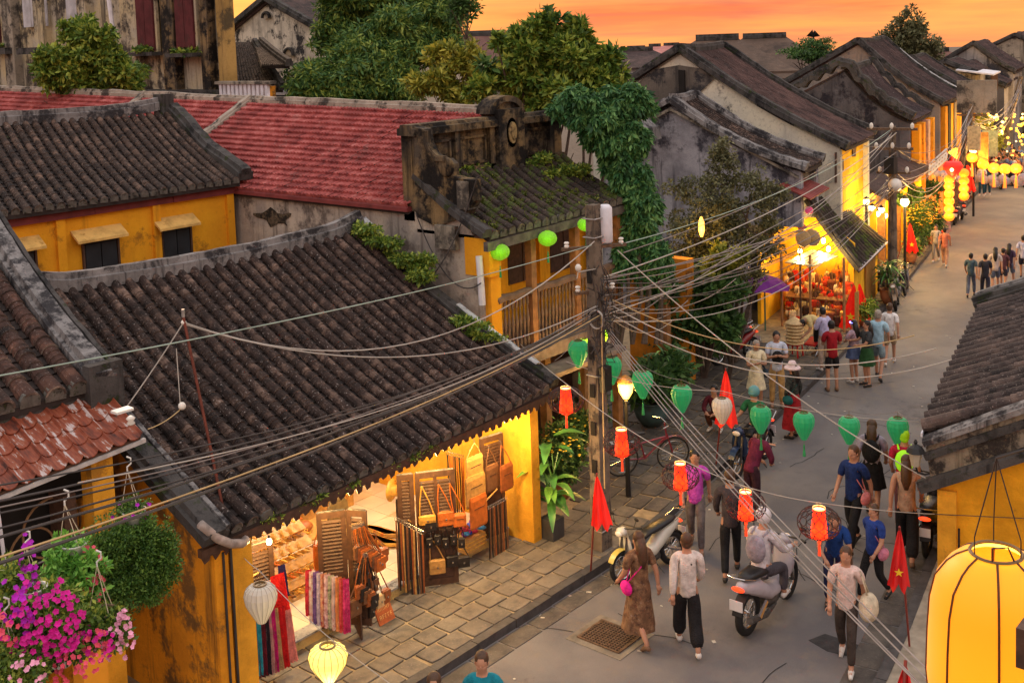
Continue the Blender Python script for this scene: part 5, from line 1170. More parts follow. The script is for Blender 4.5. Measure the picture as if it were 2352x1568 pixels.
bigpot(2092,605,'terracotta pot under the tall red flag at the kerb','round',.22,.4,M_terrap,'low',46,n=300,ph=.5,pr=.25,lf=LF_mid)
bigpot(1985,748,'leafy pot at the foot of the starred flags','round',.2,.3,M_terrap,'low',47,n=900,ph=.6,pr=.35,lf=LF_mid,sz=.06)
# dead leaves on the paving
m=MB(); rg=random.Random(8)
for _ in range(260):
    p=gz(rg.gauss(1585,70),rg.gauss(985,35),SWZ+.006); a=rg.uniform(0,6.3); s=.03; m.add([p+np.array([math.cos(a)*s,math.sin(a)*s,.004]),p+np.array([-math.sin(a)*s*.5,math.cos(a)*s*.5,.012]),p-np.array([math.cos(a)*s,math.sin(a)*s,-.004]),p+np.array([math.sin(a)*s*.5,-math.cos(a)*s*.5,.0])],[(0,1,2,3)])
tag(m.build('dead_leaves',simple('dead_leaf',(.16,.07,.025),.8,var=.5,scale=15),kind='stuff'),'scattered brown dead leaves on the dark paving by the planters','leaves')
# ---------------------------------------------------------------- hanging flower baskets at the left
def flowers(parent,blobs,n,size,mt,seed,face=None,name='flowers'):
    rg=np.random.default_rng(seed); V=[];F=[];c=0; view=nrm(-ray(150,1350))
    for i in range(n):
        b=blobs[rg.integers(len(blobs))]; d=rg.normal(size=3); d/=np.linalg.norm(d)
        if d@view<0: d=-d
        p=np.array(b[0])+d*np.array(b[1])*(1+.08*rg.normal()); nn=nrm(d+view*.9+rg.normal(size=3)*.25); a=nrm(np.cross(nn,(0,0,1))); b2=np.cross(nn,a); s=size*rg.uniform(.75,1.2); ph=rg.uniform(0,6)
        V.append(p)
        for k in range(10):
            r=s*(1.0 if k%2==0 else .74); q=ph+k*math.pi/5; V.append(p+(a*math.cos(q)+b2*math.sin(q))*r+nn*s*.35)
        F+= [(c,c+1+k,c+1+(k+1)%10) for k in range(10)]; c+=11
    m=MB(); m.add(V,F); return m.build(name,mt,parent,kind='stuff')
M_mag=simple('magenta_petal',(.62,.015,.30),.5,var=.35,scale=14,spec=.2)
M_pink=simple('pink_petal',(.80,.10,.17),.5,var=.3,scale=14,spec=.2)
M_viol=simple('violet_petal',(.45,.02,.50),.5,var=.3,scale=14,spec=.2)
M_pale=simple('pale_pink_petal',(.80,.36,.52),.5,var=.3,scale=14,spec=.2)
M_white=simple('white_plastic',(.70,.70,.68),.4,var=.12)
def basket(label,hook,potpx,d,leafb,nl,lf,fl,seed,ls=.035,pr=.11,mt=None):
    hp=gd(*hook,d); pp=gd(*potpx,d); t=thing('hanging_basket',label,'hanging basket',pp)
    MB().tube([hp+np.array([0,0,.10]),hp+np.array([.03,-.02,.08]),hp+np.array([.03,-.02,.03]),hp,hp+np.array([0,0,-.04])],.008,6).build('hook',M_white,t)
    m=MB()
    for k in range(3):
        a=k*2.1+.4; m.tube([hp-np.array([0,0,.03]),pp+np.array([pr*math.cos(a),pr*math.sin(a),.06])],.0035,4)
    m.build('hanger_cord',simple('beige_cord',(.5,.42,.3),.7,var=.1),t)
    MB().lathe([(.02,-.10),(pr*.7,-.09),(pr,.05),(pr*1.08,.06),(pr*.9,.06),(pr*.8,.02)],tuple(pp),16).build('pot',mt or M_white,t,smooth=True)
    leafcloud('foliage',leafb,nl,ls,lf,t,seed,shell=.55).location=-wloc(t)
    for i,(bl,n,s,mm) in enumerate(fl): flowers(t,bl,n,s,mm,seed+i)
    return t
def bb(px,py_,d,r,rz=None): return (gd(px,py_,d),(r,r,rz or r))
d=11.6
leaf_f=leafmat('leaf_fern',(.016,.05,.010),(.06,.15,.022),(.19,.32,.05),8)
basket('great trailing ball of feathery green asparagus fern in a white basket',(292,1072),(308,1185),d,[bb(300,1245,d,.24,.22),(gd(350,1255,d),(.17,.17,.26)),(gd(255,1265,d),(.17,.17,.28)),bb(335,1310,d,.19,.22),bb(275,1320,d,.19,.22),(gd(240,1330,d),(.10,.10,.2)),(gd(385,1250,d),(.09,.09,.2)),bb(300,1160,d,.16,.05),(gd(300,1350,d),(.20,.20,.16)),(gd(225,1290,d),(.14,.14,.2)),(gd(380,1300,d),(.14,.14,.2)),(gd(345,1360,d),(.12,.12,.1))],34000,leaf_f,[([bb(300,1170,d,.22,.08)],9,.022,M_viol)],51,ls=.017)
d=10.8
basket('hanging basket of bright pink petunias above the magenta ones',(148,1150),(170,1262),d,[bb(170,1280,d,.20,.16),bb(190,1330,d,.18,.2),bb(140,1320,d,.16,.2),bb(185,1390,d,.12,.2)],4200,LF_bright,[([bb(205,1310,d,.12,.22),bb(200,1370,d,.12,.16),bb(165,1330,d,.18,.1)],46,.024,M_pink)],52,ls=.03)
basket('largest hanging basket crowded with magenta and violet petunias',(58,1245),(75,1365),10.2,[bb(30,1350,10.2,.2,.2),bb(70,1420,10.2,.26,.2),bb(110,1400,10.2,.2,.2)],4500,LF_mid,[([bb(90,1420,10,.3,.26),bb(120,1440,10,.2,.25)],190,.024,M_mag),([bb(25,1390,10,.22,.2)],44,.026,M_viol),([bb(66,1310,10.1,.05,.26)],34,.026,M_viol)],53,ls=.03)
basket('hanging basket of pale pink flowers nearest the alley wall',(222,1290),(238,1418),10.6,[bb(240,1440,10.6,.20,.12),bb(200,1430,10.6,.2,.14),bb(265,1450,10.6,.12,.14)],5200,LF_mid,[([bb(268,1475,10.4,.14,.12),bb(285,1440,10.4,.05,.14)],52,.021,M_pale)],54,ls=.026,mt=M_rust)
basket('hanging basket of rose red petunias low at the left',(125,1395),(140,1500),10.4,[bb(140,1480,10.4,.2,.12),bb(180,1450,10.4,.16,.14)],3400,LF_mid,[([bb(135,1535,10.2,.14,.1),bb(180,1520,10.2,.16,.1),bb(215,1470,10.3,.1,.1)],66,.024,M_pink),([bb(215,1480,10.3,.14,.12)],30,.024,M_mag)],55,ls=.03)
basket('leafy hanging basket with small lilac flowers in the bottom left corner',(10,1400),(25,1530),10,[bb(25,1520,10,.22,.18),bb(50,1545,10,.16,.16)],5200,LF_mid,[([bb(60,1545,9.8,.12,.1)],26,.02,M_pale),([bb(5,1450,9.8,.1,.1)],12,.03,M_pink)],56,ls=.026)
# ================================================================ poles and cables
def catenary(a,b,sag,n=18):
    a=np.array(a,float);b=np.array(b,float); return [a+(b-a)*t-np.array([0,0,sag*4*t*(1-t)]) for t in np.linspace(0,1,n)]
M_pole=plaster('old_concrete_pole',(.21,.165,.125),(.06,.05,.045),.5,2.5,1.2,fine=.5)
M_steel=simple('galvanised_steel',(.38,.36,.35),.45,metal=.5,var=.3,scale=8)
M_por=simple('porcelain',(.75,.72,.66),.3,var=.1)
C_light=simple('pale_cable',(.42,.39,.35),.6,var=.2,scale=2); C_teal=simple('teal_cable',(.33,.44,.38),.6,var=.2,scale=2)
C_dark=simple('black_cable',(.04,.035,.035),.5,var=.3,scale=2); C_beige=simple('beige_cable',(.50,.35,.16),.6,var=.2,scale=2); C_grey=simple('grey_cable',(.24,.21,.20),.6,var=.3,scale=2)
PB=np.array([14.41,10.72,SWZ]); 
pole=thing('utility_pole','nearest leaning concrete utility pole crowded with cables, white tube at its top','utility pole',PB)
PT=gy(1362,470,10.86); PT[1]=10.86
def ppt(z): return PB+(PT-PB)*((z-PB[2])/(PT[2]-PB[2]))
m=MB(); V=[];
for p,w in ((PB,.145),(PT,.10)):
    for dx,dy in ((-1,-1),(1,-1),(1,1),(-1,1)): V.append(p+np.array([dx*w,dy*w*.8,0]))
m.add(V,[(0,1,2,3),(4,7,6,5)]+[(i,(i+1)%4,4+(i+1)%4,4+i) for i in range(4)]); m.build('shaft',M_pole,pole)
for i in range(7):
    p=ppt(.9+i*.62); MB().box(tuple(p+np.array([-.15,0,0])),(.012,.09,.22)).build('slot',M_void,pole)
for z in (5.55,5.25,3.0,.45): 
    p=ppt(z); m=MB(); w=.135; m.tube([p+np.array([a*w,b*w*.85,0]) for a,b in ((-1,-1),(1,-1),(1,1),(-1,1),(-1,-1))],.012,5); m.build('strap',M_steel,pole)
q=PT+np.array([.19,-.10,-.02]); MB().lathe([(.10,-.62),(.115,-.6),(.115,-.05),(.07,0)],tuple(q),16).build('white_tube_box',M_wp,pole,smooth=True)
for z,l in ((5.08,.55),(4.35,.35)):
    p=ppt(z); MB().box(tuple(p),(l*2,.06,.05),rz=-.6).build('crossarm',M_rust,pole)
    for s_ in (-1,1):
        e=p+np.array([s_*l*.85*math.cos(-.6),s_*l*.85*math.sin(-.6),.07]); MB().lathe([(.03,-.05),(.045,-.02),(.025,0),(.045,.03),(.03,.05)],tuple(e),8).build('insulator',M_por,pole)
MB().box(tuple(ppt(3.0)+np.array([.0,-.16,-.05])),(.20,.12,.40)).build('junction_box',M_blk,pole)
p=ppt(3.95); m=MB()
for k in range(4): m.tube([p+np.array([-.16-.01*k,-.14+.14*math.cos(a),.0+.15*math.sin(a)]) for a in np.linspace(0,6.28,20)],.008,5)
m.build('cable_coil',C_light,pole)
m=MB(); rg=random.Random(12)
for k in range(70):
    z=rg.uniform(3.3,4.7); a=ppt(z)+np.array([rg.uniform(-.2,.2),rg.uniform(-.25,.05),0]); b=ppt(z+rg.uniform(-.5,.5))+np.array([rg.uniform(-.25,.25),rg.uniform(-.3,.05),0]); c=(a+b)/2+np.array([rg.uniform(-.2,.2),rg.uniform(-.2,.1),rg.uniform(-.25,.1)])
    m.tube([a,(a+c)/2+np.array([0,0,-.04]),c,(c+b)/2,b],.008,4)
m.build('cable_tangle',C_dark,pole,kind='stuff')
MB().tube([ppt(4.75)+np.array([-.1,-.1,0]),gy(1328,625,10.5),gy(1325,640,10.5)],.008,5).build('bulb_wire',C_light,pole)
MB().ell(tuple(gy(1328,615,10.5)),(.05,.05,.06),8,6).build('white_bulb',M_por,pole,smooth=True)
MB().tube([ppt(5.0)+np.array([.1,.1,0]),ppt(2.5)+np.array([.15,.05,0]),ppt(.2)+np.array([.17,.06,0])],.02,6).build('conduit',C_dark,pole)
# second pole up the street
P2=L(35.8,6.3,SWZ); P2T=gl(2050,290,35.8)
pole2=thing('utility_pole','second concrete pole up the street, beside the parked motorbikes','utility pole',P2)
MB().tube([P2,P2T],[.17,.11],8).build('shaft',M_pole,pole2)
for (a,b,w) in ((2048,300,1.5),(2050,345,1.2),(2052,400,1.0)):
    c=gl(a,b,35.7); MB().frame(c-EY*w*.5,EY,EX,(0,0,1),w,.08,.08).build('crossarm',M_rust,pole2)
    for k in (-1,0,1): MB().ell(tuple(c+EY*w*.4*k+np.array([0,0,.14])),(.06,.06,.10),6,5).build('insulator',M_por,pole2)
MB().ell(tuple(gl(2056,425,35.4)),(.22,.22,.2),8,6).build('lamp_housing',M_por,pole2,smooth=True)
MB().box(tuple(gl(2046,380,35.5)),(.3,.3,.5)).build('junction_box',M_blk,pole2)
P3=L(52,6.6,0); P3T=gl(2232,240,52)
pole3=thing('utility_pole','third pole up the street beneath the banner of cables','utility pole',P3); MB().tube([P3,P3T],[.17,.11],8).build('shaft',M_pole,pole3)
MB().frame(P3T-EY*.6-np.array([0,0,.5]),EY,EX,(0,0,1),1.2,.08,.08).build('crossarm',M_rust,pole3)
P4=L(72,6.6,0); pole4=thing('utility_pole','farthest pole at the right edge above the street lanterns','utility pole',P4); MB().tube([P4,gl(2345,175,72)],[.2,.12],8).build('shaft',M_pole,pole4)
# cables
NC=[0]
def cable(a,b,sag,r,mt,label,group,n=20,wob=0):
    P=catenary(a,b,sag,n)
    if wob: P=[p+np.array([0,0,wob*math.sin(i*1.9+NC[0])]) if 0<i<n-1 else p for i,p in enumerate(P)]
    o=MB().tube(P,r,5).build('cable',mt); NC[0]+=1; return tag(o,label,'cable',group)
def pp(z,dx=0,dy=0): return ppt(z)+np.array([dx,dy,0])
# left fan: from off the left edge to the pole
Lf='cables running from the left edge to the near pole'
rg=random.Random(2)
cable(gd(-60,873,9.5),pp(5.15,-.2,-.1),.10,.007,C_teal,'thin pale green wire crossing above the long roof to the near pole',None)
for i,(y,z,s,mt,r) in enumerate(((1112,4.05,.30,C_dark,.007),(1150,4.1,.28,C_dark,.010),(1178,4.0,.30,C_dark,.008),(1215,3.95,.25,C_dark,.008),(1165,4.15,.33,C_grey,.006),(1238,4.0,.22,C_dark,.012))):
    cable(gd(-60,y+12,8.5),pp(z,-.05*i*.5,-.12),s,r,mt,'dark cable of the bundle sagging over the shop roof to the near pole',Lf,wob=.004)
cable(gd(-60,1312,8.2),pp(3.98,-.1,-.16),.20,.013,C_dark,'thick black cable lowest of the bundle in front of the long roof',None)
cable(gd(-60,1298,8.2),pp(4.02,-.12,-.18),.20,.008,C_beige,'yellowish cable running along the thick black cable in front of the roof',None)
cable(gd(180,1108,8.6),pp(4.1,-.1,-.12),.32,.006,C_light,'pale wire over the rusty canopy joining the dark bundle',None)
# mast on the roof with guy ropes
mast=thing('roof_mast','thin rusty metal mast standing on the shop roof with white ropes tied to it','mast',SH.p(.045,.93))
mp0=SH.p(.03,.93); mt_top=gp(421,728,mp0,nrm(ray(421,728))); 
MB().tube([mp0+np.array([0,0,-.1]),mt_top],.018,6).build('mast_pole',simple('rusty_red_steel',(.16,.045,.03),.6,metal=.4,var=.3),mast)
MB().tube([mt_top,mt_top+np.array([0,0,.10])],.022,6).build('mast_tip',M_steel,mast)
MB().ell(tuple(mt_top+np.array([0,0,-.07])),(.035,.035,.03),8,6).build('porcelain_knob',M_por,mast)
MB().ell(tuple(gp(418,932,mp0,nrm(ray(421,728)))),(.05,.05,.05),8,6).build('porcelain_knob',M_por,mast)
MB().tube([gd(1,1,1)*0+mp0-np.array([0,0,.02]),mp0+np.array([0.02,-.05,-.9]),mp0+np.array([.02,-.1,-1.9])],.025,6).build('black_hose',M_blk,mast)
A_=mt_top+np.array([0,0,-.07])
cable(A_,gd(288,938,15.2),.02,.008,C_light,'white rope slanting down from the roof mast to the shop verge',None)
cable(A_,pp(5.2,-.12,-.1),.95,.010,C_light,'upper white cable swooping from the roof mast to the near pole top',None)
cable(A_+np.array([0,0,-.02]),pp(4.15,-.12,-.1),.62,.010,C_light,'lower white cable swooping from the roof mast to the near pole middle',None)
cable(gp(405,800,mp0,nrm(ray(421,728))),gp(414,930,mp0,nrm(ray(421,728))),.0,.006,C_light,'short slack cord hanging beside the roof mast',None)
cable(gp(414,940,mp0,nrm(ray(421,728))),gd(340,985,14.5),.03,.006,C_beige,'brown cord from the lower mast knob to the shop verge',None)
kn=thing('porcelain_insulator','white porcelain insulator on the edge of the rusty canopy','insulator',gd(300,962,14.2)); MB().lathe([(.03,-.07),(.05,-.05),(.03,-.02),(.055,.01),(.02,.04)],(0,0,0),10).build('body',M_por,kn,local=True,smooth=True)
kb=thing('white_bracket','flat white bracket where the rope meets the shop verge','bracket',gd(281,942,14.6)); MB().box((0,0,0),(.22,.14,.03)).build('plate',M_white,kb,local=True)
# fan from near pole to the second pole
Rg='cables strung between the near pole and the second pole'
for i in range(15):
    z=rg.uniform(3.75,4.6); e=gl(2052+rg.uniform(-6,8),rg.choice((305,350,372,400,420,440)),35.7); 
    cable(pp(z,rg.uniform(0,.15),rg.uniform(-.15,.1)),e,rg.uniform(.2,1.35),rg.choice((.008,.010,.013)),rg.choice((C_grey,C_grey,C_light,C_dark)),'cable sagging between the near pole and the second pole',Rg,26)
cable(pp(5.1,.35,-.3),gl(2046,298,35.7),.35,.009,C_teal,'thin pale wire between the tops of the first two poles',None,26)
cable(pp(4.95,.4,-.3),gl(1990,318,38),.3,.009,C_grey,'thin wire from the near pole to the bright yellow front',None,26)
Hg='cables slack over the shady garden'
for i,(x,y,dd) in enumerate(((1560,640,24),(1580,690,25),(1700,560,27),(1545,735,23),(1800,545,30),(1690,640,27),(1790,500,31))): cable(pp(3.9+.06*i,.1,0),gd(x,y,dd),.25+.03*i,.010,C_grey,'grey cable from the near pole into the garden trees',Hg,22)
# wires crossing the street to the right
cable(pp(5.0,.3,-.25),gl(2152,1112,16.9),.25,.010,C_light,'straight white cable from the near pole down to the right corner house',None)
for i,(x,y,z,s,l) in enumerate(((2150,800,4.1,.55,'pale wire drooping over the street, upper of the pair ending mid air'),(2185,826,3.95,.62,'pale wire drooping over the street, lower of the pair ending mid air'))):
    cable(pp(z,.2,-.2),gt(x,y,2.3),s,.010,C_light,l,None,26)
cable(pp(4.2,.2,-.2),gt(2100,770,3.0),.5,.009,C_beige,'tan wire from the near pole passing above the walking group',None,26)
Dg='dark wires slanting from the near pole to the bottom right'
for i,(x,y) in enumerate(((2165,1572),(2160,1590),(2150,1606),(2140,1600))): cable(pp(3.75-.05*i,.12,-.15),gd(x,y,9.5),.10+.03*i,.007,C_grey,'dark wire slanting from the near pole to the bottom right corner',Dg)
cable(pp(4.05,-.12,-.2),pp(1.3,-.35,-.35),-.0,.011,C_beige,'loose tan cable hanging down the near pole',None,10)
cable(SH.p(1.0,.35),gy(1088,560,13.4)+np.array([0,-.15,1.2]),.3,.012,C_dark,'black cable drooping across the grey flank wall',None)
cable(gx(955,490,14.35),gx(1105,650,14.3),.55,.012,C_dark,'black cable sagging down the grey flank wall to the balcony',None)
# far bundles
Fg='cable bundles beyond the second pole'
for i in range(12):
    a=gl(2052,rg.choice((345,375,400,415,440)),35.9)+EY*rg.uniform(-.3,.3); cable(a,gl(2232+rg.uniform(-6,6),rg.uniform(240,300),52),rg.uniform(.5,1.8),.012,rg.choice((C_grey,C_dark,C_light)),'cable between the second and third street poles',Fg,20)
for i in range(8):
    cable(gl(2232,rg.uniform(245,300),52),gl(2345,rg.uniform(180,220),72),rg.uniform(.4,1.4),.014,C_grey,'cable between the third and fourth street poles',Fg,14)
for i,(a,b,c,d) in enumerate(((1990,318,2046,300),(1985,335,2048,310),(1700,470,1990,385),(1960,500,2055,440),(1925,520,2050,430),(1880,560,2048,415))): cable(gl(a,b,34.5 if a>1700 else 30),gl(c,d,35.7),.15,.010,C_grey,'service wire between the yellow front and the second pole',Fg,10)
ns=thing('netting_banner','white lattice banner hanging among the cables between two poles','banner',gl(2150,385,43))
m=MB()
for i in range(7): a=gl(2134+i*6.5,402-i*6,43); b=gl(2136+i*6.5,378-i*4.2+0,43); m.tube([a,b],.03,4)
for j in range(4): m.tube([gl(2134,402-j*8,43),gl(2174,366-j*8,43)],.03,4)
m.build('lattice',M_wp,ns)
# ================================================================ lanterns
def ribbed(prof,seg,c,depth=.03,sm=True):
    return MB().lathe(prof,c,seg,rib=depth)
def drop_prof(w,h):   # teardrop, wide on top; origin at the top rim
    return [(w*.20,0),(w*.34,-h*.03),(w*.45,-h*.12),(w*.5,-h*.28),(w*.47,-h*.45),(w*.37,-h*.64),(w*.25,-h*.82),(w*.15,-h*.97),(w*.13,-h)]
def silk(name,col,emit=0,ecol=None):
    if name in MATS: return MATS[name]
    m,t,n,b=newmat(name); b.inputs['Base Color'].default_value=(*col,1); b.inputs['Roughness'].default_value=.5; b.inputs['Sheen Weight'].default_value=.3
    tr=n.new('ShaderNodeBsdfTranslucent'); tr.inputs[0].default_value=(*col,1); mx=n.new('ShaderNodeMixShader'); mx.inputs[0].default_value=.35; o=[x for x in n if x.type=='OUTPUT_MATERIAL'][0]
    if emit: b.inputs['Emission Color'].default_value=(*(ecol or col),1); b.inputs['Emission Strength'].default_value=emit
    lnk(t,b.outputs[0],mx.inputs[1]); lnk(t,tr.outputs[0],mx.inputs[2]); lnk(t,mx.outputs[0],o.inputs[0]); MATS[name]=m; return m
S_green=silk('green_silk',(.02,.42,.16),.10,(.02,.5,.2)); S_white=silk('white_silk',(.78,.74,.66)); S_lime=silk('lime_silk',(.16,.48,.015),.20,(.30,.70,.01))
S_yel=silk('lit_yellow_silk',(.95,.75,.25),1.1,(1,.72,.18)); S_red=silk('lit_red_silk',(.80,.04,.012),.42,(1,.05,.004)); S_amber=silk('amber_silk',(.9,.32,.02),.95,(1,.27,.006))
M_rib=simple('lantern_wire',(.16,.10,.04),.5,var=.1); M_lit=simple('lit_inner',(1,.8,.4),.5,emit=3.5,ecol=(1,.62,.2),var=0)
def drop_lantern(label,top,w,h,mat_,ribmat,tass,tmat,group=None,ribs=16,hang=.25,seg=None):
    t=thing('silk_lantern',label,'lantern',top,0,group)
    seg=ribs*2
    MB().lathe(drop_prof(w,h),(0,0,0),seg,rib=.06,caps=False).build('lantern_shade',mat_,t,local=True,smooth=False)
    MB().lathe([(w*.21,.012),(w*.21,-.012),(w*.17,-.012),(w*.17,.012),(w*.21,.012)],(0,0,0),16,caps=False).build('top_ring',M_rib,t,local=True)
    m=MB()
    if ribmat is not None:
        for k in range(ribs): 
            a=2*math.pi*k/ribs; m.tube([(r*1.01*math.cos(a),r*1.01*math.sin(a),z) for r,z in drop_prof(w,h)],.0028,3,caps=False)
        m.build('ribs',ribmat,t,local=True)
    MB().tube([(0,0,hang),(0,0,-.01),],.004,4).build('hanging_cord',M_rib,t,local=True)
    MB().tube([(-w*.18,0,0),(w*.18,0,0)],.004,4).build('cross_wire',M_rib,t,local=True)
    if tass:
        MB().tube([(0,0,-h),(0,0,-h-.10)],.004,4).build('tassel_cord',tmat,t,local=True)
        MB().lathe([(.012,-h-.09),(.018,-h-.12),(.014,-h-.15),(.03,-h-.15-tass)],(0,0,0),8).build('tassel',tmat,t,local=True)
    return t
G=[((1328,782),'green teardrop lantern nearest the balcony, left of the near pole',20),((1403,820),'green teardrop lantern touching the right side of the near pole',19.6),((1475,852),'green teardrop lantern above the lit street lamp',19.8),((1565,885),'green teardrop lantern hanging alone left of the white lantern',20),((1747,933),'green teardrop lantern hanging over the navy scooter',20.3),((1846,947),'green teardrop lantern just right of the scooter one',20.3),((1950,957),'second green teardrop lantern from the right corner house',20.5),((2062,959),'green teardrop lantern nearest the right corner house',20.7)]
S_tg=simple('green_tassel',(.03,.30,.10),.7,var=.2)
prev=None; strg=[]
for (x,y),lab,d in G:
    p=gd(x,y,d); drop_lantern(lab,p,.37,.47,S_green,None,.14,S_tg,'green teardrop lanterns on one string',14,hang=.10); strg.append(p+np.array([0,0,.10]))
for a,b in zip([pp(3.3,-.6,.4)]+strg,strg+[gl(2112,960,17.1)]): cable(a,b,.05,.004,C_grey,'thin string carrying the green teardrop lanterns','strings of the green lanterns',8)
drop_lantern('white silk teardrop lantern in front of the red flag on the dark paving',gd(1658,914,19),.33,.42,S_white,simple('white_rib',(.45,.40,.33),.6,var=0),0,None,None,16,.12)
cable(gd(1658,914,19)+np.array([0,0,.12]),gd(1300,830,19),.12,.005,C_light,'thin string holding the white lantern over the pavement',None); cable(gd(1658,914,19)+np.array([0,0,.12]),gd(2110,968,19.2),.10,.005,C_light,'thin string running right from the white lantern across the street',None)
yl=drop_lantern('glowing pale yellow teardrop lantern low over the paving in front of the shop',gd(752,1483,11.4),.36,.34,silk('pale_lit_silk',(.9,.78,.3),.55,(1,.80,.22)),simple('dark_rib',(.28,.17,.03),.6,var=0),0,None,None,18,.10); lamp(gd(752,1483,11.4)-np.array([0,0,.45]),10,(1,.8,.4),.12)
wl2=drop_lantern('large white silk teardrop lantern hanging over the scarves at the shop corner',gd(597,1342,11.7),.31,.37,S_white,simple('white_rib',(.45,.40,.33),.6,var=0),0,None,None,18,.14)
cable(gd(597,1342,11.7)+np.array([0,0,.14]),gy(560,1280,11.5),.01,.004,C_light,'string from the pier to the white lantern at the shop corner',None); cable(gd(597,1342,11.7)+np.array([0,0,.14]),gd(752,1483,11.4)+np.array([0,0,.1]),.02,.004,C_light,'string between the white and the pale yellow lanterns',None); cable(gd(752,1483,11.4)+np.array([0,0,.1]),gd(1000,1640,11),.02,.004,C_light,'string running off the bottom edge from the pale yellow lantern',None)
# red cylinder lanterns inside round wire cages
M_cage=simple('cage_wire',(.03,.018,.016),.5,var=0)
S_tr=simple('red_tassel',(.50,.03,.015),.6,emit=.25,ecol=(1,.1,.02),var=.15)
RL=[((1299,890,1300,945),16.9,'red cylinder lantern beside the shop eave, farthest left of its string'),((1427,985,1427,1042),16.2,'red cylinder lantern over the parked bicycle'),((1562,1063,1563,1119),15.3,'red caged lantern left of the person in magenta'),((1712,1128,1717,1187),14.6,'red caged lantern in the middle of the street'),((1881,1166,1885,1228),13.6,'red caged lantern in front of the blue shirted family')]
rstr=[]
def arcp(w,h,n=10): return [(w*.5*math.sin(math.pi*(.10+.80*i/n))**.9,h*.5*math.cos(math.pi*(.10+.80*i/n))) for i in range(n+1)]
for (x0,y0,x1,y1),d,lab in RL:
    a=gd(x0,y0,d); h=(y1-y0)/F_PX*d*1.04; t=thing('caged_lantern',lab,'lantern',a,0,'red cylinder lanterns on one string')
    r=h*.25
    MB().lathe([(r*.80,0),(r*.9,-h*.3),(r*1.08,-h*.8),(r*1.12,-h)],(0,0,0),20,rib=.05,caps=False).build('lantern_shade',S_red,t,local=True)
    MB().lathe([(.01,-h*.06),(r*.78,-h*.06)],(0,0,0),16,caps=False).build('lit_top',M_lit,t,local=True)
    MB().lathe([(r*.82,.008),(r*.82,-.008)],(0,0,0),16,caps=False).build('top_ring',simple('pale_ring',(.8,.5,.2),.5,emit=1,ecol=(1,.6,.2),var=0),t,local=True)
    m=MB(); W=h*1.42
    for k in range(14):
        q=2*math.pi*k/14
        m.tube([(rr*math.cos(q+.25*math.sin(z*9/h)),rr*math.sin(q+.25*math.sin(z*9/h)),z-h*.5) for rr,z in arcp(W,h*1.02)],.0050,4,caps=False)
        m.tube([(rr*math.cos(q-.25*math.sin(z*9/h)),rr*math.sin(q-.25*math.sin(z*9/h)),z-h*.5) for rr,z in arcp(W,h*1.02)],.0050,4,caps=False)
    m.build('wire_cage',M_cage,t,local=True)
    MB().tube([(0,0,h*.18),(0,0,0)],.004,4).build('hanging_cord',M_cage,t,local=True)
    MB().lathe([(.012,-h-.02),(.02,-h-.05),(.012,-h-.09),(.020,-h*1.62)],(0,0,0),8).build('tassel',S_tr,t,local=True)
    lamp(a-np.array([0,0,h*1.25]),3,(1,.22,.05),.1); lamp(a-np.array([0,0,h*.68]),2.2,(1,.45,.10),.03)
    rstr.append(a+np.array([0,0,h*.18]))
for a,b in zip([gy(1195,790,13.0)]+rstr,rstr+[gl(2146,1180,16.9)]): cable(a,b,.02,.006,C_light,'white cable carrying the red cylinder lanterns','cable spans of the red lanterns',8)
cable(gl(2146,1180,16.9),gl(2360,1190,16.95),.0,.006,C_dark,'thin cable running along the corner house wall',None,6)
# round lime lanterns under the balcony house eave
for (x,y,d,lab,w) in ((1147,560,19.9,'round lime green lantern left under the balcony eave',.36),(1257,530,20.6,'round lime green lantern in the middle under the balcony eave',.35),(1345,500,21.3,'round lime green lantern half hidden behind the near pole top',.32)):
    t=thing('round_lantern',lab,'lantern',gd(x,y,d),0,'lime lanterns under the eave')
    pr=[(w*.14,0)]+[(w*.5*math.sin(a),-w*.4+w*.4*math.cos(a)) for a in np.linspace(.3,2.85,9)]+[(w*.14,-w*.8)]
    MB().lathe(pr,(0,0,0),36,rib=.045,caps=False).build('lantern_shade',S_lime,t,local=True)
    MB().ell((0,0,-w*.4),(w*.14,w*.14,w*.2),8,6).build('inner_bulb',M_lit,t,local=True)
    MB().tube([(0,0,.25),(0,0,0)],.004,4).build('hanging_cord',M_rib,t,local=True)
    MB().tube([(0,0,-w*.8),(0,0,-w*1.1)],.003,4).build('tassel_cord',S_tg,t,local=True); MB().lathe([(.01,-w*1.1),(.022,-w*1.1-.2)],(0,0,0),8).build('tassel',S_tg,t,local=True)
    lamp(gd(x,y+22,d-.35),1.2,(.6,1,.15),.1)
for (x,y,lab) in ((1342,778,'lime lantern peeking out left of the near pole'),(1381,757,'lime lantern peeking out right of the near pole')):
    drop_lantern(lab,gd(x,y,20.6),.24,.30,silk('bright_lime_silk',(.5,.8,.02),1.6,(.5,.85,.02)),None,0,None,None,12,.08)
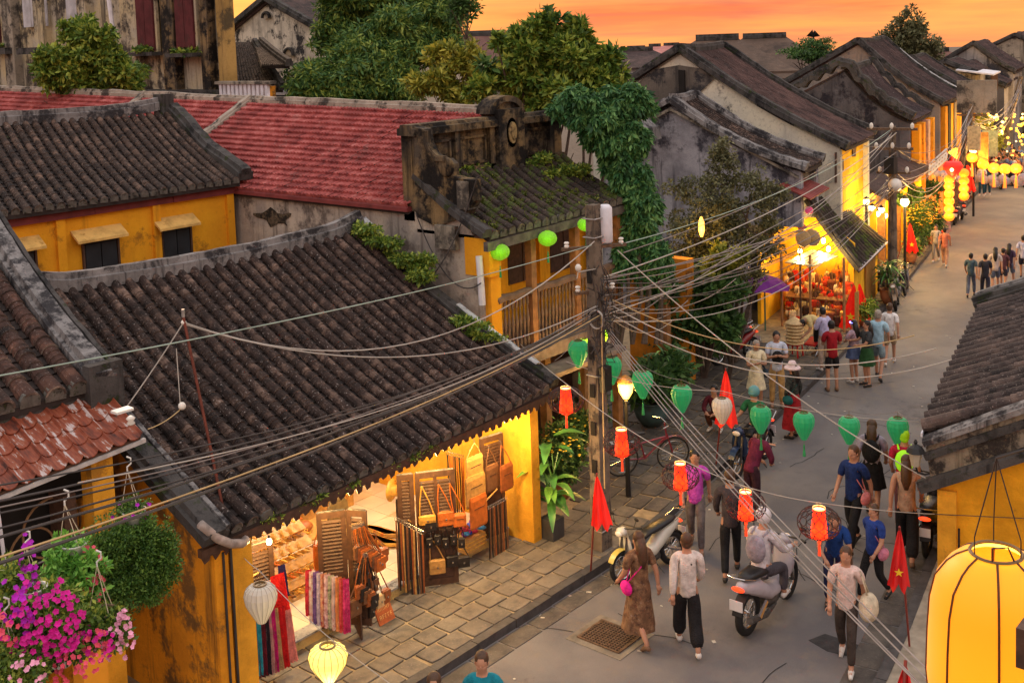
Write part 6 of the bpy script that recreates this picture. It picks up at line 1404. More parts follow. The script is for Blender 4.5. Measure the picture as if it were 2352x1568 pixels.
# giant yellow lantern, bottom right, hanging off the cafe terrace
def giant():
    d=4.0; c=gd(2288,1268,d); t=thing('giant_lantern','giant glowing yellow lantern with dark ribs hanging in the bottom right corner','lantern',c)
    k=d/F_PX*1.02; R0=124*k; H=430*k; r0=48*k
    prof=[(r0,0),(r0*1.5,-.10*R0),(R0*.72,-.22*R0),(R0*.90,-.48*R0),(R0*.985,-.85*R0),(R0*1.02,-1.4*R0),(R0*1.04,-H*.6),(R0*.98,-H*.8),(R0*.8,-H*.94),(r0,-H)]
    S=silk('giant_yellow_silk',(.90,.44,.02),.27,(1,.40,.004))
    MB().lathe(prof,(0,0,0),48,caps=False).build('lantern_shade',S,t,local=True,smooth=True)
    m=MB()
    for i in range(8):
        a=2*math.pi*i/8+.35; m.tube([(r*1.004*math.cos(a),r*1.004*math.sin(a),z) for r,z in prof],.0040,5,caps=False)
    m.build('ribs',simple('dark_rib2',(.10,.03,.01),.6,var=0),t,local=True)
    MB().tube([(r0*math.cos(a),r0*math.sin(a),0) for a in np.linspace(0,2*math.pi,30)],.006,5,caps=False).build('top_ring',M_rib,t,local=True)
    MB().lathe([(r0*.98,0),(r0*1.1,-.10*R0)],(0,0,0),30,caps=False).build('inner_rim',simple('lit_rim',(1,.85,.15),.5,emit=1.5,ecol=(1,.8,.1),var=0),t,local=True)
    m=MB()
    for a in (.4,2.5,4.6): m.tube([(r0*math.cos(a),r0*math.sin(a),0),(r0*math.cos(a),r0*math.sin(a),.06),(0,0,.30)],.002,4)
    m.build('hanging_wire',M_cage,t,local=True)
    bkt=MB().tube([(r0*math.cos(3.3),r0*math.sin(3.3),-.02),(r0*math.cos(3.3)*1.05,r0*math.sin(3.3)*1.05,.045),(r0*math.cos(3.9),r0*math.sin(3.9),.05),(r0*math.cos(4.2),r0*math.sin(4.2),0)],.003,4).build('wire_handle',M_cage,t,local=True)
    lamp(c-np.array([0,0,.34]),1.2,(1,.60,.20),.07)
    return c
gc=giant()
cable(gc+np.array([0,0,.30]),gc+np.array([.3,-2.5,1.6]),.0,.004,C_dark,'thin wire carrying the giant yellow lantern out of frame',None,5)
tr_=thing('terrace_bracket','dark carved bracket end at the right edge beside the giant lantern','bracket',gd(2350,1478,3.6)); MB().box((0.02,-.03,0),(.10,.08,.11)).build('bracket_block',M_wood,tr_,local=True)
# lit street lamp behind the pole
sl=gd(1437,893,21.0); b=np.array([sl[0],sl[1],SWZ]); t=thing('street_lamp','short street lamp with round glowing glass, lit behind the near pole','street lamp',b)
zz=sl[2]-SWZ
MB().tube([(0,0,0),(0,0,zz-.22)],[.05,.03],8).build('post',M_blk,t,local=True)
MB().lathe([(.05,-.18),(.12,-.06),(.14,.06),(.12,.12)],(0,0,zz),12,caps=False).build('lamp_glass',simple('lamp_globe',(1,.65,.2),.3,emit=4,ecol=(1,.48,.06),var=0),t,local=True,smooth=True)
MB().lathe([(.15,.12),(.16,.14),(.08,.22),(.02,.26)],(0,0,zz),12).build('lamp_cap',simple('amber_cap',(.4,.18,.05),.5,var=.1),t,local=True)
MB().ell((0.0,-.0,zz-.08),(.075,.075,.075),8,6).build('bulb',simple('hot_bulb',(1,.9,.6),.3,emit=45,ecol=(1,.75,.35),var=0),t,local=True)
lamp(sl+np.array([-.35,-.15,.0]),55,(1,.52,.12),.1)
# ================================================================ people
V3=lambda *a: np.array(a,float)
def joints(pose):
    J=dict(pel=V3(0,0,.94),wai=V3(0,0,1.07),che=V3(0,0,1.27),neb=V3(-.005,0,1.42),nec=V3(0,0,1.48),hea=V3(.02,0,1.575),hed=V3(.025,0,1.615))
    for s,n in ((1,'l'),(-1,'r')):
        J['sh'+n]=V3(0,s*.175,1.38); J['el'+n]=V3(-.02,s*.235,1.11); J['wr'+n]=V3(.04,s*.25,.87)
        J['hi'+n]=V3(0,s*.085,.90); J['kn'+n]=V3(.02,s*.10,.49); J['an'+n]=V3(-.02,s*.105,.08); J['to'+n]=V3(.13,s*.12,.035)
    if pose in('walk','walk2','walkphone'):
        a,b=('l','r') if pose!='walk2' else ('r','l'); sa=1 if a=='l' else -1
        J['kn'+a]=V3(.20,sa*.09,.51); J['an'+a]=V3(.27,sa*.09,.09); J['to'+a]=V3(.42,sa*.10,.06)
        J['kn'+b]=V3(-.03,-sa*.09,.49); J['an'+b]=V3(-.30,-sa*.09,.14); J['to'+b]=V3(-.18,-sa*.10,.03)
        J['el'+a]=V3(-.13,sa*.22,1.13); J['wr'+a]=V3(-.16,sa*.23,.90); J['el'+b]=V3(.07,-sa*.22,1.12); J['wr'+b]=V3(.24,-sa*.20,.95)
    if pose in('phone','walkphone'):
        for s,n in ((1,'l'),(-1,'r')): J['el'+n]=V3(.06,s*.21,1.13); J['wr'+n]=V3(.27,s*.07,1.22)
        J['hea']+=V3(.03,0,-.01); J['hed']+=V3(.05,0,-.02)
    if pose=='hug':
        J['ell']=V3(.14,.20,1.15); J['wrl']=V3(.28,.02,1.10); J['elr']=V3(.12,-.24,1.18); J['wrr']=V3(.32,-.22,1.18)
    if pose=='bag':
        J['ell']=V3(.02,.25,1.14); J['wrl']=V3(.10,.16,.98); J['elr']=V3(-.08,-.24,1.12); J['wrr']=V3(-.02,-.22,.90)
    if pose=='bend':
        J['wai']=V3(.03,0,1.03); J['che']=V3(.22,0,1.10); J['neb']=V3(.40,0,1.10); J['nec']=V3(.46,0,1.07); J['hea']=V3(.54,0,1.03); J['hed']=V3(.57,0,1.00)
        for s,n in ((1,'l'),(-1,'r')): J['sh'+n]=V3(.36,s*.17,1.10); J['el'+n]=V3(.42,s*.2,.82); J['wr'+n]=V3(.58,s*.13,.66)
        J['pel']=V3(-.05,0,.94)
    if pose=='ride':
        for k in ('pel','wai','che','neb','nec','hea','hed'): J[k]=J[k]-V3(0,0,.18)
        J['wai']+=V3(.02,0,0); J['che']+=V3(.06,0,0)
        for k in ('neb','nec','hea','hed'): J[k]+=V3(.10,0,0)
        for s,n in ((1,'l'),(-1,'r')):
            J['sh'+n]=V3(.09,s*.175,1.20); J['el'+n]=V3(.20,s*.26,.99); J['wr'+n]=V3(.44,s*.27,.98)
            J['hi'+n]=V3(.02,s*.09,.72); J['kn'+n]=V3(.42,s*.15,.66); J['an'+n]=V3(.40,s*.15,.27); J['to'+n]=V3(.55,s*.15,.24)
    if pose=='crouch':
        d=V3(0,0,-.62)
        for k in ('pel','wai','che','neb','nec','hea','hed'): J[k]=J[k]+d
        J['che']+=V3(.10,0,-.02)
        for k in ('neb','nec','hea','hed'): J[k]+=V3(.18,0,-.04)
        for s,n in ((1,'l'),(-1,'r')):
            J['sh'+n]=V3(.16,s*.17,.73); J['el'+n]=V3(.30,s*.22,.55); J['wr'+n]=V3(.44,s*.10,.50)
            J['hi'+n]=V3(0,s*.09,.28); J['kn'+n]=V3(.34,s*.13,.46); J['an'+n]=V3(.10,s*.12,.08); J['to'+n]=V3(.25,s*.14,.035)
    if pose=='lean':
        d={'wai':.05,'che':.16,'neb':.25,'nec':.28,'hea':.33,'hed':.36}
        for k,v in d.items(): J[k]=J[k]+V3(v,0,-v*.25)
        for s,n in ((1,'l'),(-1,'r')): J['sh'+n]=V3(.22,s*.17,1.32); J['el'+n]=V3(.30,s*.23,1.06); J['wr'+n]=V3(.42,s*.12,.92)
    return J
def skinmesh(name,verts,edges,radii,sub=1,root=0):
    me=bpy.data.meshes.new(name+'_sk'); me.from_pydata([tuple(v) for v in verts],edges,[]); me.update()
    o=bpy.data.objects.new(name+'_sk',me); COL.objects.link(o); md=o.modifiers.new('s','SKIN')
    if not me.skin_vertices: return None
    for i,r in enumerate(radii):
        sv=me.skin_vertices[0].data[i]; sv.radius=(r,r) if np.isscalar(r) else r; sv.use_root=(i==root)
    md.use_smooth_shade=True; md.use_x_symmetry=False
    if sub: s=o.modifiers.new('u','SUBSURF'); s.levels=sub; s.render_levels=sub
    dg=bpy.context.evaluated_depsgraph_get(); dg.update(); ev=o.evaluated_get(dg); m2=bpy.data.meshes.new_from_object(ev); m2.name=name
    V=np.array([v.co[:] for v in m2.vertices]); F=[tuple(p.vertices) for p in m2.polygons]
    bpy.data.objects.remove(o); bpy.data.meshes.remove(me); bpy.data.meshes.remove(m2)
    return V,F
PC={}
def body(pose):
    if ('b',pose) in PC: return PC[('b',pose)]
    J=joints(pose); names=['pel','wai','che','neb','nec','hea','hed']; rad={'pel':.115,'wai':.105,'che':.125,'neb':.07,'nec':.052,'hea':.078,'hed':.082}
    vs=[J[n] for n in names]; rs=[rad[n] for n in names]; es=[(0,1),(1,2),(2,3),(3,4),(4,5),(5,6)]
    for n in 'lr':
        for chain,par in (((('sh',.058),('el',.042),('wr',.028)),2 if False else 3),((('hi',.085),('kn',.056),('an',.038),('to',.034)),0)):
            p=par
            for k,r in chain: vs.append(J[k+n]); rs.append(r); es.append((p,len(vs)-1)); p=len(vs)-1
    V,F=skinmesh('body',vs,es,rs,1,0)
    mb=MB(); mb.add(V,F)
    h=J['hed']; fx=nrm(V3(1,0,-.25)) if pose=='bend' else V3(1,0,0)
    mb.ell(h+V3(-.02,0,.01),(.088,.074,.105),12,9)            # skull
    mb.ell(h+V3(.072,0,-.02),(.018,.012,.020),6,4)            # nose
    for s in (1,-1): mb.ell(h+V3(-.02,s*.075,-.015),(.018,.010,.026),6,4)
    for n,s in (('l',1),('r',-1)):                            # hands: palm, four fingers and a thumb
        w=J['wr'+n]; d=nrm(w-J['el'+n]); sd=nrm(np.cross(d,V3(0,0,1)) if abs(d[2])<.9 else V3(0,1,0)*s); up=np.cross(sd,d)
        mb.tube([w-d*.02,w+d*.03,w+d*.075],[.026,.034,.030],8)
        for k,(l,o_) in enumerate(((.062,-.024),(.072,-.008),(.068,.008),(.052,.023))):
            a=w+d*.07+sd*o_; mb.tube([a,a+d*l*.5+up*.004,a+d*l*.95-up*s*.018],[.0095,.009,.006],5)
        a=w+d*.02+sd*.028; mb.tube([a,a+sd*.022+d*.022,a+sd*.026+d*.05],[.011,.010,.007],5)
    me=mb.mesh('body',True); PC[('b',pose)]=me; return me
def garment(kind,pose):
    if (kind,pose) in PC: return PC[(kind,pose)]
    J=joints(pose); mb=MB()
    lp=lambda a,b,t: J[a]+(J[b]-J[a])*t
    if kind in('tee','long','vest'):
        vs=[lp('pel','wai',-1.0),J['wai'],J['che'],lp('neb','nec',.2)]; rs=[.165,.142,.15,.085]; es=[(0,1),(1,2),(2,3)]
        for n in 'lr':
            if kind=='vest': vs.append(lp('neb','sh'+n,.75)); rs.append(.07); es.append((3,len(vs)-1)); continue
            vs.append(J['sh'+n]+V3(0,0,.005)); rs.append(.078); es.append((3,len(vs)-1)); p=len(vs)-1
            vs.append(lp('sh'+n,'el'+n,.75 if kind=='tee' else 1)); rs.append(.062 if kind=='tee' else .058); es.append((p,len(vs)-1)); p=len(vs)-1
            if kind=='long': vs.append(lp('el'+n,'wr'+n,.92)); rs.append(.044); es.append((p,len(vs)-1))
        V,F=skinmesh(kind,vs,es,rs,1,1); mb.add(V,F)
    if kind in('pants','shorts','wide'):
        vs=[lp('pel','wai',.65),J['pel']]; rs=[.126,.138]; es=[(0,1)]; w=1.35 if kind=='wide' else 1
        for n in 'lr':
            vs.append(J['hi'+n]); rs.append(.103*w**.5); es.append((1,len(vs)-1)); p=len(vs)-1
            vs.append(lp('hi'+n,'kn'+n,.9 if kind=='shorts' else 1)); rs.append((.092 if kind=='shorts' else .074)*w); es.append((p,len(vs)-1)); p=len(vs)-1
            if kind!='shorts': vs.append(lp('kn'+n,'an'+n,.92)); rs.append(.060*w*w); es.append((p,len(vs)-1))
        V,F=skinmesh(kind,vs,es,rs,1,1); mb.add(V,F)
    if kind in('skirt','longskirt','miniskirt'):
        L0={'skirt':.47,'longskirt':.80,'miniskirt':.34}[kind]; top=J['wai']-V3(0,0,.03); cx=(J['knl'][0]+J['knr'][0])/2
        rg=random.Random(5); V=[];seg=28; n=7
        for i in range(n+1):
            t=i/n; r=.125+(.10 if kind!='longskirt' else .13)*t**.8
            if t>0.1 and t<.4: r+=.012
            for k in range(seg):
                a=2*math.pi*k/seg; rr=r*(1+.07*t*math.sin(a*7+1.3)); V.append(top+V3(cx*.5*t+rr*math.cos(a)*.95,rr*math.sin(a),-L0*t))
        F=[(i*seg+k,i*seg+(k+1)%seg,(i+1)*seg+(k+1)%seg,(i+1)*seg+k) for i in range(n) for k in range(seg)]; mb.add(V,F)
    if kind=='shoes':
        for n in 'lr':
            a,b=J['an'+n],J['to'+n]; d=nrm(b-a); mb.tube([a-V3(.045,0,.045),a-V3(0,0,.03),(a+b)/2-V3(0,0,.005),b+d*.03-V3(0,0,.005)],[.030,.045,.042,.026],8)
    if kind in('hair','longhair'):
        h=J['hed']; mb.ell(h+V3(-.035,0,.035),(.092,.086,.098),12,8); mb.ell(h+V3(-.06,0,-.02),(.06,.078,.075),10,6)
        if kind=='longhair':
            if pose=='bend': mb.tube([h+V3(-.06,0,.06),h+V3(.0,0,-.08),h+V3(.05,0,-.22)],[.07,.08,.03],8)
            else: mb.tube([h+V3(-.06,0,.04),h+V3(-.10,0,-.12),h+V3(-.13,0,-.26),h+V3(-.13,0,-.40)],[.07,.085,.08,.035],10)
    if kind=='helmet':
        h=J['hed']; mb.ell(h+V3(-.02,0,.035),(.125,.115,.12),14,8); mb.ell(h+V3(.08,0,.02),(.06,.08,.012),8,4)
    if kind=='sunhat':
        h=J['hed']; mb.lathe([(.02,.13),(.07,.125),(.095,.07),(.10,.03),(.17,.0),(.20,-.04),(.19,-.035),(.10,.02)],tuple(h+V3(-.02,0,.02)),18)
    if kind=='conehat':
        h=J['hed']; mb.lathe([(.005,.17),(.21,.0),(.20,-.005),(.005,.15)],tuple(h+V3(-.01,0,.0)),20)
    if kind=='backpack': 
        c=J['che']+V3(-.19,0,-.02); mb.ell(c,(.10,.15,.20),12,8); 
        for s in (1,-1): mb.tube([J['che']+V3(-.14,s*.09,.17),J['che']+V3(.02,s*.11,.20),J['che']+V3(.13,s*.11,.05),J['che']+V3(.04,s*.13,-.14)],.016,5)
    if kind=='frontbag':
        c=J['che']+V3(.18,0,-.10); mb.ell(c,(.08,.13,.15),12,8); mb.tube([J['che']+V3(.10,.10,.0),J['che']+V3(.0,.05,.20),J['che']+V3(-.12,-.05,.05)],.014,5)
    if kind=='shoulderbag':
        c=J['pel']+V3(.02,.22,-.02); mb.ell(c,(.13,.06,.11),12,8); mb.tube([c+V3(0,0,.08),J['che']+V3(.10,.06,.02),J['neb']+V3(0,-.10,.02),J['che']+V3(-.13,.03,0),c+V3(-.02,0,.08)],.010,5)
    if kind=='bigbag':
        c=J['pel']+V3(-.02,.30,-.05); mb.ell(c,(.22,.14,.20),16,10); mb.tube([c+V3(.05,0,.16),J['shl']+V3(.05,.02,.05),c+V3(-.08,0,.16)],.012,5)
    me=mb.mesh(kind,True); PC[(kind,pose)]=me; return me
def cloth(name,c,v=.25,sc=10): return simple('cloth_'+name,c,.85,var=max(v,.3),scale=sc,spec=.2,bump=.9)
SK=simple('skin',(.42,.22,.14),.55,var=.12,scale=8,spec=.35); HB=simple('black_hair',(.012,.010,.010),.45,var=.3,scale=30); HBr=simple('brown_hair',(.07,.035,.018),.5,var=.3,scale=30); HG=simple('grey_hair',(.28,.25,.22),.6,var=.2,scale=30)
def person(label,px,py_,face,hgt,pose,top,bottom,hair='hair',hc=None,shoe=None,extra=(),z=0,group=None,loc=None,sleeve='tee',skin=SK,tilt=0):
    b=gz(px,py_,z) if loc is None else np.array(loc,float)
    p=thing('person',label,'person',b,face,group); s=hgt/1.7; p.scale=(s,s,s)
    if tilt: p.rotation_euler=(0,tilt,face)
    def add(kind,me,mt):
        if len(me.materials)==0: me.materials.append(mt)
        o=bpy.data.objects.new(kind,me); COL.objects.link(o); o.parent=p; o.material_slots[0].link='OBJECT'; o.material_slots[0].material=mt
    add('body',body(pose),skin)
    if hair: add({'longhair':'hair','hair':'hair'}.get(hair,hair),garment(hair,pose),hc or HB)
    if top: add('shirt',garment(sleeve,pose),top)
    if bottom: add({'pants':'trousers','wide':'trousers','shorts':'shorts'}.get(bottom[0],'skirt'),garment(bottom[0],pose),bottom[1])
    add('shoes',garment('shoes',pose),shoe or simple('white_shoe',(.6,.58,.55),.6,var=.1))
    for k,m_ in extra: add({'frontbag':'bag','shoulderbag':'bag','bigbag':'bag','sunhat':'hat','conehat':'hat'}.get(k,k),garment(k,pose),m_)
    return p
up=TH; dn=TH+math.pi; BLK=cloth('black',(.014,.014,.016)); 
NAVY=cloth('navy',(.012,.03,.12)); sand=simple('sandal',(.16,.09,.05),.7,var=.1); dsh=simple('dark_shoe',(.02,.018,.018),.5,var=0)
floral=tilemat('brown_floral_cloth',(.06,.03,.02),(.20,.11,.06),(.42,.28,.16),.5,sc=12,fine=30)
patt=tilemat('black_white_pattern',(.01,.01,.012),(.05,.06,.05),(.35,.38,.34),.7,sc=22,fine=50)
person('man in dark red shirt and black knee shorts standing at the kerb by the stall',1912,898,up+.5,1.66,'phone',cloth('crimson',(.30,.012,.02)),('shorts',BLK),shoe=sand)
person('girl in lilac top and denim skirt with white trainers and glowing headband',1962,878,up+1.2,1.50,'hug',cloth('lilac',(.42,.30,.36)),('miniskirt',cloth('denim',(.07,.10,.20))),'longhair')
person('girl with long black hair in dark green skirt hugging her friend',1992,886,up+2.2,1.55,'hug',cloth('charcoal',(.04,.045,.05)),('skirt',cloth('dark_green',(.02,.07,.025))),'longhair',shoe=dsh)
person('man in long pale blue shirt and grey shorts walking away past the stall',2018,872,up,1.68,'walk',cloth('pale_blue',(.30,.48,.60)),('shorts',cloth('greyblue',(.20,.28,.32))),hc=HG,shoe=dsh)
person('person in white shirt walking beside the man in pale blue',2044,838,up+.1,1.55,'walk2',cloth('white',(.70,.68,.68)),('shorts',cloth('khaki',(.35,.27,.18))),hc=HBr)
person('stall customer in white and violet jacket facing the lit goods',1893,850,up+.9,1.55,'phone',cloth('whiteviolet',(.50,.48,.70)),('pants',cloth('beige',(.45,.35,.28))),z=SWZ,sleeve='long')
person('vendor in cream shirt and black trousers bending over the stall goods',1880,815,up+2.4,1.50,'bend',cloth('cream',(.62,.50,.24)),('pants',BLK),z=SWZ,shoe=sand)
person('woman in cream dress looking at her phone on the pavement',1738,945,dn+.6,1.60,'phone',cloth('cream2',(.66,.60,.42),.12),('skirt',cloth('cream2',(.66,.60,.42),.12)),'longhair',HG,extra=(('shoulderbag',cloth('slate',(.03,.05,.08))),),z=SWZ,shoe=dsh)
person('man in pale blue shirt and tan trousers with a black chest bag',1785,935,dn+.4,1.72,'phone',cloth('ice',(.52,.58,.72)),('pants',cloth('tan',(.44,.28,.11))),extra=(('frontbag',BLK),),z=SWZ,shoe=sand)
person('woman in white sun hat, patterned top and long red skirt with teal bag',1822,1005,up+1.4,1.58,'bag',patt,('longskirt',cloth('redskirt',(.30,.015,.02))),'longhair',extra=(('sunhat',cloth('pinkwhite',(.75,.60,.62),.1)),('shoulderbag',cloth('teal',(.015,.10,.10)))),sleeve='long',shoe=dsh)
person('person crouching in dark clothes behind the red flag on the paving',1648,985,dn,1.60,'crouch',cloth('blackred',(.08,.012,.02)),('pants',cloth('brown',(.10,.035,.02))),z=SWZ,sleeve='long')
person('woman in black dress with bare legs walking beside the neon green bundle',2004,1192,up+.1,1.74,'walk',cloth('lilacgrey',(.36,.32,.42)),('skirt',BLK),'longhair',HBr,sleeve='tee',extra=(('backpack',BLK),),shoe=dsh)
person('person in crimson top with neon green scarf beside the corner house',2078,1215,up+.15,1.70,'walk2',cloth('crimsonpink',(.50,.02,.06)),('pants',cloth('dull',(.12,.05,.06))),extra=(('backpack',simple('neon_green',(.35,.95,.02),.6,var=.15,emit=.15,ecol=(.4,1,.02))),),hc=simple('neon_green2',(.38,.9,.02),.6,var=.15))
person('person in beige top and loose black trousers walking along the right kerb',2083,1290,up+.1,1.72,'walk',cloth('beigetop',(.40,.27,.19)),('wide',BLK),'longhair',HBr,shoe=sand,sleeve='vest')
person('person in bright magenta shirt and grey trousers left of the caged lanterns',1600,1262,dn+.3,1.66,'walk',cloth('magenta',(.55,.08,.48)),('pants',cloth('greyt',(.14,.12,.12))),shoe=sand,sleeve='tee')
person('person all in dark clothes striding away in the middle of the street',1680,1325,up+.3,1.70,'walk2',cloth('darkgrey',(.055,.045,.05)),('pants',BLK),hc=HBr,sleeve='long',shoe=dsh)
person('person in maroon top leaning forward behind the middle caged lantern',1728,1185,up-.4,1.62,'lean',cloth('maroon',(.14,.02,.05)),('pants',cloth('plum',(.05,.02,.03))),'longhair',sleeve='long',shoe=dsh)
person('person in black waistcoat and wide black trousers with white sleeves',1582,1495,up+.5,1.66,'walk',cloth('offwhite',(.60,.56,.54)),('wide',BLK),hc=HBr,sleeve='long',extra=(('frontbag',BLK),))
person('woman in brown floral dress with a pink scarf stepping past the drain grate',1472,1478,up+1.0,1.60,'walk2',floral,('longskirt',floral),'longhair',HBr,extra=(('shoulderbag',cloth('hotpink',(.75,.02,.30))),),shoe=sand)
person('person in navy shirt with white and red stripes, tallest of the blue group',1962,1262,dn-.3,1.72,'walk',NAVY,('pants',BLK),hc=HBr,sleeve='tee',shoe=dsh,extra=(('shoulderbag',cloth('stripe',(.6,.2,.2))),))
person('person in royal blue shirt nearest the last caged lantern',1918,1392,dn+.2,1.62,'lean',cloth('royal',(.012,.05,.22)),('pants',cloth('navy2',(.015,.02,.07))),hc=HBr,shoe=dsh)
person('child in blue shirt with pink stripes beside the royal blue one',2008,1378,dn-.5,1.45,'walk2',cloth('blue3',(.02,.05,.24)),('pants',BLK),hc=HBr,shoe=dsh,extra=(('shoulderbag',cloth('pinkstripe',(.55,.2,.3))),))
person('person in white top and dark trousers carrying a big round cream bag',1945,1525,dn+.1,1.60,'walk',cloth('whitepink',(.62,.48,.44)),('pants',cloth('darkbrown',(.05,.04,.035))),'longhair',HBr,extra=(('bigbag',cloth('creambag',(.60,.52,.38),.1)),))
person('person in teal shirt cut off by the bottom edge on the pavement',1118,1820,dn+.4,1.64,'walk',cloth('tealshirt',(.01,.20,.27)),('pants',BLK),hc=HBr,z=0)
person('person in red top beside the teal shirt at the bottom edge',1010,1875,dn+.5,1.60,'walk2',cloth('redshirt',(.35,.03,.04)),('pants',BLK),hc=HBr,z=SWZ)
for i,(x,y,h,c,lab,f) in enumerate(((2230,682,1.36,(.06,.10,.13),'person in dark teal clothes walking alone, left of the far group',up),(2263,688,1.40,(.03,.03,.04),'person in black second from left in the far group',up+.2),(2286,672,1.42,(.55,.45,.40),'woman in pale top in the middle of the far group',up+.1),(2304,664,1.30,(.10,.04,.05),'person in dark red in the far group near the roof corner',up),(2318,660,1.40,(.05,.03,.06),'woman in dark dress rightmost of the far group',up-.2),(2350,642,1.45,(.45,.45,.60),'person at the right frame edge above the roof verge',up))):
    person(lab,x,y,f,h,'walk' if i%2 else 'walk2',cloth('far%d'%i,c),('shorts' if i>1 else 'pants',cloth('farb%d'%(i%2),(.03,.03,.05) if i%2 else (.10,.12,.18))),'longhair' if i in(2,4) else 'hair',shoe=dsh)
person('person in salmon clothes walking near the far kerb lamps',2170,612,up,1.35,'walk',cloth('salmon',(.50,.16,.10)),('pants',cloth('peach',(.40,.22,.15))))
person('person in grey by the flower pots at the far kerb',2150,600,dn,1.30,'walk2',cloth('grey5',(.40,.36,.34)),('pants',cloth('grey6',(.2,.18,.17))))
person('man in dark jeans standing under the first yellow ball lantern',2268,448,dn,1.55,'stand',cloth('dkblue',(.02,.06,.09)),('pants',cloth('jeans2',(.02,.06,.09))),z=SWZ)
person('man in white shirt standing by the far white lanterns',2255,450,dn,1.5,'stand',cloth('white6',(.7,.68,.65)),('pants',cloth('jeans3',(.02,.07,.11))),z=SWZ)
rg=random.Random(21)
for i in range(42):
    x=2262+rg.uniform(0,80); y=rg.uniform(395,428); person('distant pedestrian in the lantern lit crowd at the end of the street',x,y,rg.uniform(0,6.2),rg.uniform(1.35,1.6),rg.choice(('walk','walk2','stand')),cloth('cr%d'%(i%6),((.5,.2,.1),(.1,.1,.12),(.6,.55,.5),(.3,.05,.05),(.1,.15,.3),(.45,.3,.12))[i%6]),('pants',BLK),shoe=dsh,group='crowd at the end of the street')
# headband
p=[o for o in bpy.data.objects if o.get('label','').startswith('girl in lilac')][0]
MB().tube([(.025+.09*math.cos(a),.082*math.sin(a),1.66+.0) for a in np.linspace(0,6.28,20)],.012,5).build('headband',simple('blue_glow',(.3,.3,1),.4,emit=3,ecol=(.2,.2,1),var=0),p,local=True)
# ================================================================ motorbikes and bicycle
M_tyre=simple('tyre',(.012,.012,.012),.8,var=.2); M_chr=simple('chrome',(.5,.5,.5),.2,metal=.9,var=.1); M_seat=simple('seat_vinyl',(.015,.015,.017),.4,var=.2); M_tail=simple('tail_lamp',(.6,.02,.01),.3,emit=1.2,ecol=(1,.05,.01),var=0); M_headl=simple('headlamp',(.7,.7,.65),.15,var=0); M_plate=simple('number_plate',(.65,.66,.68),.5,var=.05); M_engine=simple('engine_metal',(.09,.085,.08),.5,metal=.5,var=.4,scale=25)
def wheel(parent,c,r,w=.05,spokes=10):
    t=MB().tube([(c[0]+r*math.cos(a),c[1],c[2]+r*math.sin(a)) for a in np.linspace(0,2*math.pi,25)],w,8,caps=False).build('wheel',M_tyre,parent,local=True,smooth=True)
    MB().tube([(c[0]+r*.80*math.cos(a),c[1],c[2]+r*.80*math.sin(a)) for a in np.linspace(0,2*math.pi,25)],w*.35,6,caps=False).build('rim',M_chr,t,local=True)
    m=MB(); m.lathe([(.04,-.05),(.04,.05)],c,10,axis='y')
    for k in range(spokes): a=2*math.pi*k/spokes; m.tube([(c[0],c[1],c[2]),(c[0]+r*.8*math.cos(a),c[1],c[2]+r*.8*math.sin(a))],.007 if w>.02 else .002,4)
    m.build('spokes',M_chr,t,local=True)
def loft(m,secs,seg=12):
    """sections: (x, z centre, half width, half height)"""
    V=[]
    for x,zc,hw,hh in secs:
        for k in range(seg): a=2*math.pi*k/seg; V.append((x,hw*math.copysign(abs(math.cos(a))**.8,math.cos(a)),zc+hh*math.copysign(abs(math.sin(a))**.8,math.sin(a))))
    n=len(secs); F=[(i*seg+k,i*seg+(k+1)%seg,(i+1)*seg+(k+1)%seg,(i+1)*seg+k) for i in range(n-1) for k in range(seg)]+[tuple(range(seg))[::-1],tuple(range((n-1)*seg,n*seg))]
    return m.add(V,F)
